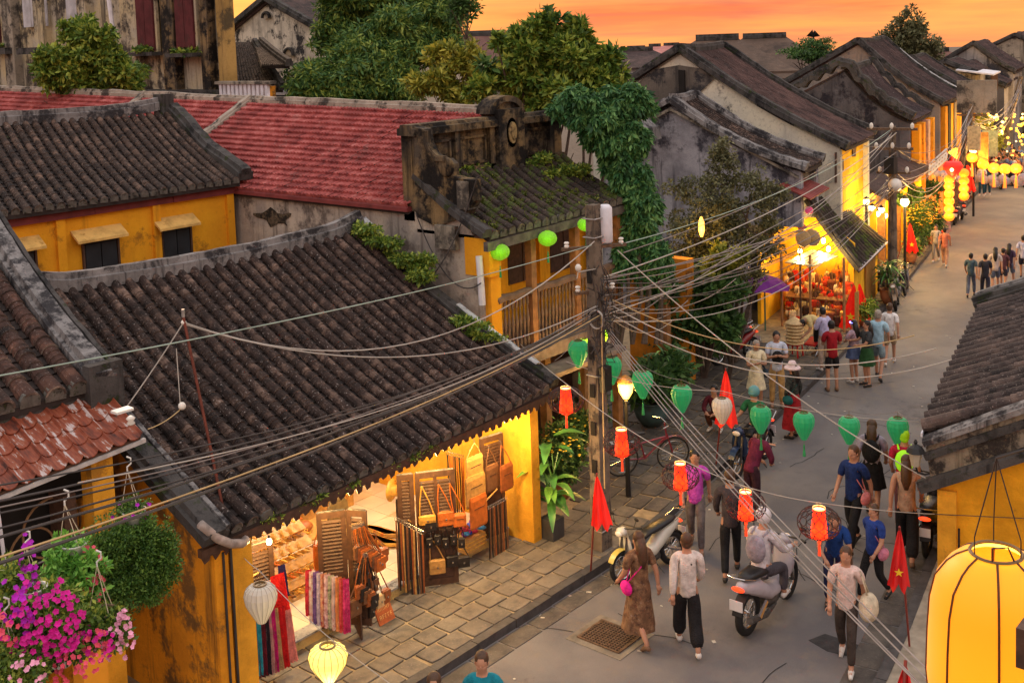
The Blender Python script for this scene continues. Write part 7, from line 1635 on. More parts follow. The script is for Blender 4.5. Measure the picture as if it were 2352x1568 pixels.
def scooter(label,loc,rz,col,col2=None,kind='underbone',scale=1,steer=.0,lean=.12,group=None):
    t=thing('motorbike',label,'motorbike',loc,rz,group); t.rotation_euler=(lean,0,rz); t.scale=(scale,)*3
    P=simple('paint_%0.2f_%0.2f_%0.2f'%col,col,.25,var=.08,spec=.6); P2=P if col2 is None else simple('paint2_%0.2f_%0.2f_%0.2f'%col2,col2,.3,var=.1,spec=.6)
    wheel(t,(.62,0,.29),.25,.045); wheel(t,(-.58,0,.29),.25,.055)
    b=lambda n,m,mt,**k: m.build(n,mt,t,local=True,**k)
    m=MB(); loft(m,[(.42,.45,.10,.16),(.50,.62,.17,.20),(.52,.80,.13,.14),(.50,.92,.08,.06)]); b('front_shield',m,P,smooth=True)
    m=MB(); 
    for s in (1,-1): m.tube([(.50,s*.06,.80),(.60,s*.07,.42),(.63,s*.07,.29)],.025,6)
    b('fork',m,M_engine)
    m=MB(); a=np.linspace(.5,2.6,10); m.sheet([(.62+.30*math.cos(q),-.065,.29+.31*math.sin(q)) for q in a],[(.62+.30*math.cos(q),.065,.29+.31*math.sin(q)) for q in a],.012,(0,0,1)); b('front_mudguard',m,P2)
    m=MB(); loft(m,[(.36,.36,.08,.10),(.15,.36,.13,.09),(-.10,.40,.14,.12),(-.38,.58,.15,.14),(-.72,.70,.09,.08),(-.82,.74,.05,.03)]); b('rear_body',m,P,smooth=True)
    m=MB(); loft(m,[(.10,.66,.08,.03),(-.02,.73,.13,.06),(-.30,.77,.15,.06),(-.60,.81,.12,.05),(-.72,.82,.07,.03)]); b('seat',m,M_seat,smooth=True)
    m=MB(); loft(m,[(.18,.26,.10,.08),(-.02,.28,.14,.12),(-.22,.28,.10,.08)]); m.tube([(0,-.12,.22),(-.35,-.16,.22),(-.85,-.17,.34)],[.02,.04,.05],8); b('engine',m,M_engine)
    m=MB(); m.tube([(.42,-.34,1.0),(.50,-.22,.98),(.53,0,.95),(.50,.22,.98),(.42,.34,1.0)],.014,6); m.tube([(.45,.30,.995),(.40,.38,1.0)],.022,6); m.tube([(.45,-.30,.995),(.40,-.38,1.0)],.022,6); b('handlebar',m,M_blk)
    m=MB(); m.ell((.56,0,.90),(.09,.12,.08),10,6); b('headlamp_cowl',m,P,smooth=True)
    m=MB(); m.ell((.635,0,.88),(.03,.085,.05),10,6); b('headlight',m,M_headl,smooth=True)
    for s in (1,-1):
        m=MB(); m.tube([(.48,s*.24,.98),(.46,s*.30,1.12)],.006,4); m.ell((.46,s*.32,1.15),(.015,.06,.035),8,5); b('mirror',m,M_blk)
    m=MB(); m.ell((-.84,0,.72),(.03,.10,.035),10,6); b('taillight',m,M_tail,smooth=True)
    m=MB(); m.box((-.90,0,.52),(.012,.19,.14),); b('number_plate',m,M_plate)
    m=MB(); a=np.linspace(.8,2.9,9); m.sheet([(-.58+.32*math.cos(q),-.07,.29+.32*math.sin(q)) for q in a],[(-.58+.32*math.cos(q),.07,.29+.32*math.sin(q)) for q in a],.012,(0,0,1)); b('rear_mudguard',m,M_blk)
    m=MB(); m.tube([(-.62,-.15,.80),(-.88,-.12,.90),(-.92,0,.91),(-.88,.12,.90),(-.62,.15,.80)],.012,6); b('grab_rail',m,M_chr)
    m=MB(); m.tube([(-.05,.12,.22),(-.12,.26,.02)],.012,5); b('side_stand',m,M_engine)
    m=MB(); m.tube([(-.35,.16,.40),(-.62,.19,.29)],[.03,.035],6); m.tube([(-.35,-.16,.40),(-.62,-.19,.29)],[.03,.035],6); b('shock',m,M_chr)
    return t
mb_=(gz(1455,1325)+gz(1545,1285))/2
scooter('white and black underbone motorbike parked against the kerb near the leaning pole',tuple((gz(1438,1338)+gz(1545,1292))/2),math.atan2((gz(1438,1338)-gz(1545,1292))[1],(gz(1438,1338)-gz(1545,1292))[0]),(.60,.58,.50),(.55,.45,.10),scale=.88)
s1=scooter('navy scooter with its rider stopped at the kerb beneath a green lantern',(19.15,10.55,0),math.pi+.05,(.012,.03,.09),lean=0)
person('rider in green and navy jacket sitting on the navy scooter at the kerb',0,0,math.pi+.05,1.70,'ride',cloth('greenjacket',(.02,.13,.06)),('shorts',BLK),'helmet',simple('teal_helmet',(.10,.28,.30),.4,var=.1),loc=(19.40,10.56,.02),sleeve='tee',shoe=sand)
s2=scooter('pale silver scooter with red tail lamp riding away down the middle of the street',tuple((gz(1735,1470)+gz(1790,1360))/2*np.array([1,1,0])),.02,(.46,.43,.48),(.3,.28,.33),lean=0,scale=1.05)
q=(gz(1735,1470)+gz(1790,1360))/2
person('rider in pale grey raincoat on the silver scooter in the middle of the street',0,0,.02,1.75,'ride',cloth('paleraincoat',(.55,.52,.56),.1),('pants',cloth('greypant',(.07,.065,.08))),'helmet',simple('silver_helmet',(.62,.60,.64),.25,var=.1),loc=(q[0]-.2,q[1],.03),sleeve='long',extra=(('backpack',cloth('greybag',(.30,.27,.32),.2)),))
for i,(x,y,c,lab) in enumerate(((2052,705,(.25,.18,.12),'old chrome and tan motorbike, nearest of the row by the second pole'),(2062,690,(.30,.30,.34),'silver grey motorbike in the middle of the row by the second pole'),(2082,670,(.02,.02,.03),'black motorbike standing outermost of the row by the second pole'),(2030,668,(.05,.02,.03),'dark motorbike partly behind the second pole'))):
    b=gz(x,y,0); scooter(lab,b,TH+math.pi+.3-.1*i,c,scale=.85)
scooter('dark red motorbike parked in the shade behind the square cream planter',gz(1690,830,SWZ),TH+2.6,(.22,.012,.012),scale=.9)
scooter('second red motorbike deep in the shade beside the purple parasol',gz(1662,812,SWZ),TH+2.2,(.16,.01,.02),scale=.9)
scooter('black motorbike behind the corner house wall showing its white number plate',tuple(L(19.0,2.72,0)),TH,(.015,.015,.018),lean=0)
scooter('motorbike with pinkish fairing far up the left kerb',gz(2168,560,0),TH,(.5,.3,.25),scale=.85)
for i,(x,y,c,l) in enumerate(((2196,512,(.05,.05,.06),'dark scooter at the far kerb below the lantern columns'),(2206,500,(.3,.02,.02),'red scooter at the far kerb below the lantern columns'),(2290,432,(.4,.4,.4),'pale scooter left of the far crowd'),(2312,424,(.1,.12,.2),'blue grey scooter in front of the far crowd'),(2336,428,(.35,.3,.2),'tan scooter at the right of the far crowd'))): scooter(l,gz(x,y,0),TH+.2*i,c,scale=.9)
# bicycle by the near pole
by=thing('bicycle','dark red city bicycle parked on the dark paving beside the red lantern',"bicycle",gz(1490,1080,SWZ),-.55+math.pi*0)
by.rotation_euler=(.1,0,-.62); by.location=tuple(gz(1487,1085,SWZ))
wheel(by,(.52,0,.33),.32,.016,18); wheel(by,(-.52,0,.33),.32,.016,18)
M_bf=simple('bike_frame',(.16,.012,.03),.3,var=.1,spec=.6)
m=MB(); 
for a,b in (((-.52,0,.33),(-.05,0,.30)),((-.05,0,.30),(.38,0,.72)),((-.05,0,.30),(-.20,0,.78)),((-.52,0,.33),(-.17,0,.68)),((.38,0,.75),(.52,0,.33)),((-.15,0,.62),(.38,0,.70)),((.38,0,.70),(.33,0,.98))): m.tube([a,b],.016,6)
m.build('frame',M_bf,by,local=True)
MB().tube([(.20,-.28,1.0),(.33,-.2,1.0),(.36,0,.98),(.33,.2,1.0),(.20,.28,1.0)],.012,6).build('handlebar',M_chr,by,local=True)
m=MB(); loft(m,[(-.34,.82,.09,.03),(-.22,.83,.07,.03),(-.06,.82,.02,.02)]); m.build('saddle',M_seat,by,local=True)
MB().lathe([(.09,-.008),(.09,.008)],(-.05,.03,.30),14,axis='y').build('chainring',M_chr,by,local=True)
m=MB(); m.sheet([(.52+.36*math.cos(q),-.025,.33+.36*math.sin(q)) for q in np.linspace(.6,2.4,8)],[(.52+.36*math.cos(q),.025,.33+.36*math.sin(q)) for q in np.linspace(.6,2.4,8)],.006,(0,0,1)); m.sheet([(-.52+.36*math.cos(q),-.025,.33+.36*math.sin(q)) for q in np.linspace(.6,2.9,8)],[(-.52+.36*math.cos(q),.025,.33+.36*math.sin(q)) for q in np.linspace(.6,2.9,8)],.006,(0,0,1)); m.build('mudguard',M_bf,by,local=True)
m=MB()
for y in (-.05,0,.05): m.tube([(-.75,y,.70),(-.30,y,.70)],.006,4)
m.tube([(-.70,0,.70),(-.52,0,.33)],.006,4); m.build('rack',M_chr,by,local=True)
# ================================================================ leather goods in the shop
def leather(name,c,rough=.45): return simple('leather_'+name,c,rough,var=.22,scale=18,spec=.45,bump=.15)
LTAN=leather('tan',(.46,.25,.07)); LOR=leather('orange',(.50,.13,.02)); LBR=leather('brown',(.16,.07,.03)); LBK=leather('black',(.018,.014,.013)); LRU=leather('rust',(.28,.08,.02)); LCR=leather('cream',(.60,.42,.20)); LYE=leather('yellow',(.60,.32,.05))
def Dz(x,y,crop): # crop coordinates -> display pixel
    if crop=='A': return 522.7+.2396*x,1176+.2396*y
    return 882+.2291*x,996.4+.2291*y
def shutter(label,p0,p1,ztop,zbot,thick=.04,louv=(.45,.95)):
    """louvred leaf standing between two ground points"""
    p0=np.array([*p0,0.]);p1=np.array([*p1,0.]); u=nrm(p1-p0); w=np.linalg.norm(p1-p0); n=np.array([-u[1],u[0],0]); 
    if n@(-p0)<0: n=-n
    t=thing('door_shutter',label,'shutter',p0*np.array([1,1,0])+np.array([0,0,zbot])); h=ztop-zbot
    B=lambda a,b,c,d,off,th,nm,mt=M_woodb: MB().frame(p0+u*a+np.array([0,0,zbot+c])+n*off,u,n,(0,0,1),b-a,th,d-c).build(nm,mt,t)
    B(0,.07,0,h,0,thick,'stile'); B(w-.07,w,0,h,0,thick,'stile'); B(.07,w-.07,0,.10,0,thick,'rail'); B(.07,w-.07,h-.09,h,0,thick,'rail'); B(.07,w-.07,h*.42,h*.42+.09,0,thick,'rail')
    B(.07,w-.07,.10,h*.42,.008,.015,'door_panel',M_wood)
    if w>.5: B(w/2-.025,w/2+.025,h*.42+.09,h-.09,0,thick*.9,'mullion')
    z=h*.42+.12
    while z<h-.10:
        m=MB(); m.add([p0+u*.07+n*0+np.array([0,0,zbot+z]),p0+u*(w-.07)+np.array([0,0,zbot+z]),p0+u*(w-.07)+n*thick*.8+np.array([0,0,zbot+z-.03]),p0+u*.07+n*thick*.8+np.array([0,0,zbot+z-.03]),p0+u*.07+n*thick*.8+np.array([0,0,zbot+z-.038]),p0+u*(w-.07)+n*thick*.8+np.array([0,0,zbot+z-.038])],[(0,1,2,3),(3,2,5,4)])
        m.build('slat',M_woodb,t); z+=.052
    MB().frame(p0+u*.02+n*(-.004)+np.array([0,0,zbot+h]),u,n,(0,0,1),w-.04,thick,.012).build('pale_top_edge',M_tan,t)
    return t,p0,u,n
S1=shutter('louvred shutter folded out at the left end of the shop behind the long scarves',(8.45,12.16),(8.86,12.06),1.97,.29)
S2=shutter('tall dark louvred shutter left of the hanging orange bag',(9.75,12.22),(10.08,11.98),1.97,.29)
S3=shutter('edge on louvred shutter hung with bundles of shoulder bags',(10.10,11.97),(10.24,11.70),1.97,.29)
S4=shutter('louvred shutter swung out over the step, hung with three tan shoulder bags',(11.64,12.17),(12.13,11.80),1.95,.15)
S5=shutter('dark shutter leaf behind the belts in the middle of the shop',(11.42,12.34),(11.62,12.18),1.95,.29)
S6=shutter('louvred shutter folded against the right yellow pier',(13.22,12.27),(13.68,12.18),1.99,.29)
def bagd(label,x0,y0,x1,y1,crop,pl,mt,strap=None,kind='tote',flap=True,group=None,nn=(0,-1,0),rod=None):
    """bag whose front fills the given picture rectangle on a plane"""
    nn=nrm(nn); a=gp(*Dz(x0,y0,crop),pl,nn); b=gp(*Dz(x1,y1,crop),pl,nn); c=(a+b)/2
    hor=nrm(np.cross(nn,(0,0,1))); hor= hor if (b-a)@hor>0 else -hor
    w=abs((b-a)@hor); h=abs(b[2]-a[2]); w=max(w,.08); out=nn if nn@(CAM-c)>0 else -nn
    t=thing('shoulder_bag' if kind!='tote' else 'tote_bag',label,'bag',c,0,group)
    d=.035 if kind=='tote' else .05
    m=MB(); rows=[]
    for (sx,sz,dd) in ((.46,-.5,.6),(.5,-.42,1),(.5,.38,1),(.47,.5,.5)):
        rows.append([hor*(w*sx*q)+np.array([0,0,h*sz])+out*d*dd*e for q,e in ((-1,0),(-.96,.8),(-.5,1),(.5,1),(.96,.8),(1,0),(.5,-.9),(-.5,-.9))])
    V=[p for r in rows for p in r]; k=8; F=[(i*k+j,i*k+(j+1)%k,(i+1)*k+(j+1)%k,(i+1)*k+j) for i in range(3) for j in range(k)]+[tuple(range(k))[::-1],tuple(range(3*k,4*k))]
    m.add(V,F); m.build('bag_body',mt,t,local=True)
    if flap:
        m=MB(); m.frame(-hor*w*.47+out*(d+.004)+np.array([0,0,h*.0]),hor,out,(0,0,1),w*.94,.008,h*.48); m.build('flap',mt,t,local=True)
        MB().box(tuple(out*(d+.014)+np.array([0,0,h*.02])),(.018,.018,.03)).build('clasp',M_chr,t,local=True)
    else:
        MB().frame(-hor*w*.3+out*(d+.003)+np.array([0,0,h*.12]),hor,out,(0,0,1),w*.6,.004,.008).build('seam_line',M_wood,t,local=True)
    if strap:
        s=gp(*Dz(*strap,crop),pl,nn)-c; m=MB()
        for q in (-1,1): m.tube([hor*w*.42*q+np.array([0,0,h*.48]),(hor*w*.42*q+np.array([0,0,h*.5])+s)/2+hor*.012*q,s],.009,5)
        m.build('strap',mt,t,local=True)
        if rod is None: MB().tube([s,s+np.array([0,0,.05]),s-out*.05+np.array([0,0,.06])],.005,4).build('hook',M_chr,t,local=True)
    return t
pl4=np.array([11.9,11.96,1])+np.array([-.6,-.8,0])*.07; n4=(-.6,-.8,0)
bagd('small tan shoulder bag hanging left on the swung out shutter',345,825,520,890,'B',pl4,LYE,(375,520),'s',nn=n4)
bagd('orange brown flap bag in the middle of the swung out shutter',535,785,700,905,'B',pl4,LOR,(545,500),'s',nn=n4)
bagd('small rounded orange bag right of the flap bag on the shutter',690,800,825,915,'B',pl4,LOR,(655,490),'s',nn=n4,flap=False)
bagd('pale tan saddle bag hung lowest on the dark shutter',450,1265,618,1385,'B',pl4,LTAN,(470,1040),'s',nn=n4)
bagd('black flap bag low on the dark shutter beside the saddle bag',620,1225,745,1315,'B',pl4,LBK,(590,1010),'s',nn=n4)
bagd('second black bag bulging at the lower right corner of the dark shutter',735,1230,860,1320,'B',pl4,LBK,(700,1000),'s',nn=n4)
bagd('black bag at the top of the dark lower panel of the shutter',405,880,530,955,'B',pl4,LBK,None,'s',nn=n4)
P12=(0,12.02,0)
bagd('light tan leather tote, upper one right of the coloured belts',815,255,990,445,'B',P12,LTAN,(905,90),'tote',False)
bagd('light tan leather tote hung below the first tan one',808,455,1015,660,'B',(0,11.98,0),LTAN,(905,440),'tote',False)
bagd('bright orange red tote at the bottom of the column of totes',852,655,1032,885,'B',(0,11.95,0),LOR,(930,640),'tote',False)
bagd('dark brown slim tote hanging on the right shutter',1015,335,1145,535,'B',(0,11.98,0),LBR,(1050,150),'tote',False)
bagd('fringed rust bag hanging against the yellow pier',1158,330,1290,530,'B',(0,11.90,0),LRU,(1175,110),'tote',False)
bagd('orange backpack hanging left of the tall dark shutter',815,320,935,530,'A',(0,12.35,0),LOR,(880,160),'tote')
rgb=random.Random(6)
for i in range(9):
    x=1200+i*26; bagd('brown shoulder bag bunched on the edge on shutter',x,330+i*14,x+95,420+i*14,'A',(0,11.75-.01*i,0),(LBR,LRU,LOR)[i%3],(1195+i*14,170-i*5),'s',group='shoulder bags bunched on the middle shutter')
for i,(a,b,c,d,mt,l) in enumerate(((1265,520,1370,620,LBK,'glossy black bag under the bunch of brown shoulder bags'),(1300,640,1400,760,LBK,'black bag hung at mid height above the wooden sign'),(1155,850,1275,960,LBR,'dark brown satchel left of the wooden sign'),(1340,890,1400,990,LBK,'narrow black bag touching the wooden sign'),(1415,800,1490,890,LCR,'cream bag hanging just above the wooden sign'),(1470,750,1545,850,LRU,'rust brown box bag above the right edge of the wooden sign'),(1440,360,1525,460,LRU,'boxy rust bag sticking out above the doorway floor'))):
    bagd(l,a,b,c,d,'A',(0,11.72,0),mt,(1290+i*22,470 if i<6 else 240),'s')
for i in range(10):
    x=1215+(i%5)*34; y=560+(i//5)*150+(i%5)*22; bagd('dark shoulder bag in the hanging cluster beside the doorway',x,y,x+80,y+95,'A',(0,11.74-.012*i,0),(LBK,LBR,LRU)[i%3],(1285+(i%5)*14,430),'s',group='dark bags in the doorway cluster')
for i in range(5):
    x=420+i*80; bagd('black bag hanging in shadow on the dark shutter panel',x,1040-i%2*30,x+70,1130-i%2*30,'B',pl4,LBK,(x+30,930),'s',nn=n4,group='black bags on the dark shutter')
# belts
def belts(label,x0,y0,x1,y1,blen,n,crop,pl,nn,mats,grp):
    nn=nrm(nn)
    for i in range(n):
        t_=(i+.5)/n; a=gp(*Dz(x0+(x1-x0)*t_,y0+(y1-y0)*t_,crop),pl,nn); w=.026
        hor=nrm(np.cross(nn,(0,0,1))); L_=blen*(1+.04*math.sin(i*2.3)); sw=.01*math.sin(i*1.7)
        b=thing('leather_belt',label,'belt',a,0,grp); P=[hor*-w/2+np.array([0,0,-L_*k/5])+nn*.012*math.sin(k+i)*0.6+hor*sw*k/5 for k in range(6)]; Q=[p+hor*w for p in P]
        MB().sheet(P,Q,.006,nn).build('strap',mats[i%len(mats)],b,local=True)
        MB().tube([hor*-.022+np.array([0,0,.05]),hor*.022+np.array([0,0,.05]),hor*.022+np.array([0,0,0]),hor*-.022,hor*-.022+np.array([0,0,.05])],.005,4).build('buckle',M_chr,b,local=True)
belts('belt in the left rack of brown and black belts over the doorway',110,860,395,1010,1.05,13,'B',(11.45,12.06,0),(-.62,-.79,0),(LBR,LBK,LRU,LTAN,LBK),'belts in the left rack')
belts('belt with coloured strap in the rack behind the tan totes',625,205,800,250,1.25,9,'B',(0,12.25,0),(0,-1,0),(LBK,LRU,LOR,LBR,LBK,LRU),'belts in the middle rack')
belts('black or dark brown belt in the right rack beside the pier',1035,760,1230,655,1.18,12,'B',(0,11.95,0),(0,-1,0),(LBK,LBR,LBK,LBR,LRU),'belts in the right rack')
for a,b,c,pl,l in (((245,860),(400,990),'B',(0,12.2,0),'wooden rod holding the left rack of belts'),((1020,670),(1135,550),'B',(0,11.93,0),'wooden rod slanting over the right rack of belts'),((930,520),(1095,630),'A',(0,12.2,0),'pale rod holding the patterned scarves'),((150,665),(300,575),'A',(0,11.95,0),'bamboo rod above the long plain scarves')):
    tag(MB().tube([gy(*Dz(*a,c),pl[1]),gy(*Dz(*b,c),pl[1])],.013,6).build('hanging_rod',LTAN),l,'rod')
# scarves
def scarf(label,px0,py0,px1,py1,w,crop,y,mt,grp=None,fold=.02,widen=1.3):
    a=gy(*Dz(px0,py0,crop),y); b=gy(*Dz(px1,py1,crop),y); h=a[2]-b[2]; n=8
    t=thing('scarf',label,'scarf',a,0,grp); P=[];Q=[];m=MB(); V=[];c=9
    for i in range(n+1):
        s=i/n; ww=w*(1+(widen-1)*s)
        for k in range(c): q=k/(c-1)-.5; V.append((q*ww+(b[0]-a[0])*s,fold*math.sin(k*2.4+i*.3)*(.5+s)-.004*k%2,-h*s))
    F=[(i*c+k,i*c+k+1,(i+1)*c+k+1,(i+1)*c+k) for i in range(n) for k in range(c-1)]; m.add(V,F); m.build('cloth',mt,t,local=True,smooth=True); return t
plain=[((215,890),(255,1560),(.20,.05,.02),'rust brown scarf leftmost in the row of long plain scarves'),((260,900),(300,1560),(.02,.26,.36),'teal blue scarf in the row of long plain scarves'),((300,900),(345,1560),(.10,.01,.02),'dark maroon scarf right of the teal one'),((340,910),(385,1555),(.015,.012,.02),'black scarf beside the dark maroon one'),((365,930),(420,1545),(.42,.22,.20),'dusty pink scarf under the white lantern'),((405,920),(455,1530),(.40,.01,.12),'crimson magenta scarf in the row of long plain scarves'),((435,920),(495,1510),(.38,.22,.10),'tan scarf right of the crimson magenta one'),((500,900),(550,1485),(.48,.01,.012),'broad bright red scarf in the row of long plain scarves')]
for (a,b,c,l) in plain: scarf(l,*a,*b,.115,'A',11.78,cloth('sc_%0.2f_%0.2f'%(c[0],c[1]),c,.15))
scarf('second broad red scarf hanging above the long red one',*(470,590),*(520,960),.20,'A',11.95,cloth('sc_red',(.50,.012,.012),.15)); scarf('salmon pink sheer scarf at the right end of the long plain scarves',*(565,930),*(625,1430),.10,'A',11.80,cloth('sc_salmon',(.62,.20,.17),.15),widen=1.6)
scarf('peach scarf hanging beside the white lantern',*(410,640),*(440,960),.14,'A',12.0,cloth('sc_peach',(.66,.33,.24),.15)); scarf('navy scarf hanging in front of the sandal shelf',*(510,500),*(550,800),.10,'A',12.1,cloth('sc_navy',(.02,.015,.08),.15)); scarf('maroon checked scarf under the left shutter',*(225,830),*(240,1050),.15,'A',11.9,cloth('sc_maroon',(.16,.03,.05),.5,40))
def patterned(nm,a,b,sc):
    return tilemat('scarf_'+nm,a,b,tuple(min(1,x*1.6+.05) for x in b),.8,sc=sc,fine=45)
pats=[('redp',(.30,.01,.02),(.55,.03,.05)),('whitered',(.50,.05,.06),(.65,.55,.48)),('purple',(.06,.03,.12),(.20,.10,.30)),('greypur',(.25,.2,.3),(.5,.42,.5)),('redtan',(.35,.03,.03),(.60,.35,.2)),('redwhite',(.25,.01,.03),(.6,.4,.4)),('green',(.02,.08,.03),(.5,.45,.3)),('pinkg',(.45,.2,.2),(.65,.5,.45)),('orange',(.50,.14,.03),(.55,.20,.06)),('red2',(.40,.01,.02),(.60,.10,.08)),('mag',(.25,.005,.05),(.55,.03,.14))]
nmz=['plain red','cream and red','purple','lilac grey','red and tan','wine red','green leaf','pale pink','burnt orange','scarlet','magenta']
for i,(nm,a,b) in enumerate(pats):
    x=768+i*36; scarf(nmz[i]+' patterned scarf on the rack in the shop doorway',x,545+i*9,x+18,1040+i*11-(60 if i==0 else 0),.088,'A',12.02-.03*i,patterned(nm,a,b,16),None,.016,1.25)
# sandals on slanting shelves
shelf=thing('sandal_shelf','slanting wooden shelf rack full of sandals along the left side of the shop','shelf',(9.9,13.6,.3))
sandm=MB(); sandm.add(*(lambda V,F:(V,F))([(-.5,-.32,0),(-.1,-.42,0),(.45,-.34,0),(.55,0,0),(.45,.34,0),(-.1,.36,0),(-.5,.30,0),(-.6,0,0)]+[(-.5,-.32,.16),(-.1,-.42,.12),(.45,-.34,.10),(.55,0,.10),(.45,.34,.10),(-.1,.36,.12),(-.5,.30,.16),(-.6,0,.16)],[tuple(range(8))[::-1],tuple(range(8,16))]+[(i,(i+1)%8,8+(i+1)%8,8+i) for i in range(8)]))
sandm.tube([(.1,-.40,.1),(.12,-.25,.38),(.12,.25,.38),(.1,.38,.1)],.055,5); sandm.tube([(.45,0,.1),(.28,.05,.3),(.12,.1,.38)],.04,4)
sme=sandm.mesh('sandal'); sme.materials.append(LYE)
o0=np.array([9.35,13.15,.32]); 
for r in range(5):
    z=.34+r*.19; yb=13.15+r*.17
    MB().box((9.95,yb+.02,z-.05),(1.6,.26,.02),tilt=Matrix.Rotation(.5,4,'X')).build('shelf_board',LTAN,shelf)
def sandal(x,y,z,rz,mt,lab,grp,s=.13):
    t=bpy.data.objects.new('sandal',sme); COL.objects.link(t); t.location=(x,y,z); t.rotation_euler=(.35,0,rz); t.scale=(s,s*.75,s); tag(t,lab,'sandal',grp); t.material_slots[0].link='OBJECT'; t.material_slots[0].material=mt
for r in range(5):
    for k in range(11):
        sandal(9.22+k*.145,13.12+r*.17,.36+r*.19+.04,math.pi/2+rgb.uniform(-.12,.12),(LYE,LTAN,LBR,LYE,LOR)[(k//2+r)%5],'leather sandal standing in a row on the slanting shelf rack','sandals on the left shelf rack')
rack2=thing('sandal_rack','low rack with a row of tan sandals under the hanging straw hats','shelf',(12,14.6,.4))
MB().box((11.9,15.0,.9),(2.0,.3,.03)).build('shelf_board',LTAN,rack2); MB().box((11.9,15.1,.45),(2.0,.04,.9)).build('rack_back',LTAN,rack2)
for k in range(13): sandal(11.0+k*.15,14.95,.98,math.pi/2,(LYE,LCR,LTAN)[k%3],'tan sandal in the row under the straw hats','sandals under the straw hats',.16)
mat_=thing('floor_mat_goods','yellow and orange purses laid out in rows on the shop floor','purses',(11.2,14.0,.31))
for i in range(9):
    for j in range(2):
        a=gz(*Dz(1380+i*24,160+i*8+j*90,'A'),.33); MB().box((a[0],a[1],.35),(.10,.26,.05),rz=.3+.05*i).build('purse',(LYE,LOR,LTAN)[(i+j)%3],mat_)
tb=thing('display_table','low table in the shop with a red and orange bag laid on it','table',(9.8,14.9,0))
tt=gz(*Dz(760,180,'A'),.8); MB().box((tt[0],tt[1],.78),(1.2,.6,.04)).build('table_top',LTAN,tb)
for sx in (-.55,.55):
    for sy in (-.26,.26): MB().box((tt[0]+sx,tt[1]+sy,.53),(.04,.04,.48)).build('leg',M_wood,tb)
rb_=thing('red_bag','red and orange bag lying on the display table','bag',(tt[0]-.1,tt[1],.80)); MB().ell((0,0,.09),(.2,.14,.10),12,8).build('bag_body',LRU,rb_,local=True,smooth=True)
ch=thing('round_back_chair','cane backed chair beside the display table','chair',(tt[0]+.62,tt[1]-.25,.29))
MB().box((0,0,.42),(.42,.42,.04)).build('seat',LTAN,ch,local=True); MB().prism([(.22*math.cos(a),.20,.62+.28*math.sin(a)) for a in np.linspace(0,math.pi,9)]+[(-.2,.2,.46),(.2,.2,.46)],(0,.03,0)).build('backrest',simple('cane2',(.22,.17,.09),.7,var=.3),ch,local=True)
for sx in (-.18,.18):
    for sy in (-.18,.18): MB().tube([(sx,sy,.42),(sx,sy,0)],.018,5).build('leg',M_wood,ch,local=True)
# straw hats on the inner wall
for (x,y,l) in ((70,560,'round straw hat, left of the two on the inner wall'),(185,570,'tall straw hat, right of the two on the inner wall')):
    c=gy(*Dz(x,y,'B'),14.2); t=thing('straw_hat',l,'hat',c); MB().lathe([(.19,0),(.20,.01),(.10,.03),(.095,.12),(.05,.14),(.005,.14)],(0,0,0),18,axis='y').build('hat_body',LYE,t,local=True,smooth=True); t.rotation_euler=(0,0,math.pi+.3)
bagd('black backpack hanging under the straw hats',115,655,225,840,'B',(0,13.3,0),LBK,(170,640),'tote')
# crate of coloured purses
cc=gz(*Dz(860,1140,'B'),.3); cr_=thing('wicker_crate','pale wicker crate heaped with violet, blue and red purses on the shop step','crate',cc)
MB().prism([(-.22,-.16,0),(.22,-.16,0),(.22,.16,0),(-.22,.16,0)],(0,0,.24)).build('crate_body',LTAN,cr_,local=True)
for z in (.06,.12,.18): MB().box((0,0,z),(.46,.34,.015)).build('weave_band',LYE,cr_,local=True)
pc=[(.22,.04,.45),(.03,.08,.45),(.45,.03,.06),(.35,.05,.4),(.05,.25,.5),(.5,.1,.04)]
for i in range(14):
    t=thing('coin_purse','small bright purse in the wicker crate','purse',cc+np.array([rgb.uniform(-.17,.17),rgb.uniform(-.12,.12),.25+rgb.uniform(0,.14)]),rgb.uniform(0,3),'bright purses heaped in the crate'); MB().ell((0,0,0),(.09,.05,.035),8,5).build('purse_body',simple('purse%d'%(i%6),pc[i%6],.5,var=.2),t,local=True,smooth=True)
# wooden sign board leaning on the step (the carved lettering cannot be read in the photo: strokes only)
sg=[Dz(1405,925,'A'),Dz(1535,870,'A'),Dz(1602,1010,'A'),Dz(1455,1095,'A')]
bl=gz(*sg[3],.14); br=gz(*sg[2],.14); u=nrm(br-bl); w=np.linalg.norm(br-bl); up_=nrm(np.cross(u,(0,0,1))); up_= up_ if up_[1]>0 else -up_; upv=nrm(up_*.45+np.array([0,0,.9])); nf=nrm(np.cross(u,upv)); nf= nf if nf[1]<0 else -nf
sb_=thing('wooden_sign','orange wooden sign board with carved letters leaning at the shop step','sign',bl)
MB().frame(bl,u,upv,nf,w,.40,.02).build('board',simple('sign_wood',(.36,.09,.02),.5,var=.3,scale=14),sb_)
m=MB(); rgs=random.Random(4)
for row in range(3):
    x=.04
    while x<w-.05:
        k=rgs.random(); y=.29-row*.11
        m.frame(bl+u*x+upv*y+nf*.021,u,upv,nf,.009,.055,.004)
        if k<.6: m.frame(bl+u*x+upv*(y+.046)+nf*.0215,u,upv,nf,.032,.009,.004)
        if k>.3: m.frame(bl+u*(x+.026)+upv*y+nf*.0205,u,upv,nf,.009,.055,.004)
        if .2<k<.8: m.frame(bl+u*x+upv*(y+.022)+nf*.022,u,upv,nf,.030,.008,.004)
        x+=.052
m.build('lettering',simple('sign_letter',(.62,.34,.12),.6,var=.1),sb_)
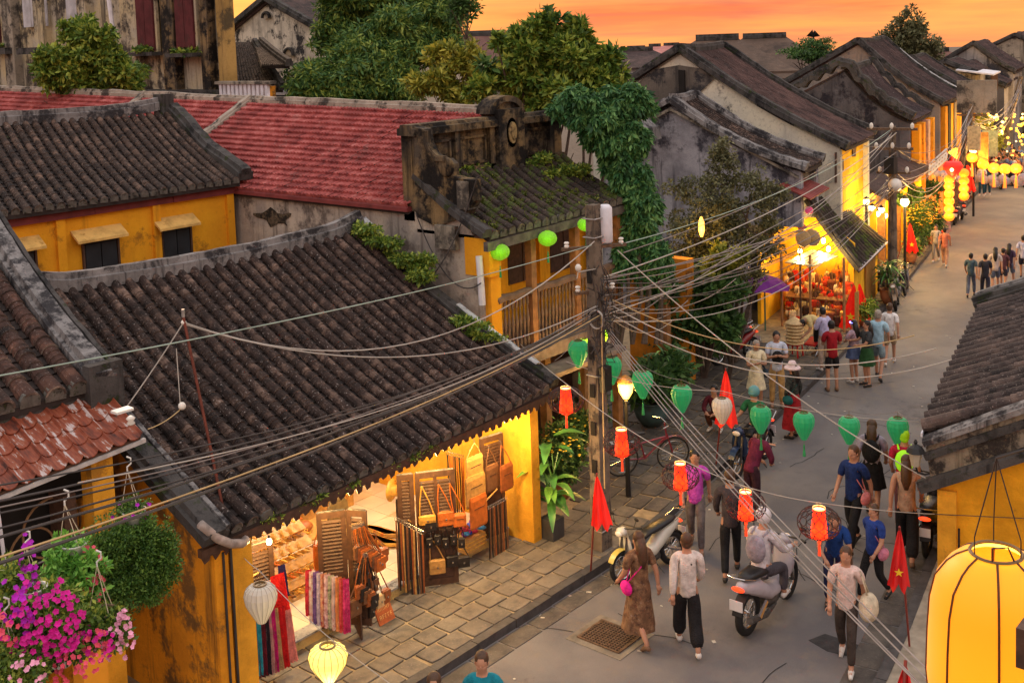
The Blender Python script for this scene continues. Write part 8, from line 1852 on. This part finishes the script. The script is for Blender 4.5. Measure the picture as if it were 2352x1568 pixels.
pk=thing('folding_stand','narrow dark wooden board standing on the paving beside the sign','board',gz(830,1470,SWZ)); MB().prism([(0,0,0),(.14,.30,.05),(.14,.30,.85),(.0,.0,.75)],(.03,0,0)).build('board',M_wood,pk,local=True)
# ================================================================ flags
M_flag=simple('flag_red',(.62,.008,.006),.65,var=.2,scale=6); M_flagl=simple('flag_red_glow',(.72,.012,.008),.6,var=.15,scale=6,emit=.12,ecol=(1,.02,.0)); M_star=simple('flag_yellow',(.75,.50,.02),.6,var=.1)  # second flag red is a brighter copy with a faint painted glow
def flag(label,top,bot,w0,w1,mt,star=False,polew=None,lean=0,fold=.05,cat='flag',d=None,skew=0):
    """furled flag hanging from its pole: narrow at the tip, folded, wide below"""
    a=np.array(top,float); b=np.array(bot,float); t=thing('flag',label,cat,a); hor=nrm(np.cross(nrm(a-CAM),(0,0,1))); dep=nrm(np.cross(hor,(0,0,1))); n=12;c=9;V=[]
    for i in range(n+1):
        s=i/n; w=w0+(w1-w0)*s**.8; cen=(b-a)*s
        for k in range(c): q=k/(c-1)-.5; V.append(cen+hor*(q*w+skew*s)+dep*fold*math.sin(k*1.9+s*3)*(.3+s)+np.array([0,0,.04*math.cos(k*1.7)*(s>.9)]))
    m=MB(); m.add(V,[(i*c+k,i*c+k+1,(i+1)*c+k+1,(i+1)*c+k) for i in range(n) for k in range(c-1)]); m.build('cloth',mt,t,local=True,smooth=True)
    if star:
        cen=(b-a)*.72; r=w1*.22; P=[cen-nrm(a-CAM)*-.0+(-nrm(a-CAM))*.09+hor*r*(1 if k%2==0 else .4)*math.sin(k*math.pi/5)+np.array([0,0,r*(1 if k%2==0 else .4)*math.cos(k*math.pi/5)]) for k in range(10)]
        MB().prism(P,tuple(-nrm(a-CAM)*.006)).build('star',M_star,t,local=True)
    if polew is not None: MB().tube([a-a+np.array([0,0,.05]),np.array(polew)-a],.014,6).build('flag_pole',simple('pole_maroon',(.22,.03,.02),.5,var=.2),t,local=True)
    return t
flag('red flag hanging down the near leaning pole',gd(1371,1095,16.6),gd(1383,1212,16.6),.03,.30,M_flagl,polew=gz(1357,1310,SWZ)); 
flag('tall furled red and gold flag behind the white lantern',gd(1667,852,21.5),gd(1668,978,21.5),.03,.42,M_flagl,polew=gz(1645,1065,SWZ))
flag('red flag on a thin leaning pole at the right kerb',gd(2066,1218,15.2),gd(2064,1352,15.2),.03,.26,M_flag,star=True,polew=gz(2090,1495,0))
flag('tip of a red flag at the bottom edge beside the giant lantern',gd(2080,1528,11),gd(2072,1620,11),.02,.2,M_flag,polew=gd(2070,1680,11))
flag('starred red flag hanging left of the stall post',gl(1962,655,31.3),gl(1950,755,31.3),.04,.55,M_flagl,star=True); flag('starred red flag hanging right of the stall post',gl(1974,652,31.8),gl(1984,735,31.8),.04,.42,M_flagl,star=True)
flag('tall narrow red and yellow flag by the far flower pots',gl(2090,515,37.5),gl(2096,580,37.5),.05,.38,M_flagl,star=True,polew=L(37.5,6.7,.2))
flag('red pennant hanging under the far street lamps',gl(2222,380,50),gl(2232,440,50),.1,.35,M_flag)
# ================================================================ lit stall and far lantern lights
st=thing('souvenir_stall','low yellow stall house with mossy roof, open side lit bright yellow','stall',L(33,7.6,0))
sA,sB,sC,sD=gl(1852,458,32.3),gl(1915,452,36.2),gl(1972,617,32.3),gl(2034,556,36.2)
sr=Roof(sA,sB,sC,sD,.05,0); tile_roof(st,sr,13,26,M_tilemoss,300,ends=False,seg=4)
band('verge_band',[sr.p(-.02,v) for v in np.linspace(0,1,8)],.25,.14,M_mortar_d,st); MB().tube([sC+np.array([0,0,.0]),sD],.07,8).build('pale_gutter',M_wp,st)
tws=7.05
wall('street_wall',[L(32.6,tws-.25,0),L(36.1,tws-.25,0),L(36.1,tws-.25,sD[2]+.1),L(32.6,tws-.25,sC[2]+.05)],EY*.15,M_yelf,st)
dA,dB=gt(1987,606,6.77),gt(2009,698,6.77); MB().frame(L(dA@EX,6.74,.05),EX,EY,(0,0,1),max(.6,(dB-dA)@EX),.05,1.45).build('door',simple('ochre_door',(.30,.15,.03),.6,var=.2),st)
wall('back_wall',[L(33.2,6.7,0),L(33.2,9.2,0),L(33.2,9.2,2.6),L(33.2,8.3,3.4),L(33.2,6.9,2.2)],EX*.12,M_yelf,st)
wall('side_panel',[L(31.2,9.1,0),L(33.2,9.1,0),L(33.2,9.1,2.5),L(31.2,9.1,2.3)],EY*.1,M_yelf,st)
MB().prism([gl(1803,604,31.3),gl(1865,575,32.2),gl(1925,590,32.2),gl(1868,613,31.0)],(0,0,.03)).build('translucent_canopy',simple('milky_sheet',(.26,.27,.22),.4,var=.25,scale=2,trans=.2),st)
for s_,t_ in ((31.2,8.5),(31.1,6.75),(31.2,7.7)): MB().tube([L(s_,t_,0),L(s_,t_,2.2)],.04,6).build('stall_post',M_col,st)
MB().prism([gl(1963,672,31.2),gl(1972,668,31.2),gl(1972,760,31.2),gl(1963,766,31.2)],EX*.06).build('tall_signboard',LTAN,st)
for z in (.45,.75): MB().prism([L(31.7+z*.4,8.6,z),L(31.7+z*.4,6.9,z),L(32.1+z*.4,6.9,z+.1),L(32.1+z*.4,8.6,z+.1)],(0,0,.03)).build('counter_board',LBR,st)
for e in ((31.7,8.1,2.1),(31.7,7.3,2.2),(32.4,7.6,2.3)): lamp(L(*e),60,(1,.62,.18),.1); 
for i,e in enumerate(((31.7,8.1,2.2),(31.7,7.3,2.3),(32.4,7.6,2.4))):
    b=thing('light_bulb',('bulb at the left of the lit stall','bulb at the right of the lit stall','bulb deep inside the lit stall')[i],'light bulb',L(*e)); MB().ell((0,0,0),(.06,.06,.08),8,6).build('glass_bulb',M_bulb,b,local=True,smooth=True)
rg=random.Random(17); cl=[(.55,.25,.05),(.62,.42,.14),(.5,.02,.01),(.7,.5,.2),(.2,.06,.03),(.6,.13,.02),(.55,.05,.02),(.06,.03,.02),(.75,.62,.4)]
for i in range(170):
    px=1806+rg.random()*150; py_=628+rg.random()*112; s_=32.9-(py_-628)/112*1.2+rg.uniform(-.1,.1)
    c=gl(px,py_,s_); r=rg.uniform(.07,.17); k=rg.randrange(9)
    t=thing('stall_bag','woven or cloth bag hanging in the lit stall','bag',c,rg.uniform(0,3),'bags hanging in the lit stall'); m=MB()
    if rg.random()<.4: m.ell((0,0,0),(r,r*.6,r*1.1),8,6)
    else: m.lathe([(r*.3,-r*1.1),(r,-r),(r*.85,r*.8),(r*.7,r)],(0,0,0),8)
    m.build('bag_body',cloth('stall%d'%k,cl[k],.3),t,local=True)
    MB().tube([(-r*.5,0,r*.8),(0,0,r*2.4),(r*.5,0,r*.8)],.01,4).build('handle',LBR,t,local=True)
for (x,y,l) in ((1845,548,'pale round basket hat, left one hung above the stall'),(1866,546,'green rimmed round basket hat, right one hung above the stall')):
    t=thing('round_basket',l,'basket',gl(x,y,31.2)); MB().lathe([(.01,.05),(.20,.03),(.24,0),(.22,-.02)],(0,0,0),18,axis='x').build('basket_body',LCR,t,local=True,smooth=True)
# conical hat stack, stool, red baskets
cb=gz(1826,818,SWZ); sl_=thing('red_stool','red plastic stool under the stack of conical hats','stool',cb)
MB().box((0,0,.33),(.34,.34,.03)).build('seat',simple('red_plastic',(.45,.01,.01),.4,var=.1),sl_,local=True)
for sx in (-.15,.15):
    for sy in (-.15,.15): MB().tube([(sx,sy,0),(sx*.85,sy*.85,.33)],.022,5).build('leg',simple('red_plastic',(.45,.01,.01)),sl_,local=True)
for i in range(7):
    t=thing('conical_hat','pale conical hat in the stack on the red stool','hat',cb+np.array([0,0,.36+i*.085]),0,'conical hats stacked on the stool'); MB().lathe([(.24,0),(.23,.02),(.01,.17)],(0,0,0),20).build('hat_cone',LCR,t,local=True)
t=thing('red_folding_seat','small red and blue folding seat on the pavement before the stall','seat',gz(1868,812,SWZ)); MB().prism([(-.2,-.15,.25),(.2,-.15,.35),(.2,.15,.35),(-.2,.15,.25)],(0,0,.04)).build('seat',simple('red_plastic',(.45,.01,.01)),t,local=True)
for a,b in (((-.2,-.15,.25),(.18,-.15,0)),((.2,-.15,.35),(-.18,-.15,0)),((-.2,.15,.25),(.18,.15,0)),((.2,.15,.35),(-.18,.15,0))): MB().tube([a,b],.014,5).build('leg',M_chr,t,local=True)
# purple parasol
ub=L(30.5,8.4,SWZ); uc=gl(1756,642,30.5); ps=thing('parasol','purple market parasol standing in the dark garden left of the stall','parasol',np.array([uc[0],uc[1],SWZ]))
zc=uc[2]-SWZ
m=MB(); V=[(0,0,zc+.16)]; k=8
for i in range(k): a=2*math.pi*i/k; V+=[(.40*math.cos(a),.40*math.sin(a),zc+.02),(.72*math.cos(a),.72*math.sin(a),zc-.24),(.68*math.cos(a+math.pi/k),.68*math.sin(a+math.pi/k),zc-.20),(.37*math.cos(a+math.pi/k),.37*math.sin(a+math.pi/k),zc+.02)]
F=[]
for i in range(k):
    b=1+4*i; c=1+4*((i+1)%k); F+=[(0,b,b+3),(0,b+3,c),(b,b+1,b+2,b+3),(b+3,b+2,c+1,c)]
m.add(V,F); m.build('canopy',simple('purple_canvas',(.16,.02,.22),.8,var=.2,scale=3),ps,local=True); MB().tube([(0,0,0),(0,0,zc+.2)],.025,6).build('pole',simple('green_pole',(.03,.12,.09),.6),ps,local=True)
for i in range(k): a=2*math.pi*i/k; MB().tube([(0,0,zc+.10),(.72*math.cos(a),.72*math.sin(a),zc-.25)],.008,4).build('rib',M_metal,ps,local=True)
# maroon sheet canopy
mc=thing('maroon_canopy','maroon corrugated sheet canopy below the yellow front','canopy',gl(1850,430,31.5)); cr4=[gl(1790,427,30.6),gl(1838,407,32.2),gl(1906,434,32.2),gl(1862,460,30.6)]
Rm=Roof(cr4[0],cr4[1],cr4[3],cr4[2],0,0)
for i in range(12): MB().sheet([Rm.p(i/12,v) for v in (0,1)],[Rm.p((i+.82)/12,v) for v in (0,1)],.04,(0,0,1)).build('metal_sheet',simple('maroon_metal',(.22,.035,.03),.6,var=.3,scale=3),mc)
MB().tube([gl(1836,460,31.6),L((gl(1836,460,31.6))@EX,(gl(1836,460,31.6))@EY,0)],.03,5).build('prop',M_wood,mc)
for (x,y,c,l) in ((1858,483,(.5,.06,.15),'small pink lantern hanging by the maroon canopy'),(1842,522,(.3,.05,.03),'small brown lantern hanging below the maroon canopy')):
    t=thing('small_lantern',l,'lantern',gl(x,y,31.4)); MB().ell((0,0,0),(.12,.12,.11),10,7).build('lantern_shade',simple('lan%.2f'%c[0],c,.5,emit=.3,ecol=c,var=.1),t,local=True,smooth=True)
# bright street lamps, yellow lantern rows, lamp-lit fronts up the street
def streetlight(label,x,y,s_,e,r=.13,post=True,col=(1,.62,.2)):
    c=gl(x,y,s_); t=thing('street_lamp',label,'street lamp',np.array([c[0],c[1],SWZ])); h=c[2]-SWZ
    if post: MB().tube([(0,0,0),(0,0,h-r)],.05,6).build('post',M_blk,t,local=True)
    MB().ell((0,0,h),(r,r,r*1.1),10,7).build('lamp_globe',simple('lit_globe',(1,.8,.4),.3,emit=14,ecol=(1,.66,.22),var=0),t,local=True,smooth=True)
    MB().lathe([(r*1.1,h+r*.8),(.02,h+r*1.6)],(0,0,0),8).build('lamp_cap',M_blk,t,local=True)
    if e: lamp(c-EX*.3-EY*.3,e,col,.12)
streetlight('bright white street lamp beside the second pole',2078,464,37,130); streetlight('bright lamp far up the street above the red pennant',2236,340,52,170,.2); streetlight('small lamp at the foot of the bright yellow front',1990,463,36.5,45,.1); 
for i,(x,y) in enumerate(((2003,478),(2015,490),(2024,482),(2032,495),(2008,500),(2040,470))): streetlight('small lamp in the cluster above the stall roof end',x,y,38+i*.8,18 if i%2==0 else 0,.10,False)
for o in bpy.data.objects:
    if o.get('label')=='small lamp in the cluster above the stall roof end': o['group']='small lamps above the stall roof end'
def ball(label,x,y,s_,r,grp,mt=S_amber,e=0,tas=None):
    c=gl(x,y,s_); t=thing('ball_lantern',label,'lantern',c,0,grp); pr=[(r*math.sin(a),r*.92*math.cos(a)) for a in np.linspace(.15,math.pi-.15,8)]
    MB().lathe(pr,(0,0,0),20,rib=.03).build('lantern_shade',mt,t,local=True); 
    if tas: MB().lathe([(.03,-r),(.07,-r*1.2-tas)],(0,0,0),6).build('tassel',simple('orange_tassel',(.7,.12,.02),.6,emit=.8,ecol=(1,.15,.02),var=.1),t,local=True)
    if e: lamp(c-EX*r*2,e,(1,.5,.1),.15)
    return t
for i,(x,y) in enumerate(((2233,362),(2258,378),(2283,386),(2308,388),(2334,387))): ball(('first','second','third','fourth','fifth')[i]+' orange ball lantern from the left in the row across the far street',x,y,50,.24,'orange ball lanterns across the far street',e=60 if i%2==0 else 0,tas=.5)
cable(gl(2232,352,50),gl(2360,380,50),.15,.012,C_dark,'string carrying the orange ball lanterns across the far street',None,10)
for i in range(6): ball('yellow ball lantern in the left hanging column by the lantern shop',2180,410+i*17.5+(0 if i else 2),44,.19,'left column of yellow ball lanterns',e=40 if i in(1,4) else 0)
for i in range(4): ball('yellow ball lantern in the right hanging column by the lantern shop',2214,398+i*17.5,45,.19,'right column of yellow ball lanterns',e=40 if i==2 else 0)
rg=random.Random(9)
S_wl=silk('pale_ball_silk',(.55,.50,.55))
for i,(x,y,r) in enumerate(((2166,400,.16),(2178,404,.18),(2152,398,.14),(2190,407,.15),(2205,412,.16),(2252,408,.22),(2262,414,.2),(2285,420,.24),(2277,412,.2),(2303,412,.22),(2312,416,.18),(2330,412,.18),(2340,418,.24),(2350,410,.24))): ball('unlit white ball lantern by the far lantern shop',x,y,46 if x<2230 else 52,r,'white ball lanterns up the street',S_wl)
# lamp lit lantern shop
lsh=thing('lantern_shop','dazzling yellow lantern shop front up the street behind the ball lanterns','shop front',L(43,7,0))
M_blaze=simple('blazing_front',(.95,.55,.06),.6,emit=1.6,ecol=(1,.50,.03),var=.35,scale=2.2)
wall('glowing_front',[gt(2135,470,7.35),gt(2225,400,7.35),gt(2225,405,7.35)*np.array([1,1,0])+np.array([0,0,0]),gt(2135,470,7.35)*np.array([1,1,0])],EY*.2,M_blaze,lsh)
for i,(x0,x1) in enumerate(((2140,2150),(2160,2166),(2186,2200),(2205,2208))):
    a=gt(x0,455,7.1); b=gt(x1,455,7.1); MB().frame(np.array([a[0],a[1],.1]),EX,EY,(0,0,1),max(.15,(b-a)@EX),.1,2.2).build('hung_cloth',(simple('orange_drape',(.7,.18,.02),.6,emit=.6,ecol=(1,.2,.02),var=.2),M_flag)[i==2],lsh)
heart=thing('red_heart_lantern','red heart shaped lantern with a glowing spot above the lantern shop','lantern',gl(2189,388,44)); MB().lathe([(.05,.2),(.26,.26),(.36,.1),(.22,-.15),(.06,-.38)],(0,0,0),16).build('lantern_shade',simple('heart_red',(.7,.01,.005),.5,emit=.7,ecol=(1,.02,.01),var=.1),heart,local=True,smooth=True)
MB().ell(tuple(-EX*.33),(.07,.07,.07),8,6).build('lit_spot',M_lit,heart,local=True)
# open front bays of shops along the left kerb between the stall and the lantern shop
fs=thing('open_shop_row','row of lamp lit open shop bays between the bright yellow house and the lantern shop','shops',L(40,8,0))
for i in range(6):
    s0=38.6+i*1.5; MB().frame(L(s0,7.3,0),EX,EY,(0,0,1),.16,.25,2.7).build('bay_post',M_col if i%2 else M_yelf,fs)
    MB().frame(L(s0+.16,7.9,0),EX,EY,(0,0,1),1.34,.1,2.5).build('bay_back',M_yelf if i%2==0 else M_blaze,fs)
    for k in range(4): MB().frame(L(s0+.25+k*.3,7.5,.1),EX,EY,(0,0,1),.22,.15,rg.uniform(.6,1.9)).build('goods_stack',cloth('stall%d'%rg.randrange(9),cl[k]),fs)
    lamp(L(s0+.8,7.0,2.0),36,(1,.58,.14),.1)
MB().prism([L(38.5,7.9,3.2),L(47.5,7.9,3.2),L(47.5,6.9,2.7),L(38.5,6.9,2.7)],(0,0,.1)).build('lean_to_roof',M_tilefar,fs)
# green globe lamp cluster and glittering strings far away
gg=thing('dark_globe','dark glassy globe hanging beside the far bright lamp','globe',gl(2258,325,52)); MB().ell((0,0,0),(.55,.55,.5),14,10).build('globe_body',simple('dark_glass',(.02,.02,.025),.15,var=0,spec=.8),gg,local=True,smooth=True)
for i in range(85):
    x=2262+rg.random()*90; y=262+rg.random()*125; ball('tiny glittering lamp in the lights at the end of the street',x,y,64+rg.random()*12,rg.uniform(.05,.11),'glittering lamps at the end of the street',simple('far_spark%d'%(i%3),(1,.7,.2),.4,emit=(3,1.6,1.2)[i%3],ecol=((1,.6,.18),(1,.36,.02),(1,.5,.05))[i%3],var=0))
for i in range(7): lamp(L(56+i*4,5.5-.2*i,3.2),150,(1,.55,.15),.3)
for i,(x,y,w,h,c,l) in enumerate(((2237,318,.5,1.0,(.5,.42,.25),'cream hanging shop banner far up the street'),(2258,340,.4,1.3,(.42,.22,.06),'brown hanging shop banner far up the street'),(2274,330,.6,1.1,(.32,.42,.28),'pale green hanging banner beside the far globe'),(2232,402,.3,.6,(.75,.75,.75),'small white lit sign left of the first orange ball lantern'))):
    c_=gl(x,y-(80 if i==0 else 0)*0,49+i); t=thing('shop_banner',l,'banner',c_); MB().frame(-EY*w/2-np.array([0,0,h/2]),EY,EX,(0,0,1),w,.04,h).build('banner_cloth',cloth('ban%d'%i,c,.15),t,local=True)
pb_=thing('pale_billboard','pale yellow box sign standing above the far roofs','sign',gl(2240,215,56)); MB().frame(-EY*.9-np.array([0,0,.9]),EY,EX,(0,0,1),1.7,.3,1.5).build('sign_box',M_tan,pb_,local=True)
t=thing('lit_shop_corner','glowing yellow triangular shop corner below the tan gabled house','sign',gl(2188,352,50)); MB().prism([gl(2176,350,50)-gl(2188,352,50),gl(2198,338,50)-gl(2188,352,50),gl(2198,366,50)-gl(2188,352,50)],EX*.2).build('lit_panel',M_blaze,t,local=True)
